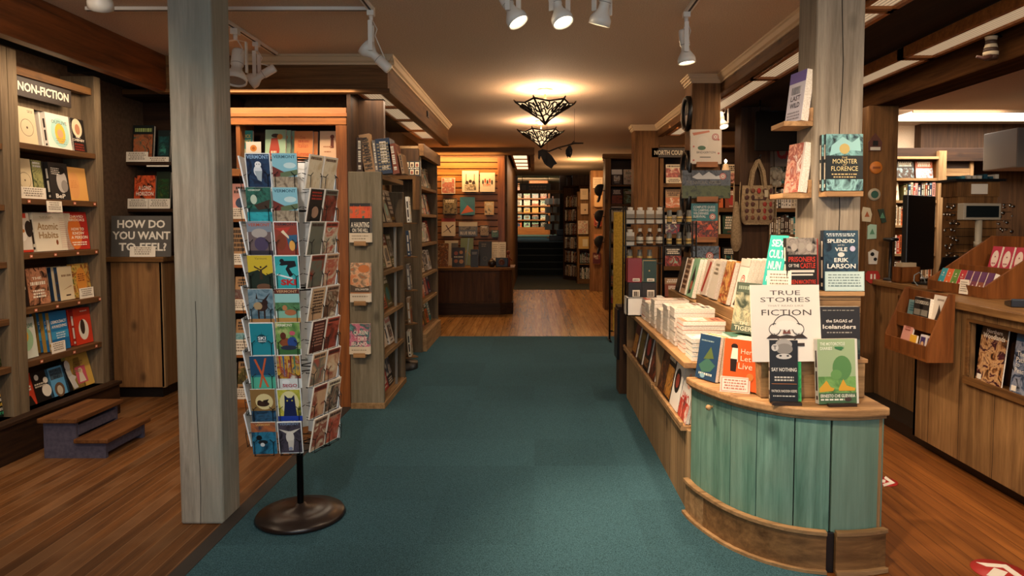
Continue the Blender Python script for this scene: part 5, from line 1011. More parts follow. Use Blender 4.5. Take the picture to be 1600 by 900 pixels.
# riser with face-out books facing the aisle
W_RIS = wood('riser_wood', '#7a5836', '#b08a5c', 'y', .6, .8, knots=False)
t = thing('display_riser', (0, 0, 0), (0, 0, 0), 'two-step wooden riser for face-out books on the long counter', 'display riser')
MB().box(1.05, 3.50, .762, 1.52, 5.35, .93, W_RIS).build('lower_step', t, bevel=.003); MB().box(1.055, 3.50, .931, 1.52, 4.45, .985, W_RIS).build('upper_step', t, bevel=.003)
gr = 'thick books facing the aisle on the riser'
RIS = [(5.10, 1.06, .932, 5, .15, .26, 'black', [('r', .1, .1, .9, .9, ('ph', '#1c1814', '#5a4a34', '#0f0d0c'))], '#17130f', 'black covered book at the far end of the riser'),
 (4.92, 1.06, .932, 5, .15, .26, 'tanr', lines(.1, .9, .95, 6, .09, .05, '#5a3a28', 4), '#c2a284', 'tan book with brown lettering on the riser'),
 (4.71, 1.06, .932, 7, .165, .27, 'minty', [('p', [(.2, .05), (.6, .1), (.8, .5), (.5, .85), (.3, .5)], '#2a2420'), ('c', .5, .3, .2, '#b56a4a')], '#8fbf98', 'mint green book with dark figure on the riser'),
 (4.33, 1.06, .987, 4, .14, .23, 'redw', [('p', [(.1, .1), (.4, .05), (.9, .9), (.6, .95)], '#a83a28')], '#d9c4b0', 'white book with red stripe in the middle of the riser'),
 (4.13, 1.06, .987, 4, .15, .235, 'crm2', lines(.2, .8, .9, 3, .06, .05, '#8a7a64', 8), '#ddd2c0', 'plain cream book in the middle of the riser'),
 (3.88, 1.06, .987, 6, .17, .24, 'golda', [('r', 0, 0, 1, 1, ('ph', '#b5702c', '#d8a860', '#7a3a1c', '#c9582c'))], '#a8662c', 'orange gold patterned book on the riser'),
 (3.62, 1.06, .987, 5, .16, .27, 'badge', red_badge(.6, .55, .22)+[('p', [(.2, .05), (.7, .05), (.5, .4)], '#3a302a'), ('r', 0, .85, 1, 1, '#cfc4b4')], '#ddd3c4', 'white book with round red badge on the riser')]
for (y, x, z, n, w, h, key, ops, bg, look) in RIS:
    for c in range(n if n < 6 else 4):
        tt = .026
        book('ri'+key, ops if c == 0 else [], bg, w, h, tt, (x+tt+.004+(tt+.0015)*c, y, z+.002), (R(-13), 0, R(-90)), look+('' if c == 0 else ', %s copy behind' % ORD[c]), gr, parts=c < 2)
GRD = [(4.62, '#c98a5a', 'tan and green paperbacks under the mint book', 4), (4.84, '#3c6a4a', 'dark green paperbacks beside the tan ones', 4), (3.64, '#2f6a58', 'green edged paperbacks beside the round counter', 6)]
for i, (y, bg, look, n) in enumerate(GRD[:0]): flat_stack(1.1, y, .15, .2, n, 'gp%d' % i, [], bg, look, gf)
for i, y in enumerate((3.9, 4.15, 4.4, 4.65, 4.95)):
    w = .16; m = MB().box(-.08, 0, 0, .08, .004, .085, [CARD, flat('#b5804a', .6), flat('#c9a070', .6), flat('#3c5a40', .6), flat('#4a2a1c', .6)][i]); draw(m, lines(.1, .9, .85, 3, .14, .1, '#6a4a34' if i < 3 else '#d8c8a8', i), .16, .085, 0)
    tag(m.build('shelf_card', None, (1.042, y, .768), (R(-3), 0, R(-90))), ['cream', 'orange', 'tan', 'dark green', 'dark brown'][i]+' title card leaning on the riser front', 'card', 'title cards along the riser')

# ------------------------------------------------------------------ round green counter end
OUT = [(.748, 3.35), (.763, 3.25), (.80, 3.13), (.855, 3.0), (.93, 2.895), (1.03, 2.81), (1.14, 2.762), (1.26, 2.745), (1.37, 2.755), (1.465, 2.78)]
def inset(pts, d):
    o = []
    for i, (x, y) in enumerate(pts):
        a, b = Vector(pts[max(i-1, 0)]), Vector(pts[min(i+1, len(pts)-1)]); n = (b-a).normalized(); o.append((x-n.y*d*1, y+n.x*d*1))
    return o
def smooth(pts, n=4):
    o = []; P = [Vector(p) for p in pts]
    for i in range(len(P)-1):
        p0, p1, p2, p3 = P[max(i-1, 0)], P[i], P[i+1], P[min(i+2, len(P)-1)]
        for k in range(n):
            s = k/n; o.append(tuple(.5*((2*p1)+(p2-p0)*s+(2*p0-5*p1+4*p2-p3)*s*s+(3*p1-p0-3*p2+p3)*s**3)))
    o.append(tuple(P[-1])); return o
TOPC = smooth(OUT)
BODY = [(x, y) for x, y in inset(TOPC, .03)]; TRIM = [(x, y) for x, y in inset(TOPC, .004)]
t = thing('round_counter', (0, 0, 0), (0, 0, 0), 'rounded green-planked end of the display counter with a tan top', 'counter')
bk = [(1.44, 3.34), (.79, 3.34)]
MB().prism([(x, y) for x, y in inset(TOPC, .05)]+[(1.41, 3.05), (1.235, 3.05), (1.235, 3.345), (.80, 3.345)], .02, .645, flat('#15110e', .8)).build('core', t)
# planks follow the curve
cum = [0]
for a, b in zip(BODY[:-1], BODY[1:]): cum.append(cum[-1]+math.hypot(b[0]-a[0], b[1]-a[1]))
def at_s(path, s):
    s = max(0, min(cum[-1], s))
    for i in range(len(cum)-1):
        if s <= cum[i+1]+1e-9:
            k = (s-cum[i])/(cum[i+1]-cum[i]); a, b = path[i], path[i+1]; return (a[0]+(b[0]-a[0])*k, a[1]+(b[1]-a[1])*k)
def band(s0, s1, z0, z1, path, thick, m, name, par, lip=None, n=8):
    fr_, bk_ = [], []
    for i in range(n+1):
        s = s0+(s1-s0)*i/n; a, b = at_s(path, s-.004), at_s(path, s+.004); d = Vector((b[0]-a[0], b[1]-a[1])).normalized(); p = Vector(at_s(path, s)); nn = Vector((-d.y, d.x))
        fr_.append(tuple(p)); bk_.append(tuple(p+nn*thick))
    mb = MB().prism(fr_+bk_[::-1], z0, z1, m)
    return mb.build(name, par, bevel=.002)
SB = []   # plank joints measured on the photo, found along the curve
for px in (1083, 1141, 1182, 1240, 1298, 1379):
    best = min(range(201), key=lambda k: abs((lambda q: (CX+F*q[0]/(q[1]*math.cos(PITCH)+(H-.4)*math.sin(PITCH))))(at_s(BODY, cum[-1]*k/200))-px)); SB.append(cum[-1]*best/200)
SB[0] = 0.0; SB[-1] = cum[-1]
for i in range(5): band(SB[i]+(.002 if i != 4 else .004), SB[i+1]-(.002 if i != 3 else .004), .165, .655, BODY, .02, W_GREEN, 'plank', t)
mid = SB[1]*.45
gx = SB[4]
band(0, SB[1]*.55-.002, 0, .175, TRIM, .04, W_TANX, 'base_trim', t); band(SB[1]*.55, gx-.018, 0, .17, TRIM, .04, wood('base_trim_wood', '#5b4026', '#8f6a42', 'x', .6, .8), 'base_trim', t); band(gx+.018, cum[-1], 0, .165, TRIM, .04, wood('base_trim_wood', '#5b4026', '#8f6a42', 'x', .6, .8), 'base_trim', t)
CAPS = inset(TOPC, -.008)
for s0, s1 in ((0, SB[1]*.55-.002), (SB[1]*.55, gx-.018), (gx+.018, cum[-1])): band(s0, s1, .165, .182, CAPS, .03, W_TANX, 'base_cap', t); 
for s0, s1 in ((0, SB[1]*.55-.002), (SB[1]*.55, gx-.018), (gx+.018, cum[-1])): band(s0, s1, 0, .02, inset(TOPC, -.014), .02, W_TANX, 'base_foot', t)
band(gx-.016, gx+.016, .0, .17, inset(TOPC, .02), .02, BLACK, 'corner_gap', t)
MB().prism(TOPC+[(1.465, 3.053), (1.237, 3.053), (1.237, 3.345)], .655, .69, W_CTR).build('top_board', t, bevel=.008)
MB().prism(inset(TOPC, .018)+[(1.445, 3.05), (1.235, 3.05), (1.235, 3.34)], .64, .655, W_TANX).build('under_trim', t, bevel=.002)
kp = at_s(BODY, SB[1]*.62); 
kn = MB().lathe([(.006, 0), (.006, .012), (.012, .018), (.014, .026), (.010, .033), (0, .035)], flat('#b08a5c', .45), 16, (0, 0, 0), (-.85, -.52, 0)); kn.build('knob', t, (kp[0], kp[1], .595))
MB().box(1.43, 2.80, .02, 1.445, 3.05, .65, W_TANZ).build('side_panel', t, bevel=.002)

# stepped plinth in front of the grey pillar
t = thing('step_display', (0, 0, 0), (0, 0, 0), 'two-tier wooden step display in front of the right grey pillar', 'display riser')
MB().box(.98, 2.93, .692, 1.43, 3.05, .85, W_TANX).build('lower_step', t, bevel=.004); MB().box(.97, 2.925, .845, 1.44, 3.05, .862, W_CTR).build('lower_shelf', t, bevel=.003)
MB().box(1.16, 2.985, .864, 1.43, 3.05, 1.13, wood('step_slats', '#6f5236', '#a5835c', 'x', .7, .8, plank=.03, paxis='z', gap='#2e2015')).build('upper_step', t, bevel=.002); MB().box(.98, 2.97, 1.13, 1.44, 3.055, 1.15, W_CTR).build('upper_shelf', t, bevel=.003)
MB().box(.98, 3.0, .864, 1.0, 3.05, 1.13, W_TANZ).build('upright', t)
gk = 'feature books around the right grey pillar'
m = MB().box(-.15, 0, 0, .15, .006, .325, WHITE)
draw(m, [('t', 'TRUE', .28, .865, .72, .925, '#4a4038', 0), ('t', 'STORIES', .14, .775, .86, .835, '#4a4038', 0), ('t', 'THAT READ LIKE', .24, .715, .76, .737, '#a89c8c', 0), ('t', 'FICTION', .15, .60, .87, .675, '#4a4038', 0),
         ('o', .5, .43, .20, .012, '#3a302a'), ('c', .33, .42, .08, '#efe9de', .06), ('c', .67, .42, .08, '#efe9de', .06), ('o', .33, .42, .085, .01, '#3a302a'), ('o', .67, .42, .085, .01, '#3a302a'), ('c', .5, .47, .16, '#efe9de', .07), ('p', [(.44, .36), (.56, .36), (.54, .42), (.5, .38), (.46, .42)], '#7a4a40'), ('p', [(.2, .3), (.8, .3), (.72, .36), (.6, .33), (.5, .35), (.4, .33), (.28, .36)], '#3a302a'), ('r', .25, .2, .75, .24, '#3a302a')], .30, .325, 0)
a, b_ = onY(1183, 568, 2.85), onY(1280, 450, 2.90)
tag(m.build('display_sign', None, ((a.x+b_.x)/2-.003, 2.868, .8635), (R(-8), 0, R(3))), 'white sign reading TRUE STORIES THAT READ LIKE FICTION with skull and book', 'sign')
FE = [ # px0,px1,pytop, z, Y(front plane), key, ops, bg, w-thickness, tilt, yaw, look
 (1289, 1343, 361, 1.152, 2.99, .035, 'splendid', [('r', 0, 0, 1, 1, ('ph', '#1c2c3c', '#2f4a5a', '#14202c')), ('r', .04, .02, .96, .03, '#8aa0a8'), ('l', .08, .9, .92, .925, '#cfd6d4', 3), ('l', .12, .86, .88, .88, '#cfd6d4', 4), ('t', 'SPLENDID', .1, .7, .9, .79, '#e2e0d6'), ('t', 'and the', .4, .63, .6, .67, '#cfd0c6', 0), ('t', 'VILE', .32, .5, .68, .59, '#e2e0d6'), ('c', .5, .42, .1, '#c9ccc4', .07), ('t', 'ERIK', .3, .24, .72, .34, '#e2e0d6'), ('t', 'LARSON', .1, .09, .92, .2, '#e2e0d6'), ('c', .83, .56, .08, '#b5b0c8')], '#1c2c3c', -3, 0, 'dark blue hardback with white title on the upper shelf, right end'),
 (1229, 1279, 373, 1.152, 2.985, .03, 'prison', [('r', 0, .68, 1, 1, ('ph', '#4a4440', '#a89c90', '#1c1a18')), ('c', .25, .82, .1, '#b5aa9c', .12), ('c', .5, .84, .1, '#a89e90', .12), ('c', .75, .82, .1, '#b5aa9c', .12), ('t', 'PRISONERS', .06, .54, .94, .64, '#c23a28'), ('t', 'OF THE', .06, .44, .4, .5, '#e0d6c8'), ('t', 'CASTLE', .44, .42, .94, .52, '#c23a28')]+[('r', .1, .34, .9, .385, '#e0d6c8'), ('r', .15, .28, .85, .31, '#e0d6c8'), ('t', 'BEN', .1, .12, .35, .2, '#c23a28'), ('t', 'MACINTYRE', .38, .12, .94, .2, '#c23a28')]+[('l', .12, .04, .88, .07, '#cfc5b5', 5)], '#231f1c', -4, 6, 'black and red hardback with grey portraits on the upper shelf'),
 (1281, 1346, 481, .8635, 2.90, .028, 'sagas', [('r', 0, .1, 1, .38, ('ph', '#26332e', '#4a5a50', '#1a2220')), ('c', .58, .3, .17, '#c2a48a', .12), ('r', 0, .38, 1, 1, '#2b2a2c'), ('t', 'the SAGAS of', .18, .7, .82, .76, '#dcd6ca'), ('t', 'Icelanders', .1, .58, .9, .66, '#dcd6ca'), ('l', .2, .5, .8, .52, '#a8a298', 4), ('l', .1, .92, .9, .94, '#8a847a', 6)], '#2b2a2c', -4, 0, 'dark grey book with small white title behind the green book'),
 (1280, 1345, 533, .6915, 2.82, .03, 'moto', [('r', 0, 0, .94, 1, '#9fb58a'), ('r', 0, .12, .94, .42, ('ph', '#5a8a4a', '#7fae62', '#3f6a3a')), ('c', .6, .55, .24, '#5a8a52', .3), ('c', .45, .45, .14, '#6a9a58', .12), ('p', [(.02, .24), (.2, .36), (.3, .26), (.4, .24), (.36, .2), (.02, .18)], '#d8a436'), ('p', [(.5, .24), (.62, .38), (.7, .28), (.92, .24), (.9, .2), (.5, .2)], '#d8a436'), ('r', 0, 0, .94, .17, '#4a6a4a'), ('t', 'THE MOTORCYCLE', .06, .9, .68, .95, '#e8ecd8'), ('t', 'DIARIES', .06, .83, .36, .88, '#e8ecd8'), ('p', [(.42, .86), (.6, .82), (.6, .84), (.66, .86), (.6, .88), (.42, .88)], '#3a7a4a'), ('t', 'ERNESTO CHE GUEVARA', .04, .1, .9, .15, '#ece8d8'), ('l', .04, .055, .8, .08, '#ece8d8', 5), ('c', .72, .07, .09, '#4a3a34', .05)], '#d8d5c8', -6, 4, 'pale green book with yellow figures on a stand, round counter'),
 (1206, 1249, 534, .6915, 2.84, .02, 'saynoth', [('r', 0, 0, 1, 1, '#1d1b1a'), ('c', .5, .93, .3, '#a8a29a', .2), ('c', .52, .86, .3, '#8a847c', .2), ('c', .5, .74, .28, '#c9c4bc', .1), ('c', .38, .75, .05, '#1d1b1a', .03), ('c', .64, .75, .05, '#1d1b1a', .03), ('c', .18, .88, .13, '#c9c4bc'), ('t', 'T', .12, .85, .24, .91, '#1d1b1a'), ('t', 'SAY NOTHING', .05, .5, .95, .56, '#e4ded2')]+lines(.05, .95, .42, 2, .025, .02, '#cfc8ba', 2)+[('r', .05, .3, .95, .308, '#b5703a'), ('t', 'PATRICK RADDEN KEEFE', .05, .17, .95, .21, '#d8d2c4'), ('l', .1, .1, .9, .12, '#cfc8ba', 4)], '#1d1b1a', -5, -4, 'tall black book with grey portrait on a stand, round counter')]
for (a, b_, pt, z, Y, tt, key, ops, bg, tl, yw, look) in FE:
    w, h, xc = bY(a, b_, pt, z, Y)
    if key == 'splendid': ops = ops[:2]+[(o[:2]+(o[2], .3+.7*o[3], o[4], .3+.7*o[5])+o[6:]) if o[0] == 't' else ((o[0], o[1], .3+.7*o[2], o[3], .3+.7*o[4])+o[5:] if o[0] == 'l' else (o[0], o[1], .3+.7*o[2])+o[3:]) for o in ops[2:]]
    book(key, ops, bg, w, h/math.cos(R(tl)), tt, (xc, Y+tt*math.cos(R(tl)), z), (R(tl), 0, R(yw)), look, gk, spine={'saynoth': '#1d1b1a', 'splendid': '#14202c'}.get(key), hard=key in ('splendid', 'prison'))
w, h, xc = bY(1289, 1343, 426, 1.152, 2.975); m = MB().box(-.086, 0, 0, .086, .0015, .085, flat('#a9c2c0', .7)); draw(m, [('r', .03, .05, .97, .95, '#bcd0cc')]+lines(.08, .92, .85, 5, .05, .09, '#6a7f80', 4, False), .172, .085, 0)
tag(m.build('shelf_card', None, (xc+.012, 2.973, 1.153), (R(-4), 0, 0)), 'pale blue handwritten card below the dark blue hardback', 'card')
# books beside: green one behind the tall black book, teal titled one, dark blue copies
p = onY(1249, 600, 2.86); book('greenp', [('r', 0, 0, 1, 1, ('ph', '#1f8a44', '#3ab05e', '#156a34'))], '#2a9a4e', .105, .215, .02, (p.x-.04, 2.885, .6915), (R(-5), 0, R(-4)), 'bright green book mostly hidden behind the tall black one', gk)
a = onY(1208, 445, 2.99); book('sexcult', [('t', 'SEX', .15, .78, .85, .92, '#d8e8e0'), ('t', 'CULT', .1, .56, .95, .72, '#d8e8e0'), ('t', 'NUN', .15, .34, .85, .5, '#d8e8e0'), ('t', 'FAITH', .15, .1, .85, .2, '#cfe0d8')], '#2ea59c', .13, .235, .05, (1.108, 3.075, 1.152), (R(-10), 0, R(-74)), 'bright teal book with white title at the upper shelf left end', gk, hard=True)
for c in range(2): book('rededge', [], '#a83a30', .135, .225-.004*c, .016, (1.185+.0*c, 3.018+.018*c, 1.152), (R(-4), 0, R(6)), 'red spined copy behind the black and red hardback'+(', rear one' if c else ''), gk, parts=False)
for c in range(3): book('splb', [], '#1c2c3c', .142, .238, .014, (1.352-.006*c, 3.034+.0142*c-.012, 1.152) if 0 else (1.35-.005*c, 3.0-.0+.0, 1.152), (R(-3), 0, 0), 'x', gk, parts=False) if 0 else None
# book stands on the round counter
def easel(loc, rz, lab, w=.09):
    t = thing('book_stand', loc, (0, 0, R(rz)), lab, 'stand', 'small dark book stands on the round counter')
    MB().box(-w/2, -.045, 0, w/2, .06, .006, flat('#2e2119', .5)).box(-w/2, -.052, 0, w/2, -.045, .018, flat('#2e2119', .5)).build('foot', t); MB().prism([(.058, .004), (.066, .004), (.10, .12), (.092, .12)], -w*.3, w*.3, flat('#2e2119', .5), 'x').build('back_rest', t)
for (key, px, Y, rz, lab) in (('moto', 1312, 2.82, 4, 'dark stand under the pale green book'), ('say', 1227, 2.84, -4, 'dark stand under the tall black book')):
    p = onY(px, 620, Y); tag(MB().box(-.06, -.03, -.0, .06, -.012, .012, flat('#2e2119', .5)).build('book_stand', None, (p.x, Y-.0, .6905), (0, 0, R(rz))), lab, 'stand', 'small dark book stands on the round counter')
# the two titles leaning at the left of the round top: dark blue with yellow spine, orange one
book('navy', [('p', [(.1, .3), (.5, .5), (.9, .35), (.7, .2), (.3, .15)], '#3f6a5a'), ('p', [(.3, .45), (.6, .75), (.8, .5)], '#5a6a3a'), ('l', .15, .1, .8, .15, '#c9d0c4', 3), ('l', .1, .85, .7, .88, '#8fa5a8', 4), ('c', .35, .08, .12, '#7fa5b5', .08)], '#22405e', .14, .215, .02, (.838, 3.27, .6915), (R(-9), 0, R(-62)), 'dark blue book with green figure at the left of the round top', gk)
for c in range(2): book('yellowp', [], '#a8903a', .14, .212, .022, (.860+.022*c, 3.282+.012*c, .6915), (R(-9), 0, R(-62)), ['olive yellow book behind the dark blue one', 'second olive book farther behind the blue one'][c], gk, parts=True)
book('orange', [('c', .3, .85, .1, '#2a1c18', .08), ('p', [(.2, .55), (.42, .55), (.4, .82), (.24, .82)], '#e6dccb'), ('p', [(.22, .35), (.38, .35), (.4, .6), (.2, .6)], '#2a1c18'), ('t', 'Here', .5, .72, .9, .82, '#f0d8b8', 0), ('t', 'Let', .5, .58, .8, .68, '#f0d8b8', 0), ('t', 'Live', .45, .42, .85, .54, '#f0d8b8', 0), ('c', .8, .28, .1, '#c9783a')]+lines(.1, .7, .2, 3, .025, .03, '#f0c8a0', 3), '#dd5a24', .165, .225, .055, (.955, 3.085, .6915), (R(-7), 0, R(-42)), 'bright orange book with a small black figure on the round top', gk)
for c in range(2): book('orangew', [], '#d8d2c6', .16, .222, .04, (.955+.036*(c+1), 3.085+.040*(c+1), .6915), (R(-7), 0, R(-42)), ['white paged thick book behind the orange one', 'second thick white book behind the orange one'][c], gk)
m = MB().box(-.065, 0, 0, .065, .002, .07, flat('#dccdb8', .7)); draw(m, [('r', .04, .06, .96, .94, '#c98a74'), ('r', .07, .1, .93, .9, '#e0d4c2')]+lines(.12, .88, .82, 4, .09, .08, '#b5745c', 4), .13, .07, 0)
tag(m.build('shelf_card', None, (.895, 3.025, .6912), (R(-14), 0, R(-22))), 'cream card with red border in front of the orange book', 'card')
# tiger book and friends at the riser near end
book('tiger', [('r', 0, .15, 1, .8, ('ph', '#3a4438', '#8a8c74', '#c2b894', '#26302a')), ('t', 'THE', .3, .16, .7, .22, '#cfc8b0'), ('t', 'TIGER', .12, .04, .88, .13, '#cfc8b0'), ('l', .1, .86, .9, .93, '#8f9a88', 3)], '#4a5648', .155, .25, .05, (1.075, 3.40, .895), (R(-10), 0, R(-60)), 'grey green book with a pale tiger picture beside the white sign', gk, hard=True)
flat_stack(.965, 3.41, .15, .21, 5, 'grst', [('r', .05, .6, .95, .95, '#c9b890')], '#3a6a58', 'green edged paperbacks stacked under the tiger picture book', gk, t=.025, rz=-88, jit=.003)
flat_stack(1.06, 3.275, .13, .19, 3, 'whst', lines(.2, .8, .8, 2, .1, .1, '#8a8078', 3), '#ded7ca', 'small white books stacked behind the orange book', gk, z=.6925, t=.026, rz=-88, jit=.002)
bookL = [('lean1', [('r', .1, .2, .9, .9, ('ph', '#c9a070', '#8a5a34', '#d9c8a0')), ('c', .6, .6, .16, '#b5402c')], '#a8845a', .15, .27, .035, (1.19, 3.35, .985), (R(-16), R(12), R(-60)), 'tan weathered hardback leaning between riser and pillar'),
 ('lean2', [], '#8fb0b0', .15, .245, .04, (1.25, 3.415, 1.0015), (R(-14), 0, R(-60)), 'pale blue thick book behind the leaning tan hardback')]
for k, ops, bg, w, h, tt, loc, rot, look in bookL: book(k, ops, bg, w, h, tt, loc, rot, look, gk)
m = MB().box(-.05, 0, 0, .05, .002, .09, CARD); draw(m, lines(.1, .9, .85, 5, .07, .08, '#8a7d6c', 4), .10, .09, 0); tag(m.build('shelf_card', None, (1.07, 2.985, 1.1512), (R(-8), 0, R(-20))), 'cream price card left of the teal book', 'card')
# holders and books on the pillar itself
def pledge(loc, rz, look, w=.15, d=.075): 
    return tag(MB().box(-w/2, -d, -.022, w/2, 0, 0, W_CTR).box(-w/2, -.012, 0, w/2, 0, .06, W_CTR).build('book_ledge', None, loc, (0, 0, R(rz)), bevel=.002), look, 'ledge', 'wooden ledges on the right grey pillar')
w, h, xc = bY(1289, 1345, 215, 0, 3.0); a, b_ = onY(1289, 215, 3.0), onY(1345, 299, 3.0)
for c in range(2): book('monster', [('r', 0, .62, 1, 1, ('ph', '#14303a', '#7fb5b5', '#0f2228')), ('p', [(.1, .62), (.15, .8), (.45, .95), (.7, .85), (.9, .95), (.95, .7), (.6, .72), (.3, .66)], '#8fc0c0'), ('c', .5, .74, .14, '#b5a060'), ('r', 0, .2, 1, .62, '#10181a'), ('t', 'THE', .42, .57, .58, .6, '#cbb27a', 0), ('t', 'MONSTER', .18, .48, .84, .56, '#dcc98f', 0), ('t', 'OF', .45, .44, .55, .47, '#cbb27a', 0), ('t', 'FLORENCE', .14, .35, .86, .43, '#dcc98f', 0), ('l', .15, .28, .85, .3, '#cbb27a', 3), ('l', .2, .23, .8, .25, '#cbb27a', 4), ('r', 0, 0, 1, .2, ('ph', '#14303a', '#8fc0c0', '#0f2228'))], '#10181a', .16, .245, .024, ((a.x+b_.x)/2-.008*c, 3.031+.025*c-.025*1, b_.z), (R(-2), 0, 0), 'dark teal book with gold disc on the pillar front'+('' if c == 0 else ', spare copy behind'), gk)
pledge(((a.x+b_.x)/2, 3.057, b_.z-.001), 0, 'wooden ledge on the pillar front under the dark teal book', .16, .085)
for (py, key, ops, bg, look, hgt) in ((188, 'vanish', [('r', 0, .78, 1, 1, '#6a5a9a'), ('r', .2, .55, .8, .7, ('ph', '#2a2a30', '#8a8a94', '#d8d4d8')), ('t', 'LAST', .2, .42, .8, .52, '#4a4650'), ('t', 'WILD', .2, .28, .8, .38, '#4a4650')]+lines(.1, .9, .2, 3, .03, .03, '#8a8690', 4), '#c9c6d2', 'white and violet paperback high on the pillar side', .25), (301, 'redpb', [('r', 0, 0, .9, 1, ('ph', '#b5503a', '#d9a890', '#8a2a1c', '#d8c8bc'))], '#c9bfb8', 'red and white paperback lower on the pillar side', .245)):
    p = onX(1240, py, 1.15)
    book(key, ops, bg, .135, hgt*.92, .036, (1.215, 3.165, p.z), (R(-7), 0, R(-80)), look, gk)
    pledge((1.243, 3.165, p.z-.001), -90, 'wooden ledge under the '+look, .17, .13)

# ------------------------------------------------------------------ magnets on the brown post
gmg = 'magnets stuck on the brown post'
for i, (px, py, kind, look) in enumerate(((1367, 226, 'house', 'dark house shaped magnet at the top'), (1369, 262, 'disc', 'orange round magnet'), (1366, 304, 'ring', 'pale round magnet with green centre'), (1354, 335, 'shape', 'cream and rust state shaped magnet'), (1378, 337, 'shape2', 'dark green tilted magnet'), (1362, 362, 'rect', 'mint green oblong magnet'), (1364, 401, 'cow', 'black and white cow magnet'), (1363, 432, 'red', 'red rounded magnet lowest on the post'))):
    p = onY(px, py, 5.495); m = MB()
    if kind == 'house': m.prism([(-.05, -.05), (.05, -.05), (.055, .02), (0, .09), (-.055, .02)], 0, .012, flat('#5a3428', .5), 'y').box(-.04, -.003, -.045, .04, 0, -.02, flat('#cfc8b8', .5)).box(-.02, -.004, -.01, .02, 0, .03, flat('#1a1412', .5))
    elif kind == 'disc': m.lathe([(0, .012), (.045, .012), (.05, .006), (.05, 0)], flat('#c9762c', .5), 24, (0, .012, 0), (0, -1, 0)).box(-.03, -.002, -.008, .03, 0, .008, flat('#8a4a1c', .5))
    elif kind == 'ring': m.lathe([(.03, .014), (.045, .014), (.05, .006), (.05, 0)], flat('#a89c84', .4), 24, (0, .012, 0), (0, -1, 0)).lathe([(0, .008), (.031, .008)], flat('#2f5a4a', .5), 24, (0, .012, 0), (0, -1, 0))
    elif kind in ('shape', 'rect', 'shape2'): m.prism({'shape': [(-.035, -.055), (.03, -.06), (.04, .0), (.025, .05), (-.03, .06), (-.04, .01)], 'rect': [(-.035, -.06), (.035, -.055), (.035, .055), (-.015, .06), (-.035, .045)], 'shape2': [(.0, -.06), (.035, -.05), (.01, .055), (-.035, .05)]}[kind], 0, .012, flat({'shape': '#cdbf9f', 'rect': '#a5c4ae', 'shape2': '#2a3a2c'}[kind], .5), 'y').prism([(-.02, -.02), (.02, -.02), (0, .025)], -.002, 0, flat('#a85a34' if kind == 'shape' else '#5a8a6a', .5), 'y')
    elif kind == 'cow': m.prism([(-.035, -.06), (.03, -.06), (.04, .04), (.0, .06), (-.04, .035)], 0, .012, flat('#cfc8ba', .5), 'y').lathe([(0, 0), (.016, 0)], flat('#14110f', .5), 12, (-.01, -.002, .02), (0, -1, 0)).lathe([(0, 0), (.014, 0)], flat('#14110f', .5), 12, (.015, -.002, -.02), (0, -1, 0))
    else: m.prism([(-.055, -.03), (-.02, -.055), (.04, -.05), (.06, 0), (.04, .045), (-.04, .045), (-.055, .02)], 0, .012, flat('#a82c22', .5), 'y').box(-.02, -.002, -.02, -.005, 0, .02, CARD).box(.008, -.002, -.02, .022, 0, .02, CARD)
    tag(m.build('magnet', None, (p.x, 5.487, p.z)), look+' on the brown post', 'magnet', gmg)

# ------------------------------------------------------------------ cash desk
CDK = wood('desk_front_boards', '#6b4c2c', '#a98152', 'z', .65, .9, plank=.30, paxis='y', gap='#1c120a')
t = thing('cash_desk', (0, 0, 0), (0, 0, 0), 'long brown wooden cash desk at the right with an open magazine bay', 'counter')
MB().box(2.52, .6, 0, 3.1, 5.47, .08, BLACK).build('toe_kick', t)
m = MB().box(2.45, 1.2, .08, 2.48, 2.70, .955, CDK).box(2.45, 2.70, .08, 2.48, 3.82, .565, CDK).box(2.45, 3.82, .08, 2.48, 4.37, .955, CDK).box(2.45, 2.70, .90, 2.48, 3.82, .955, CDK).box(2.45, 4.345, .08, 2.74, 4.37, .955, CDK); m.build('front_panel', t)
MB().box(2.74, 4.37, .08, 2.77, 5.47, .955, CDK).build('front_panel', t, bevel=.002); MB().box(2.77, 5.45, .08, 3.16, 5.47, .955, CDK).build('end_panel', t)
MB().box(2.545, 2.66, .54, 2.62, 3.86, .92, W_DRKY).box(2.425, 2.68, .545, 2.60, 3.84, .572, W_BROY).box(2.425, 2.68, .572, 2.437, 3.84, .59, W_BROY).build('magazine_bay', t, bevel=.002)
for a_, b_, c_, d_ in ((2.68, 2.70, .59, .91), (3.82, 3.84, .59, .91), (2.70, 3.82, .895, .912)): MB().box(2.437, a_, c_, 2.452, b_, d_, W_BROY).build('bay_trim', t)
TE = wood('desk_top_wood', '#6b4826', '#a07848', 'y', .45, .7, knots=False)
r_ = random.Random(3); e1 = [(2.415+r_.uniform(-.008, .008), 4.39-i*.16) for i in range(20)]
MB().prism([(3.15, 4.39)]+e1+[(3.15, 4.39-19*.16)], .955, 1.0, TE).build('worktop', t, bevel=.006)
e2 = [(2.71+r_.uniform(-.006, .006), 5.48-i*.155) for i in range(8)]
MB().prism([(3.16, 5.48)]+e2+[(3.16, 4.392)], .955, .998, TE).build('worktop', t, bevel=.006)
MB().box(2.735, 4.75, .60, 2.742, 5.12, .90, W_DRKZ).box(2.728, 4.75, .60, 2.745, 4.77, .90, W_BROZ).box(2.728, 5.10, .60, 2.745, 5.12, .90, W_BROZ).box(2.728, 4.75, .58, 2.745, 5.12, .60, W_BROZ).box(2.728, 4.75, .89, 2.745, 5.12, .91, W_BROZ).build('small_bay', t)
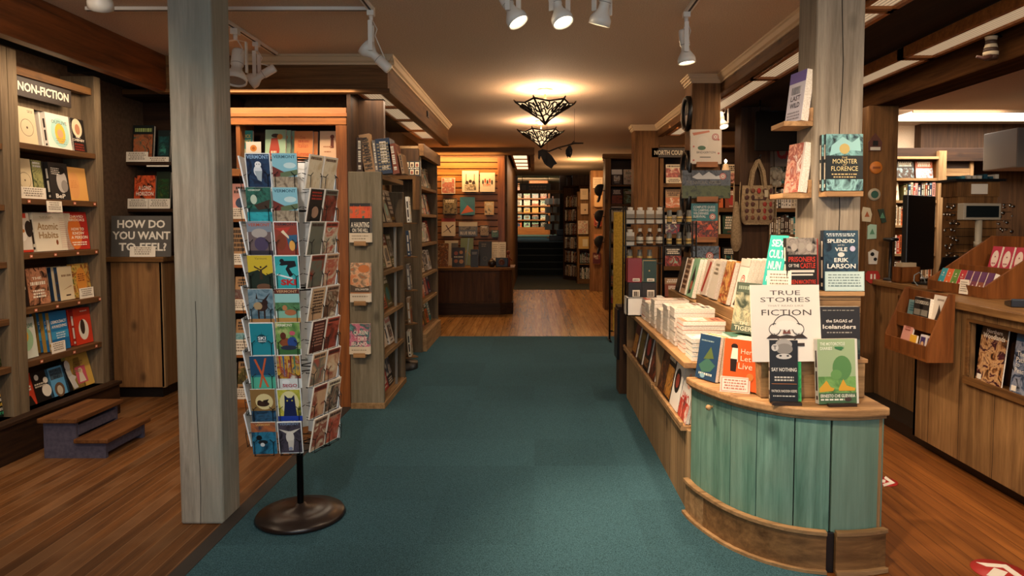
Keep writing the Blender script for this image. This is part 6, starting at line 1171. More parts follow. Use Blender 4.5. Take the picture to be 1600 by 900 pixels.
w_ = MB().box(-.14, 0, 0, .14, .006, .26, flat('#3a3430', .5)); draw(w_, [('t', 'THE', .2, .8, .5, .9, '#cfc4ae')]+lines(.1, .9, .7, 5, .06, .04, '#b5aa94', 4)+[('r', 0, 0, 1, .25, '#8a9a98')], .28, .26, 0)
tag(w_.build('magazine', None, (2.722, 4.93, .602), (R(-2), 0, R(-90))), 'dark magazine with white lines in the small desk bay', 'magazine')
gz = 'magazines in the cash desk bay'
MZ = [(3.69, '#3a2a1c', [('r', 0, 0, 1, .82, ('ph', '#2a1c14', '#8a5a34', '#c9a070', '#4a1c28', '#1a120e')), ('t', 'Northern', .2, .88, .8, .95, '#e6dccb'), ('t', 'Woodlands', .08, .78, .92, .87, '#e6dccb'), ('r', .05, .03, .22, .12, '#e0d8ca')], 'brown magazine with autumn flowers, far one in the bay'),
 (3.40, '#1c2430', [('r', 0, 0, 1, .86, ('ph', '#141c28', '#3a4a64', '#8a90a0', '#0f141c')), ('r', 0, .86, 1, 1, '#1f4a6a'), ('t', 'The', .08, .62, .3, .7, '#d8d4cc', 0), ('t', 'Path', .08, .52, .34, .6, '#d8d4cc', 0), ('t', 'to', .08, .44, .2, .5, '#d8d4cc', 0), ('t', 'Peace', .08, .34, .42, .42, '#d8d4cc', 0), ('c', .9, .14, .14, '#c9a030'), ('r', .05, .03, .2, .12, '#e0d8ca')], 'dark blue magazine with white words beside the brown one'),
 (3.11, '#4a2a20', [('r', 0, 0, 1, .8, ('ph', '#5a3424', '#c9a07a', '#2a1a14')), ('t', 'ACORN', .1, .84, .9, .95, '#e0d8ca')], 'reddish magazine nearer the camera in the bay'), (2.84, '#2a3a30', [('r', 0, 0, 1, .8, ('ph', '#2a3a30', '#8a9a7a', '#1a201c')), ('l', .1, .85, .9, .95, '#e0d8ca', 4)], 'green magazine nearest the camera in the bay')]
for i, (y, bg, ops, look) in enumerate(MZ): book('mz%d' % i, ops, bg, .24 if i else .21, .31, .008, (2.478, y, .5735), (R(-6), 0, R(-90)), look, gz, parts=True, cat='magazine', name='magazine')
# hanging wooden box of booklets
OKX = wood('box_oak', '#5b3115', '#8c5427', 'z', .5, .6, knots=False)
t = thing('booklet_box', (2.408, 0, 0), (0, 0, 0), 'slant-sided wooden booklet box hanging on the cash desk front', 'box')
for ya in (3.90, 4.365): MB().prism([(-.15, .645), (0, .645), (0, 1.04), (-.03, 1.04), (-.15, .74)], ya, ya+.018, OKX, 'y').build('side', t)
for k in range(0): pass
MB().box(-.15, 3.918, .645, 0, 4.365, .66, OKX).build('floor_board', t); MB().box(-.15, 3.918, .66, -.137, 4.365, .735, OKX).build('front_lip', t); MB().box(-.012, 3.918, .66, 0, 4.365, 1.03, OKX).build('back_panel', t)
MB().box(-.085, 3.918, .80, -.0125, 4.365, .812, OKX).box(-.085, 3.918, .812, -.075, 4.365, .885, OKX).build('upper_tray', t)
def leaf(kx, ops, bg, w, h, tt, x, y, z, tl, look, grp, yaw=-90, name='booklet', cat='booklet'): book(kx, ops, bg, w, h, tt, (x, y, z), (R(tl), 0, R(yaw)), look, grp, parts=False, cat=cat, name=name)
gb_ = 'booklets in the hanging wooden box'
leaf('lf1', lines(.2, .8, .85, 3, .05, .03, '#a8584a', 3), '#d99a8a', .11, .19, .01, 2.297, 4.22, .661, -14, 'pink booklet standing in the lower tray', gb_)
leaf('lf2', [('r', 0, 0, 1, .4, '#2a2420'), ('c', .5, .6, .3, '#d8a030')], '#d8a838', .07, .11, .012, 2.287, 4.11, .661, -10, 'small yellow and black booklet in the lower tray', gb_)
for i in range(2): leaf('lf3', [('r', .1, .1, .9, .9, '#3a2a5a'), ('c', .5, .55, .25, '#c9a070')], '#cfc4c8', .06, .12, .04, 2.322, 4.02-.07*i, .661, -10, ['white and violet card pack, left of two', 'white and violet card pack, right of two'][i]+' in the lower tray', gb_)
leaf('lf4', lines(.1, .9, .9, 4, .06, .04, '#3a7a8a', 5), '#7fa5a8', .10, .15, .01, 2.377, 4.29, .813, -8, 'pale blue booklet in the upper tray', gb_)
for i in range(2): leaf('lf5', [('t', 'SUDOKU', .1, .78, .9, .9, '#d8d0c0'), ('r', .1, .4, .9, .6, '#8a8478'), ('t', '50', .1, .1, .5, .3, '#b5302a')], '#2a2624', .10, .18, .025, 2.362, 4.17-.065*i, .813, -6, ['dark booklet with grey lines, left one', 'dark booklet with grey lines, right one'][i]+' in the upper tray', gb_)
leaf('lf6', [('p', [(.3, .15), (.6, .1), (.75, .5), (.5, .75), (.45, .5)], '#3a2a22'), ('l', .3, .85, .8, .9, '#8a7a6a', 3)], '#e0d6c8', .13, .21, .012, 2.362, 4.0, .813, -10, 'white booklet with a dark running figure in the upper tray', gb_)
# tiered display box on the desk
t = thing('card_display', (2.66, 4.02, 1.0015), (0, 0, 0), 'wooden tiered display box with slanted sides on the cash desk', 'display rack')
for ya in (0, .58): MB().prism([(0, 0), (.50, 0), (.50, .36), (.42, .36), (0, .07)], ya, ya+.018, OKX, 'y').build('side', t)
MB().box(0, .018, 0, .5, .58, .012, OKX).build('floor_board', t); MB().box(0, .018, .012, .012, .58, .065, OKX).build('front_lip', t); MB().box(.2, .018, .012, .212, .58, .17, OKX).build('tier_board', t); MB().box(.212, .018, .10, .49, .58, .11, OKX).build('tier_floor', t); MB().box(.488, .018, .012, .50, .58, .36, OKX).build('back_panel', t)
gcd = 'coloured card packs on the cash desk'
for i, (bg, nm) in enumerate((('#2a97a8', 'turquoise'), ('#d9602c', 'orange'), ('#5f8a34', 'green'), ('#b52a34', 'red'), ('#b5502c', 'purple and orange'), ('#7a3a4a', 'plum'), ('#8a4a34', 'rust'), ('#6a2a4a', 'dark purple'))):
    w = .062 if i < 4 else .055
    leaf('pk%d' % i, [('r', 0, 0, 1, .5, bg), ('c', .5, .75, .1, '#e8dcc8'), ('l', .3, .6, .7, .64, '#e8dcc8', 3), ('c', .5, .3, .1, '#e8dcc8')] + ([('r', 0, .5, 1, 1, '#5a2a5a')] if i > 3 else []), bg, w, .13, .03, 2.725, 4.555-.067*i, 1.015, -20, nm+' card pack in the front row of the desk display', gcd, name='card_pack', cat='card pack')
for i in range(3): leaf('pp', [('c', .5, .55, .36, '#e6d4c8', .6), ('c', .5, .62, .06, '#8a2a3a'), ('l', .3, .35, .7, .4, '#a84a5a', 3)], '#b52a48', .09, .18, .04, 2.99, 4.42-.11*i, 1.112, -14, ['pink tall pack with pale oval, leftmost', 'pink tall pack with pale oval, middle', 'pink tall pack with pale oval, rightmost'][i]+' in the rear row', gcd, name='card_pack', cat='card pack')
m = MB().box(-.035, 0, 0, .035, .0015, .09, CARD); draw(m, lines(.1, .9, .85, 5, .07, .08, '#8a7d6c', 4), .07, .09, 0); tag(m.build('shelf_card', None, (2.652, 4.22, 1.01), (R(-6), 0, R(-80))), 'small cream note on the front lip of the desk display', 'card')
# items behind
def leaflet(x, y, z, w, h, bg, ops, look): tag(book('lt%d' % int(x*100), ops, bg, w, h, .02, (x, y, z), (R(-6), 0, R(-35)), look, 'leaflets behind the desk display', parts=False, cat='leaflet', name='leaflet'), look, 'leaflet')
t = thing('back_ledge', (3.18, 3.35, 1.0), (0, 0, 0), 'raised wooden ledge behind the desk display', 'shelf')
MB().box(0, 0, -1.0, .5, 1.9, .10, W_DRKZ).build('body', t); MB().box(-.01, -.01, .10, .52, 1.92, .13, W_BROY).build('top_board', t)
leaflet(3.30, 4.45, 1.1315, .16, .30, '#cfc4b0', [('o', .5, .7, .3, .03, '#5a5048'), ('l', .2, .3, .8, .36, '#5a5048', 3)], 'white leaflet with a ring behind the pink packs')
leaflet(3.44, 4.25, 1.1315, .18, .31, '#cdbf9f', [('r', .2, .5, .8, .95, '#c99a2c'), ('r', .2, .1, .8, .4, '#c99a2c')]+lines(.25, .75, .9, 5, .03, .04, '#6a4a1c', 3), 'white leaflet with yellow panels behind the pink packs')
leaflet(3.56, 4.05, 1.1315, .18, .31, '#1c1814', [('r', .1, .1, .9, .9, ('ph', '#1c1814', '#6a5a44', '#2a2018'))], 'black leaflet with faint picture behind the pink packs')
t = thing('card_reader', (2.60, 3.66, 1.0015), (0, 0, R(-20)), 'dark card reader with blue screen lying on the cash desk', 'card reader')
MB().prism([(-.06, 0), (.06, 0), (.06, .022), (-.06, .04)], -.05, .05, flat('#14161a', .3), 'x').build('body', t, bevel=.004); MB().box(-.035, -.04, .032, .035, .0, .038, flat('#2a6a9a', .3)).build('screen', t, (0, 0, .0))
# monitor, laptop bits and till
t = thing('monitor', (2.98, 5.32, 1.0), (0, 0, R(38)), 'black computer monitor seen from behind on the desk', 'monitor')
MB().box(-.11, -.08, 0, .11, .08, .02, BLACK).build('foot', t, bevel=.004); MB().tube([(0, 0, .02), (0, .0, .3)], .025, BLACK).build('neck', t)
MB().box(-.24, -.025, .08, .24, .02, .66, BLACK).box(-.15, .02, .2, .15, .05, .5, BLACK).build('housing', t, bevel=.008)
t = thing('phone_stand', (2.79, 5.36, 1.0), (0, 0, 0), 'slim black stand with round top left of the monitor', 'stand')
MB().lathe([(.05, 0), (.05, .015), (.012, .02), (.012, .30), (.055, .31), (.055, .33), (0, .335)], BLACK, 18).build('body', t)
t = thing('card_box', (2.80, 5.15, 1.0), (0, 0, R(10)), 'small wooden box holding cards behind the desk edge', 'box')
MB().box(-.08, -.05, 0, .08, .05, .012, OKX).box(-.08, -.05, 0, .08, -.04, .12, OKX).box(-.08, .04, 0, .08, .05, .12, OKX).box(-.08, -.05, 0, -.07, .05, .12, OKX).box(.07, -.05, 0, .08, .05, .12, OKX).build('tray', t); MB().box(-.06, -.035, .013, .06, .035, .15, flat('#b5a080', .6)).build('cards', t)
t = thing('laptop', (2.96, 5.0, .9985), (0, 0, R(20)), 'black open laptop standing between monitor and card display', 'laptop')
MB().box(-.15, -.10, 0, .15, .10, .016, BLACK).build('keyboard_base', t, bevel=.003); MB().box(-.15, 0, 0, .15, .008, .2, BLACK).build('lid', t, (0, -.10, .016), (R(15), 0, 0), .003)
t = thing('handset', (2.80, 4.70, 1.0), (0, 0, R(30)), 'low dark handset lying in front of the laptop', 'handset')
MB().box(-.07, -.03, 0, .07, .03, .03, flat('#1c1a1a', .35)).build('body', t, bevel=.01); MB().box(-.05, -.02, .03, .03, .02, .034, flat('#5a5a58', .3)).build('key_pad', t)
m = MB().tube([(2.73, 4.86, 1.003), (2.735, 4.92, 1.03), (2.76, 4.96, 1.07), (2.80, 4.97, 1.09), (2.83, 4.96, 1.05), (2.84, 4.95, 1.003)], .004, flat('#7a8484', .5), 6); tag(m.build('cable', None), 'thin grey cable looping on the desk beside the card box', 'cable')
t = thing('price_display', (3.11, 4.80, 0), (0, 0, R(8)), 'grey customer price display on a pole above the desk', 'display')
GREYP = flat('#8f8778', .4)
MB().tube([(0, 0, .998), (0, 0, 1.47)], .022, GREYP, 14).tube([(0, 0, 1.28), (0, 0, 1.32)], .027, GREYP, 14).build('pole', t); MB().box(-.145, -.03, 1.47, .145, .03, 1.585, GREYP).build('housing', t, bevel=.004); MB().box(-.125, -.034, 1.488, .125, -.029, 1.567, flat('#12181a', .2)).build('screen', t); MB().lathe([(.06, 0), (.06, .02), (.022, .03)], GREYP, 20, (0, 0, .998)).build('base', t)
# jewellery / sunglasses spinner
t = thing('jewellery_spinner', (3.56, 5.62, 0), (0, 0, 0), 'tall brown spinner hung with shiny earrings behind the price display', 'display rack')
MB().box(-.16, -.10, 1.0, .16, .1, 1.66, W_BROZ).build('column', t); MB().box(-.2, -.14, 1.78, .2, .14, 1.80, BLACK).build('top_plate', t); MB().box(-.17, -.11, 1.66, .17, .11, 1.78, W_BROZ).box(-.06, -.115, 1.68, .07, -.11, 1.76, CARD).build('header', t); MB().box(-.18, -.12, .3, .18, .12, 1.0, W_DRKZ).box(-.22, -.16, 0, .22, .16, .3, W_DRKZ).build('pedestal', t)
SILV = flat('#c9bfae', .15, 1.0); rr = random.Random(12)
for k in range(9):
    m = MB()
    for sx in (-1, 1):
        for j in range(4): 
            x = sx*(.19+rr.uniform(-.03, .07)); z = 1.06+.065*k+rr.uniform(-.015, .015); m.sphere((x, -.12+rr.uniform(-.04, .04), z), rr.uniform(.008, .022), .006, rr.uniform(.008, .02), SILV, 8)
    m.tube([(-.26, -.12, 1.08+.065*k), (.26, -.12, 1.08+.065*k)], .002, BLKM, 4)
    m.build('earring_row', t)
m = MB(); [m.box(-.18+.045*i, -.10, 1.801, -.15+.045*i, .02, 1.82+rr.uniform(0, .02), flat(rr.choice(['#2a7a8a', '#4a8a94', '#c9c0b0', '#1c4a5a']), .5)) for i in range(8)]; m.build('top_cards', t)

# ------------------------------------------------------------------ right hand back bookcase and slat door
SR = [.10, .42, .74, 1.07, 1.42, 1.72, 1.99]
frR, tR = bookcase('bookcase', 'warm lit wooden bookcase behind the cash desk', 3.92, 8.36, 0, 1.04, 2.22, .3, SR, (W_ORZ, W_TANX, W_ORH), base=.1, side=.055)
MB().box(.98, -.02, 0, 1.07, .04, 2.32, W_TANZ).build('corner_post', tR)
for i, zb in enumerate(SR):
    wh = 'on %s shelf, desk back bookcase' % ['bottom', 'second', 'third', 'fourth', 'fifth', 'sixth', 'top'][i]
    if i == 6: faces(frR, .06, .98, zb, .22, .2, 4006, wh, 'books behind the cash desk', wmin=.19, wmax=.22, gap=.015, cols=['grey', 'rust', 'cream', 'black'], hmin=.95)
    elif i == 5: faces(frR, .30, .56, zb, .22, .2, 4105, wh, 'books behind the cash desk', wmin=.21, wmax=.22, cols=['cream'], hmin=.9); spines(frR, .58, .98, zb, .23, .2, 4205, wh, 'spines behind the cash desk', cols=['pink', 'olive', 'black', 'cream', 'red', 'dark blue', 'rust'])
    else: spines(frR, .06, .98, zb, .25, .2, 4300+i, wh, 'spines behind the cash desk', cols=['red', 'orange', 'white', 'cream', 'rust', 'tan', 'dark brown'])
t = thing('slat_panel', (4.99, 8.45, 0), (0, 0, 0), 'light wooden slatted panel beside the bookcase behind the desk', 'panel')
m = MB().box(0, 0, 0, .04, .04, 2.25, W_TANZ).box(.36, 0, 0, .40, .04, 2.25, W_TANZ).box(0, 0, 2.21, .40, .04, 2.25, W_TANX); m.build('frame', t)
m = MB().box(.04, .03, 0, .36, .035, 2.2, flat('#2a1a0e', .8)); [m.box(.04, .005, .03+.105*i, .36, .028, .03+.105*i+.09, W_TANX) for i in range(20)]; m.build('slats', t)
book('orr', [('r', .15, .1, .85, .6, ('ph', '#c9b8a4', '#8a3a24', '#e0d4c4'))], '#c9442c', .2, .27, .03, (5.07, 8.40, 1.42), (R(-4), 0, 0), 'orange red book propped on the slatted panel', 'books on the slatted panel')
tag(MB().box(-.1, -.05, -.012, .1, .055, 0, BLKM).build('book_holder', None, (5.07, 8.394, 1.4195)), 'black ledge under the orange red book on the slatted panel', 'holder')
book('orw', [('p', [(.1, .1), (.5, .9), (.9, .2)], '#b5a890')], '#cfc4b0', .2, .27, .03, (5.07, 8.40, 1.07), (R(-4), R(8), 0), 'white book propped lower on the slatted panel', 'books on the slatted panel')
tag(MB().box(-.12, -.05, -.012, .14, .055, 0, BLKM).build('book_holder', None, (5.07, 8.394, 1.053)), 'black ledge under the white book on the slatted panel', 'holder')
t = thing('wall_heater', (4.62, 6.6, 2.06), (0, 0, 0), 'white boxy housing with a dark grille at the right edge', 'heater')
MB().box(0, 0, -.08, 1.1, .5, .30, flat('#a09482', .6)).build('housing', t, bevel=.01); MB().box(.18, -.012, .04, .95, 0, .24, flat('#8a806f', .6)).box(.2, -.016, .06, .93, -.01, .22, flat('#15110f', .5)).build('grille', t)
struct('wall_dark_right', MB().box(5.4, 7.2, 0, 7.5, 7.3, 2.3, W_DRKZ))

# ------------------------------------------------------------------ step stool
GPL = noisy('purple_grey_paint', '#3c3746', '#4a4452', 40, .8); TRD = wood('worn_tread', '#3f2412', '#7c4f2a', 'y', .5, .8, knots=False)
t = thing('step_stool', (-3.02, 4.15, 0), (0, 0, 0), 'low purple-grey step stool with two worn wooden treads', 'stool')
for yy in (.0, .40): MB().prism([(0, 0), (.38, 0), (.38, .10), (.20, .10), (.20, .225), (0, .225)], yy, yy+.022, GPL, 'y').build('side', t)
MB().box(0, .022, .04, .02, .40, .2, GPL).box(.19, .022, .14, .205, .40, .2, GPL).box(.36, .022, .03, .375, .40, .085, GPL).build('rail', t)
MB().box(-.02, -.03, .225, .225, .45, .255, TRD).build('tread', t, bevel=.006); MB().box(.20, -.03, .10, .41, .45, .128, TRD).build('tread', t, bevel=.006)
# ------------------------------------------------------------------ red floor arrow stickers
def sticker(px, py, r, rot, lab):
    d = ray(px, py); k = -H/d.z; x, y = d.x*k, d.y*k
    t = thing('floor_sticker', (x, y, .0), (0, 0, R(rot)), lab, 'sticker', 'red floor stickers with white arrows')
    MB().lathe([(0, .0012), (r, .0012), (r, 0)], flat('#b32a26', .5), 32).build('disc', t)
    MB().prism([(-.025, -r*.15), (.025, -r*.15), (.025, r*.75), (-.025, r*.75)], .0013, .002, WHITE).prism([(0, -r*.8), (.09, -r*.1), (.05, -r*.02), (0, -r*.42), (-.05, -r*.02), (-.09, -r*.1)], .0013, .002, WHITE).build('arrow', t)
sticker(1380, 752, .075, 60, 'red floor sticker with white arrow, half hidden by the counter')
sticker(1562, 893, .105, 130, 'red floor sticker with white arrow at the bottom right corner')
# ------------------------------------------------------------------ postcard spinner
XS, YSN = -1.15, 3.30
t = thing('postcard_rack', (XS, YSN, .006), (0, 0, 0), 'tall black revolving wire rack full of postcards on a round base', 'display rack')
MB().lathe([(0, .0), (.205, 0), (.215, .01), (.205, .026), (.12, .045), (.03, .055), (.022, .07), (0, .07)], flat('#1f1410', .3), 40).build('base', t)
MB().tube([(0, 0, .06), (0, 0, 1.76)], .016, BLKM, 12).build('pole', t)
APO = .195; view = math.degrees(math.atan2(-XS, YSN))   # the camera lies this many degrees to the right of -y
PCW, PCH, ROWS = .108, .158, [.386+.1515*k for k in range(9)]
PC = {  # (row from top, column) -> front face designs
 (0, 0): ('owl', '#1a2a4a', [('r', 0, 0, 1, 1, ('ph', '#101c38', '#1f3a5a', '#0f1830')), ('t', 'VERMONT', .06, .84, .94, .95, '#8fb0d0'), ('c', .48, .5, .17, '#cfd6da', .24), ('c', .5, .68, .13, '#dfe2e2'), ('c', .45, .69, .02, '#1a1a20'), ('c', .55, .69, .02, '#1a1a20'), ('p', [(.35, .5), (.65, .5), (.6, .2), (.45, .25)], '#9aa8b0')], 'white owl on dark blue'),
 (0, 1): ('bridge', '#6fa5b5', [('r', 0, .5, 1, 1, '#7fb5c4'), ('c', .7, .66, .25, '#bcd4d6', .12), ('t', 'VERMONT', .06, .86, .94, .95, '#2f5a6a'), ('p', [(0, .64), (.5, .46), (.45, .36), (0, .32)], '#6a2a20'), ('p', [(.3, .45), (1, .55), (1, .4), (.3, .3)], '#5a6a4a'), ('r', 0, 0, 1, .34, ('ph', '#5a4a3a', '#a89880', '#3a3028'))], 'red covered bridge over a river, uppermost'),
 (1, 0): ('heron', '#1a4a4a', [('r', 0, .4, 1, 1, ('ph', '#1a3a34', '#2f6a5a', '#12241f')), ('t', 'VERMONT', .08, .9, .6, .95, '#c9d6c4'), ('c', .3, .66, .13, '#b5c4b0', .2), ('p', [(.3, .5), (.95, .66), (.9, .4), (.45, .36)], '#3a2a1c'), ('r', 0, 0, 1, .3, ('ph', '#1f7a8a', '#2fa5b0', '#124a5a'))], 'heron and moose in green water'),
 (1, 1): ('bridge2', '#6fa5b5', [('r', 0, .5, 1, 1, '#7fb5c4'), ('c', .7, .66, .25, '#bcd4d6', .12), ('t', 'VERMONT', .06, .86, .94, .95, '#2f5a6a'), ('p', [(0, .64), (.5, .46), (.45, .36), (0, .32)], '#6a2a20'), ('p', [(.3, .45), (1, .55), (1, .4), (.3, .3)], '#5a6a4a'), ('r', 0, 0, 1, .34, ('ph', '#5a4a3a', '#a89880', '#3a3028'))], 'red covered bridge, second row'),
 (2, 0): ('mill', '#6a5a5a', [('r', 0, .7, 1, 1, '#7a8490'), ('t', 'VERMONT', .06, .86, .94, .95, '#a8503a'), ('c', .5, .66, .32, '#a8a09a', .2), ('c', .55, .35, .28, '#4a3f5a', .3), ('r', 0, 0, 1, .16, '#2f2a34')], 'grey moose and purple boulder'),
 (2, 1): ('town', '#8a3a2a', [('t', 'VERMONT', .06, .88, .94, .96, '#2a2a34'), ('p', [(.05, .8), (.5, .66), (.7, .84)], '#b53a2c'), ('c', .28, .4, .2, '#7a3a20', .34), ('p', [(.5, .6), (.95, .62), (.9, .2), (.6, .2)], '#2f5a7a'), ('c', .72, .3, .12, '#d9a04a', .22), ('p', [(.3, .7), (.6, .5), (.62, .56), (.4, .76)], '#e0d0b0')], 'cone, cheese and village collage'),
 (3, 0): ('hiker', '#c9b02c', [('r', 0, .45, 1, 1, '#c9b030'), ('t', 'Vermont', .3, .88, .8, .95, '#6a5a2a', 0), ('p', [(0, 0), (1, 0), (1, .5), (.7, .42), (.4, .58), (0, .5)], '#1c2a20'), ('p', [(.45, .3), (.58, .3), (.56, .6), (.48, .6)], '#3a2a1c'), ('c', .52, .66, .04, '#3a2a1c'), ('p', [(.25, .66), (.5, .56), (.5, .6), (.26, .7)], '#3a2a1c'), ('p', [(.8, .68), (.54, .56), (.54, .6), (.78, .72)], '#3a2a1c'), ('c', .6, .08, .3, '#6a4a34', .14)], 'hiker with raised arms on yellow'),
 (3, 1): ('ski', '#2fa0a5', [('c', .5, .5, .48, '#3fb0b5'), ('c', .32, .84, .09, '#14161a'), ('p', [(.2, .72), (.35, .84), (.85, .84), (.9, .68), (.6, .62), (.75, .42), (.6, .36), (.45, .6), (.55, .72), (.3, .7)], '#14161a'), ('p', [(.08, .42), (.7, .3), (.72, .34), (.1, .46)], '#e0ecec'), ('t', 'SKI', .22, .12, .85, .3, '#b52a2a', .05)], 'black skier on teal with red SKI lettering'),
 (4, 0): ('elk', '#4a6a7a', [('r', 0, .2, 1, 1, ('ph', '#4a6a7a', '#7a94a0', '#34505f')), ('c', .5, .48, .26, '#3a241c', .2), ('c', .36, .5, .18, '#a8906a', .17), ('c', .66, .6, .12, '#2f1c16', .14), ('p', [(.3, .72), (.34, .9), (.38, .72), (.62, .7), (.9, .9), (.7, .66)], '#2a1a14'), ('p', [(.34, .12), (.4, .12), (.42, .4), (.34, .4)], '#2a1a14'), ('p', [(.58, .12), (.64, .12), (.66, .4), (.58, .4)], '#2a1a14'), ('r', 0, 0, 1, .12, '#a87a4a')], 'elk standing against blue grey hills'),
 (4, 1): ('deer', '#7fb5a0', [('r', 0, .86, 1, 1, '#5a2a20'), ('t', 'VERMONT', .08, .89, .92, .97, '#c9a078'), ('r', 0, .5, 1, .86, '#8fc4c0'), ('r', 0, .35, 1, .6, ('ph', '#3a6a4a', '#5a8a5a', '#2a4a34')), ('c', .6, .3, .24, '#a86a44', .13), ('c', .38, .44, .1, '#b57a50', .12), ('r', 0, 0, 1, .14, '#b58a4a')], 'brown fawn in a green clearing'),
 (5, 0): ('snowflake', '#1f8090', [('r', 0, 0, 1, 1, '#1f8595')]+[('p', [(.5+.02*math.cos(a+1.57), .52+.014*math.sin(a+1.57)), (.5+.36*math.cos(a), .52+.24*math.sin(a)), (.5+.02*math.cos(a-1.57), .52+.014*math.sin(a-1.57))], '#0f4450') for a in [k*math.pi/3+.52 for k in range(6)]]+[('c', .5, .52, .2, '#0f4450'), ('t', 'SKI', .34, .49, .66, .59, '#e6eeee'), ('t', 'VERMONT', .34, .42, .68, .47, '#cfe0e0')], 'dark snowflake and white SKI lettering on teal'),
 (5, 1): ('rooster', '#3a6a3a', [('r', 0, .2, 1, 1, ('ph', '#3a6a34', '#7fa55a', '#c9c08a')), ('t', 'VERMONT', .06, .88, .7, .96, '#e6e2cc'), ('c', .38, .4, .24, '#8a4a2c', .2), ('c', .66, .4, .2, '#2a4a8a', .24), ('c', .68, .68, .12, '#c25a6a', .1), ('c', .3, .6, .12, '#5a2a1c', .16), ('c', .5, .24, .34, '#2a3044', .1)], 'roosters on a farm field'),
 (6, 0): ('skis', '#1f4a6a', [('r', 0, .4, 1, 1, '#1f4a6a'), ('r', 0, .34, 1, .42, '#2f7a8a'), ('r', 0, 0, 1, .36, '#4fae94'), ('p', [(.18, .9), (.26, .92), (.72, .06), (.64, .04)], '#c25a34'), ('p', [(.62, .94), (.7, .94), (.38, .04), (.3, .04)], '#c25a34')], 'crossed orange skis on dark blue'),
 (6, 1): ('paddles', '#cfd6d4', [('r', .02, .3, .98, 1, ('ph', '#3a4a6a', '#c9a23a', '#8a2a2a', '#cfc8b8'))]+[('p', [(.12+.15*k, 1), (.2+.15*k, 1), (.17+.15*k, .3)], ['#b5402c', '#3a5a8a', '#c99a3a', '#6a2a2a', '#4a7a5a'][k]) for k in range(5)]+[('t', 'SEGO', .2, .04, .8, .14, '#a83a4a'), ('c', .35, .2, .16, '#e0e4e4', .1)], 'hanging bright pencils above white'),
 (7, 0): ('wolf', '#2a3a4a', [('r', 0, .3, 1, 1, '#8a6a3a'), ('c', .55, .62, .36, '#d8c890'), ('c', .5, .55, .25, '#3a2418', .12), ('c', .36, .6, .1, '#3a2418'), ('p', [(.5, .66), (.75, .7), (.6, .5)], '#2a1a12'), ('r', 0, 0, 1, .34, ('ph', '#14283a', '#2f5a7a', '#0f1c28'))], 'dark animal before a full moon'),
 (7, 1): ('cat', '#1f3a7a', [('r', 0, 0, 1, 1, ('ph', '#7a8a2a', '#c9c04a', '#3a4a2a')), ('c', .5, .58, .4, '#d9d29a', .52), ('p', [(.2, 0), (.8, 0), (.75, .45), (.72, .82), (.6, .72), (.45, .72), (.32, .82), (.3, .5)], '#16204a'), ('c', .42, .64, .035, '#c9c04a'), ('c', .62, .64, .035, '#c9c04a'), ('r', 0, 0, 1, .16, '#1a3a9a')], 'dark blue cat among yellow leaves'),
 (8, 0): ('loon', '#1f4a6a', [('r', 0, .7, 1, 1, ('ph', '#3a3a44', '#b5683a', '#6a4a3a')), ('r', 0, 0, 1, .7, ('ph', '#14405a', '#2f7a9a', '#0f2c40')), ('c', .3, .52, .12, '#0f1214'), ('c', .45, .38, .2, '#1a2024', .1), ('c', .42, .3, .09, '#cfd4d4', .09), ('t', 'VERMONT', .2, .9, .8, .96, '#e0b06a')], 'black and white loon on blue water'),
 (8, 1): ('goat', '#3a3448', [('r', 0, 0, 1, 1, ('ph', '#2a2430', '#4a4450', '#1c1820')), ('t', 'VERMONT', .1, .9, .9, .97, '#7a90b0'), ('p', [(.05, .78), (.5, .7), (.95, .8), (.6, .62), (.4, .62)], '#cfc8bc'), ('c', .5, .52, .17, '#d9d2c6', .28), ('p', [(.42, .1), (.6, .1), (.66, .42), (.4, .42)], '#c9c2b6'), ('c', .5, .16, .08, '#8a90a8')], 'white horned goat on dark violet')}
SIDE = ['cream card with faint brown drawing', 'orange card with strong shapes', 'two-tone red landscape card', 'card with a red barn picture', 'cream card dotted with leaves', 'orange card with dark branches', 'dark card with blue lettering', 'black and cream portrait card', 'pale green landscape card', 'red topped white card', 'brown card of figures', 'black card with fine lines', 'grey mountain card', 'tan village card', 'dark poster card with red lines', 'rust brown poster card', 'pink flowered card', 'pale lilac card']
faces5 = [('front', -15), ('right', 54), ('left', -98), ('rear', 129), ('back', 201)]
APS = {'front': .195, 'right': .155, 'left': .20, 'rear': .11, 'back': .18}
gp_ = 'postcards in the revolving wire rack'
wire = MB()
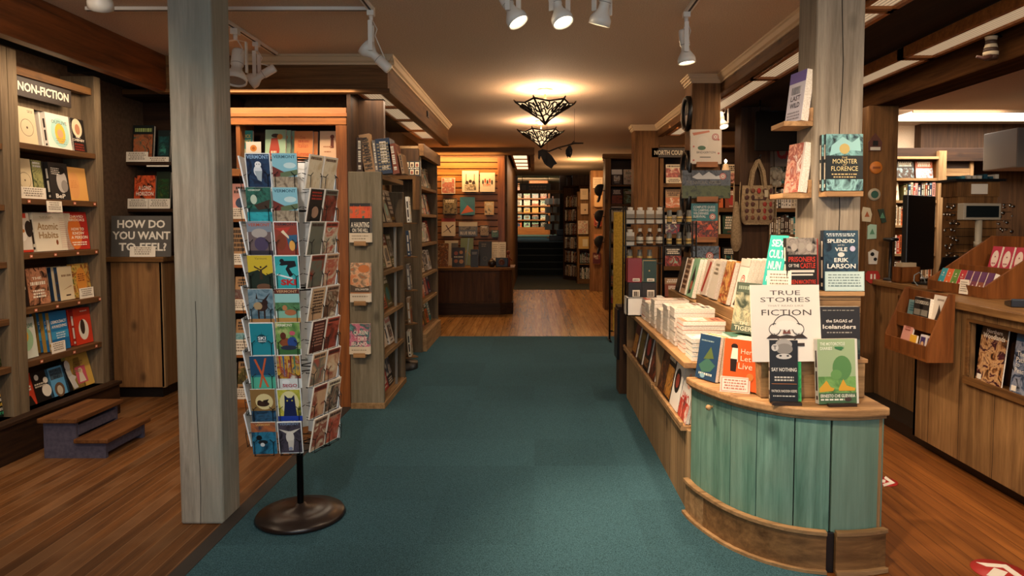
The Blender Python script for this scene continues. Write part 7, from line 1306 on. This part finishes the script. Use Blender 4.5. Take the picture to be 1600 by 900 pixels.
for fi, (fn, ang) in enumerate(faces5):
    yaw = view+ang; APO = APS[fn]; fr = Fr(XS, YSN, .006, yaw)
    for r_ in range(9):
        z = ROWS[8-r_]
        for c_ in range(2):
            xl = -.04+(-.5+c_)*.116
            # wire pocket: a U shaped loop with a low front rail
            y0 = -APS[fn]; m = MB(); hw = PCW/2-.012
            pw = [(xl-hw, y0+.012, z-.004), (xl-hw, y0-.026, z-.004), (xl-hw, y0-.034, z+.06), (xl-hw+.014, y0-.036, z+.073)]
            m.tube([Vector(p) for p in pw], .0017, BLKM, 5); m.tube([Vector((2*xl-p[0], p[1], p[2])) for p in pw], .0017, BLKM, 5)
            m.tube([(xl-hw, y0-.034, z+.058), (xl-hw-.02, y0-.0, z+.07)], .0017, BLKM, 5); m.tube([(xl-hw-.003, y0-.026, z-.004), (xl+hw+.003, y0-.026, z-.004)], .0017, BLKM, 5); m.tube([(xl+hw, y0-.034, z+.058), (xl+hw+.02, y0, z+.07)], .0017, BLKM, 5)
            q = Matrix.Rotation(R(yaw), 4, 'Z'); m.v = [tuple(q@Vector(p)) for p in m.v]
            m.build('wire_pocket', t)
            if fn == 'front': key, bg, ops, look = PC[(r_, c_)]; white = '#e3e7e6'
            elif fn == 'right':
                look = SIDE[(r_*2+c_) % 18]; rg = random.Random(r_*5+c_*3+1); cs = [rg.choice(['#c9a07a', '#b5503a', '#5a3a24', '#d9c8a8', '#1c1814', '#8a3a28', '#a8846a', '#6a6a5a']) for _ in range(3)]
                if r_ == 0: cs = ['#dcc8a4', '#e0cfae', '#cdb48a']
                key = 'rt%d%d' % (r_, c_); bg = cs[0]; ops = [('r', .04, .04, .96, .82, ('ph',)+tuple(cs))]+[('l', .1, .86, .9, .94, '#5a3a2a' if r_ == 0 else '#3a2018', r_)]; white = '#e0d6c6'
                if (r_, c_) in ((5, 0), (4, 0), (1, 0)): ops = [('r', 0, 0, 1, 1, {5: '#4a1f18', 4: '#c9a27a', 1: '#1a1614'}[r_])]+[('l', .15, .85-.09*k, .85, .9-.09*k, {5: '#b5806a', 4: '#4a3424', 1: '#a83424'}[r_], k) for k in range(8 if r_ != 1 else 3)]+([('c', .5, .3, .25, '#a8846a')] if r_ == 1 else [])
            else:
                key = fn+'%d%d' % (r_, c_); bg = '#dfe4e6'; white = '#dfe4e6'; ops = [('r', .04, .03, .96, .97, ('ph', '#3a5a6a', '#8aa5b0', '#c9a070'))]; look = 'postcard seen from behind'
            k = ('pc', key)
            if k not in BOOKJ:
                n = MB().box(-PCW/2, -.006, 0, PCW/2, 0, PCH, flat(white, .35)); draw(n, [('r', .035, .025, .965, .975, bg)]+[(op if op[0] != 'r' or op[1:5] != (0, 0, 1, 1) else ('r', .035, .025, .965, .975, op[5])) for op in ops], PCW, PCH, -.006); BOOKJ[k] = n.mesh('postcard')
            if fn in ('rear', 'back') and r_ % 1: continue
            o = link('postcard', BOOKJ[k], None, fr.w(xl, y0-.012, z), fr.rot(-9 if 0 else 0)); o.rotation_euler = (R(11 if fn in ('front', 'right', 'left') else 2), 0, R(yaw)); o.location = fr.w(xl, y0-.004, z+.0006)
            lab = {'front': look+', front of the rack', 'right': look+', %s side column, %s row' % (['near', 'far'][c_], ORD[r_]), 'left': 'white card back, %s left side column, %s row' % (['rear', 'near'][c_], ORD[r_]), 'rear': 'card facing the bookcase, %s column, %s row' % (ORD[c_], ORD[r_]), 'back': 'card on the hidden side, %s column, %s row' % (ORD[c_], ORD[r_])}[fn]
            tag(o, lab, 'postcard', gp_)
m = MB()
APO = .165
for z in (.37, .75, 1.13, 1.5, 1.745):
    for fn, ang in faces5:
        a = R(view+ang-90); b = R(view+ang-90+72); rr_ = APO*1.02
        m.tube([(rr_*math.cos(a), rr_*math.sin(a), z), (rr_*math.cos(b), rr_*math.sin(b), z)], .003, BLKM, 5); m.tube([(0, 0, z), (rr_*math.cos(a), rr_*math.sin(a), z)], .003, BLKM, 5)
m.build('frame_rings', t)

# ------------------------------------------------------------------ pendants with pierced metal shades
def pendant(x, y, sc, lab, ztip=2.385):
    t = thing('pendant_lamp', (x, y, 0), (0, 0, R(8)), lab, 'lamp', 'glass and metal ceiling lamps over the aisle')
    BR = flat('#2a1c12', .4, .5); GL = flat('#ffdca8', .4, emit=1.15); r0 = .275
    MB().lathe([(0, ZC-.001), (.075, ZC-.001), (.072, ZC-.012), (.03, ZC-.035), (.014, ZC-.045)], flat('#c2ab8c', .5), 24).build('canopy', t); MB().tube([(0, 0, 2.66), (0, 0, 2.50)], .010, flat('#c2ab8c', .5), 10).build('stem', t)
    zr = 2.575; n = 6
    P = []   # concave profile from rim to tip
    for i in range(6):
        k = i/5; P.append((r0*(1-k)**1.0*(1-.12*math.sin(math.pi*k))+.0, zr-(zr-ztip-.01)*(k**.85)))
    for j in range(n):
        a0, a1 = 2*math.pi*j/n, 2*math.pi*(j+1)/n; m = MB(); vs = []
        for (r, z) in P[:-1]+[(.012, ztip+.012)]:
            for s in (0, .5, 1):
                a = a0+(a1-a0)*s; k = 1 if s != .5 else math.cos(math.pi/n)*.985; vs.append((r*k*math.cos(a), r*k*math.sin(a), z-(0.022*r/r0 if s == .5 else 0)))
        m.add(vs, [(i*3+k, i*3+k+1, (i+1)*3+k+1, (i+1)*3+k) for i in range(5) for k in (0, 1)], GL); g = m.build('glass_panel', t)
        f = MB(); f.tube([(r*math.cos(a0)*1.01, r*math.sin(a0)*1.01, z) for r, z in [(r0*1.07, zr+.022)]+P[:-1]+[(.01, ztip)]], [.005, .011, .011, .011, .011, .011, .012], BR, 6)
        f.tube([(r0*math.cos(a0), r0*math.sin(a0), zr), (r0*.855*math.cos((a0+a1)/2), r0*.855*math.sin((a0+a1)/2), zr-.022), (r0*math.cos(a1), r0*math.sin(a1), zr)], .009, BR, 6)
        # pierced filigree: scrolls lying on the glass
        rg = random.Random(2)
        def pt(s, k):
            i = min(4, int(k*5)); u = k*5-i; r = P[i][0]+(P[i+1][0]-P[i][0])*u; z = P[i][1]+(P[i+1][1]-P[i][1])*u; a = a0+(a1-a0)*s; kk = 1-(1-math.cos(math.pi/n)*.985)*(1-abs(2*s-1)); return Vector((r*kk*math.cos(a)*1.02, r*kk*math.sin(a)*1.02, z-.006-(0.022*r/r0)*(1-abs(2*s-1))))
        for (s0, k0, s1, k1) in ((.0, .25, .3, .05), (.3, .05, .5, .3), (.5, .3, .7, .05), (.7, .05, 1, .25), (.0, .5, .3, .3), (.3, .3, .5, .55), (.5, .55, .7, .3), (.7, .3, 1, .5), (.1, .1, .2, .45), (.9, .1, .8, .45), (.5, .0, .5, .3), (0, .7, .5, .55), (.5, .55, 1, .7), (.3, .3, .3, .05), (.7, .3, .7, .05)):
            f.tube([pt(s0+(s1-s0)*u/4+.04*math.sin(u*1.57), k0+(k1-k0)*u/4) for u in range(5)], .0068, BR, 5)
        f.build('filigree', t)
    MB().lathe([(.0, ztip-.02), (.012, ztip-.012), (.016, ztip), (.01, ztip+.012)], BR, 12).build('finial', t)
    MB().sphere((0, 0, 2.50), .035, .035, .045, LAMPE, 12).build('bulb', t)
    point('pendant_light', (x, y, 2.585), 46, (1, .68, .42), .05)
pendant(.10, 6.5, 1, 'pierced metal and glass ceiling lamp nearest the camera')
pendant(.08, 8.5, 1, 'pierced metal and glass ceiling lamp farther along the aisle')
# bats on a branch
t = thing('bat_mobile', (.14, 7.6, 0), (0, 0, 0), 'dark branch with two hanging bats below the farther ceiling lamp', 'ornament')
BT = flat('#120e0d', .8); 
MB().tube([(-.06, 0, 2.255), (.02, 0, 2.235), (.12, 0, 2.275), (.22, 0, 2.30), (.30, 0, 2.325), (.40, 0, 2.325)], [.006, .009, .008, .008, .010, .008], flat('#1f140e', .8), 7).tube([(.12, 0, 2.275), (.16, .01, 2.255)], .005, flat('#1f140e', .8), 5).tube([(.26, 0, 2.31), (.30, 0, 2.35)], .005, flat('#1f140e', .8), 5).build('branch', t)
MB().tube([(.0, 0, 2.24), (.0, 0, ZC)], .0015, BLKM, 4).tube([(.3, 0, 2.325), (.3, 0, ZC)], .0015, BLKM, 4).build('thread', t)
MB().prism([(-.10, 2.24), (-.06, 2.255), (-.02, 2.25), (.05, 2.19), (.11, 2.10), (.075, 2.085), (.05, 2.045), (.0, 2.075), (-.03, 2.10), (-.055, 2.15), (-.07, 2.185), (-.085, 2.14), (-.10, 2.16)], -.008, .008, BT, 'y').sphere((-.02, 0, 2.17), .03, .022, .07, BT, 10).build('bat', t)
MB().prism([(.235, 2.295), (.26, 2.30), (.28, 2.25), (.275, 2.20), (.255, 2.165), (.235, 2.18), (.225, 2.16), (.205, 2.21), (.205, 2.25)], -.006, .006, BT, 'y').sphere((.24, 0, 2.235), .018, .016, .05, BT, 10).build('bat', t)

# ------------------------------------------------------------------ track lights
def track(name, x0, y0, x1, y1, lab):
    m = MB(); a, b = Vector((x0, y0)), Vector((x1, y1)); d = (b-a).normalized(); n = Vector((-d.y, d.x))
    for o, w, z, mt in ((0, .018, ZC-.02, METW),): 
        c = [a+n*w, b+n*w, b-n*w, a-n*w]; m.prism([tuple(p) for p in c], z, ZC-.001, mt)
    c = [a+n*.006, b+n*.006, b-n*.006, a-n*.006]; m.prism([tuple(p) for p in c], ZC-.0215, ZC-.02, flat('#2a2520', .6))
    return tag(m.build('light_track', None), lab, 'track')
track('t', -1.9, 2.6, -1.9, 5.1, 'pale ceiling light track running along the left side')
track('t', -2.6, 4.05, -.93, 4.05, 'pale ceiling light track crossing behind the left pillar')
track('t', -.95, 2.4, -.95, 4.03, 'pale ceiling light track meeting the crossing track at its end')
track('t', .9, 2.2, .9, 4.12, 'ceiling light track holding the downward spotlight at right')
track('t', -.5, 3.30, .7, 3.30, 'ceiling light track above the three bright spotlights')
track('t', 1.8, 5.9, 1.8, 7.6, 'ceiling light track in the right bay beyond the middle post')
track('t', 5.0, 6.3, 6.4, 6.3, 'dim ceiling light track in the right room')
def spotlight(x, y, aim, lab, on=True, drop=.24, power=30, style='small', wide=60, grp='track spotlights', zt=ZC, col=TUNG, sc=1.0, emit=None):
    t = thing('spotlight', (x, y, 0), (0, 0, 0), lab, 'spotlight', grp)
    aim = Vector(aim).normalized(); c = Vector((0, 0, zt-.02-drop*sc)); side = aim.cross(Vector((0, 0, 1)))
    side = Vector((1, 0, 0)) if side.length < .05 else side.normalized()
    MB().box(-.02*sc, -.02*sc, zt-.05*sc, .02*sc, .02*sc, zt-.0215, METW).tube([(0, 0, zt-.05*sc), (0, 0, zt-.08*sc)], .012*sc, METW, 10).build('adapter', t)
    y_ = MB()
    for s in (-1, 1):
        p = [Vector((0, 0, zt-.08*sc))+side*s*.01*sc, Vector((0, 0, zt-.09*sc))+side*s*.058*sc, c+side*s*.058*sc]
        w2 = side*.004*sc; f = side.cross(Vector((0, 0, 1)))*.012*sc
        for a, b in zip(p[:-1], p[1:]): y_.add([a-w2-f, a+w2-f, a+w2+f, a-w2+f, b-w2-f, b+w2-f, b+w2+f, b-w2+f], [(0, 1, 2, 3), (7, 6, 5, 4), (0, 4, 5, 1), (1, 5, 6, 2), (2, 6, 7, 3), (3, 7, 4, 0)], METW)
    y_.build('yoke', t)
    R0 = .052*sc if style != 'par' else .062*sc; L = .14*sc
    MB().lathe([(0, -L), (R0*.5, -L), (R0*.56, -L+.01), (R0*.56, -L*.35), (R0*.45, -L*.3), (R0*.5, -L*.12), (R0*.95, .02*sc), (R0, .03*sc), (R0, .055*sc), (R0*.9, .055*sc), (R0*.85, .03*sc)], METW, 24, c, aim).lathe([(R0*.565, -L*.38), (R0*.57, -L*.36)], flat('#7a7468', .5), 20, c, aim).build('housing', t)
    MB().lathe([(0, .046*sc), (R0*.86, .046*sc)], (flat('#ffe6c0', .5, emit=14 if emit is None else emit) if on else flat('#8a8072', .25)), 24, c, aim).build('lens', t)
    m = MB().tube([(0, 0, zt-.06*sc), (.03*sc, .02, zt-.12*sc), (.02*sc, .01, zt-.16*sc)]+[tuple(c-aim*L)], .003*sc, METW, 6); m.build('cord', t)
    if on and power:
        p = Vector((x, y, 0))+c+aim*.075*sc; spot('spot_light', p, p+aim, power, col, wide, .7, .05)
g3 = 'three bright spotlights at the top of the photo'
spotlight(-.10, 3.30, (.55, -.25, -1), 'left of the three bright spotlights at the top', power=130, grp=g3, wide=80)
spotlight(.12, 3.30, (.35, -.35, -1), 'middle of the three bright spotlights at the top', power=100, grp=g3, wide=80)
spotlight(.32, 3.30, (-.25, .25, -1), 'right of the three bright spotlights at the top', power=40, grp=g3, wide=80)
spotlight(.89, 4.08, (.12, -.02, -1), 'single spotlight pointing straight down left of the grey pillar', power=90, grp='lit track spotlights', wide=90)
spotlight(-.95, 4.05, (-.8, -.1, .75), 'white spotlight aimed up left at the crossing track end', on=False, grp='unlit track spotlights')
spotlight(-1.9, 4.42, (.02, -.35, -1), 'large unlit flood lamp just right of the left pillar', on=False, style='par', grp='unlit track spotlights', sc=1.15)
spotlight(-1.9, 4.75, (-.9, -.1, -.55), 'white spotlight angled down left beside the flood lamp', on=True, power=14, grp='left track spotlights', emit=2, wide=80)
spotlight(-1.9, 3.05, (-.3, .6, -1), 'spotlight tip peeking at the top edge left of the pillar', on=True, power=45, grp='left track spotlights', wide=80)
spotlight(1.8, 6.6, (.1, -.5, -1), 'lit round spotlight in the right bay beside the middle post', power=12, grp='right bay spotlights', emit=6, zt=2.62+.02, sc=.9)
spotlight(1.8, 7.2, (.2, -.5, -.6), 'white round spotlight just behind the lit one', on=False, grp='right bay spotlights', zt=2.62+.02, sc=.9)
spotlight(5.45, 6.3, (-.5, -.3, -.8), 'dim dark spotlight in the right room', on=False, grp='right room spotlights', sc=1.1)
# striped toy on the dark beam
t = thing('beam_toy', (2.66, 4.05, 2.42), (0, 0, 0), 'small striped toy figure hanging on the dark beam', 'toy')
m = MB(); 
for k in range(6): m.lathe([(.0, .022*k), (.035+.006*math.sin(k), .022*k), (.035+.006*math.sin(k+1), .022*k+.021), (0, .022*k+.022)], flat(['#3a2418', '#b5a58a'][k % 2], .6), 14, (0, 0, -.02))
m.build('body', t); MB().tube([(0, -.02, .0), (-.06, -.03, -.02), (-.10, -.03, -.01)], [.016, .012, .008], flat('#4a2a20', .6), 8).build('arm', t); MB().tube([(0, 0, .11), (.03, 0, .13), (.065, 0, .11)], .006, BLKM, 6).build('hook', t)
# small label plate on the aisle fascia
tag(MB().box(0, -.05, -.03, .01, .05, .03, BLACK).box(.01, -.03, -.02, .013, .03, .02, flat('#4a4038', .5)).build('socket_plate', None, (-1.099, 7.1, 2.56)), 'small black plate fixed on the left aisle fascia', 'plate')
# warm light of the hat corner and the rear aisle
point('hat_corner_light', (1.0, 13.6, 2.35), 34, (1, .6, .28), .1)
point('end_case_light', (.7, 15.4, 2.2), 8, (1, .62, .3), .1)

# ------------------------------------------------------------------ past about 300 books in view the smallest become one mass
def screen(o):
    bpy.context.view_layer.update
dg = bpy.context.evaluated_depsgraph_get(); dg.update()
def kids(o): return [c for c in bpy.data.objects if c.parent is o]
byp = {}
for o in bpy.data.objects:
    if o.parent: byp.setdefault(o.parent.name, []).append(o)
def parts_of(o): return ([o] if o.type == 'MESH' else [])+byp.get(o.name, [])
camloc = Vector((0, 0, H)); c_, s_ = math.cos(PITCH), math.sin(PITCH)
def px(p):
    d = p-camloc; f = d.y*c_-d.z*s_
    if f <= .05: return None
    return CX+F*d.x/f, CY-F*(d.y*s_+d.z*c_)/f
cand = []
for o in list(bpy.data.objects):
    if o.parent is None and o.get('category') == 'book':
        ps = parts_of(o); names = {p.name for p in ps}; pts = []
        for p in ps:
            bb = [p.matrix_world@Vector(v) for v in p.bound_box]; pts += bb
        pr = [px(p) for p in pts]; vis = 0; tot = 0
        if all(pr):
            xs = [p[0] for p in pr]; ys = [p[1] for p in pr]
            bx = [max(0, min(xs)), min(1600, max(xs)), max(0, min(ys)), min(900, max(ys))]
            A = max(0, bx[1]-bx[0])*max(0, bx[3]-bx[2])
            if A > 0:
                for i in range(4):
                    for j in range(6):
                        X = bx[0]+(bx[1]-bx[0])*(i+.5)/4; Y = bx[2]+(bx[3]-bx[2])*(j+.5)/6
                        d = ray(X, Y).normalized(); hit = SC.ray_cast(dg, camloc, d); tot += 1
                        if hit[0] and hit[4].name in names: vis += 1
            cand.append((A*vis/24 if tot else 0, o, ps))
        else: cand.append((0, o, ps))
cand.sort(key=lambda c: -c[0])
keep, rest = cand[:296], cand[296:]
mass = MB()
for a_, o, ps in rest:
    for p in ps:
        if p.type != 'MESH': continue
        me = p.data; mw = p.matrix_world; base = len(mass.v); mass.v += [tuple(mw@v.co) for v in me.vertices]
        idx = [mass.mi(m) for m in me.materials]
        for pl in me.polygons: mass.f.append(tuple(base+v for v in pl.vertices)); mass.fm.append(idx[pl.material_index])
    for p in byp.get(o.name, []): bpy.data.objects.remove(p)
    bpy.data.objects.remove(o)
if mass.v:
    o = mass.build('small_distant_books'); tag(o, 'the many smaller or half hidden books filling the remaining shelves', 'books', None, 'stuff')
for o in bpy.data.objects:
    if o.parent is None and len(str(o.get('label', '')).split()) > 16: print('LONG', o.name, o['label'])
print('BOOKS', len(cand), 'kept', len(keep), 'smallest kept px', keep[-1][0] if keep else 0)
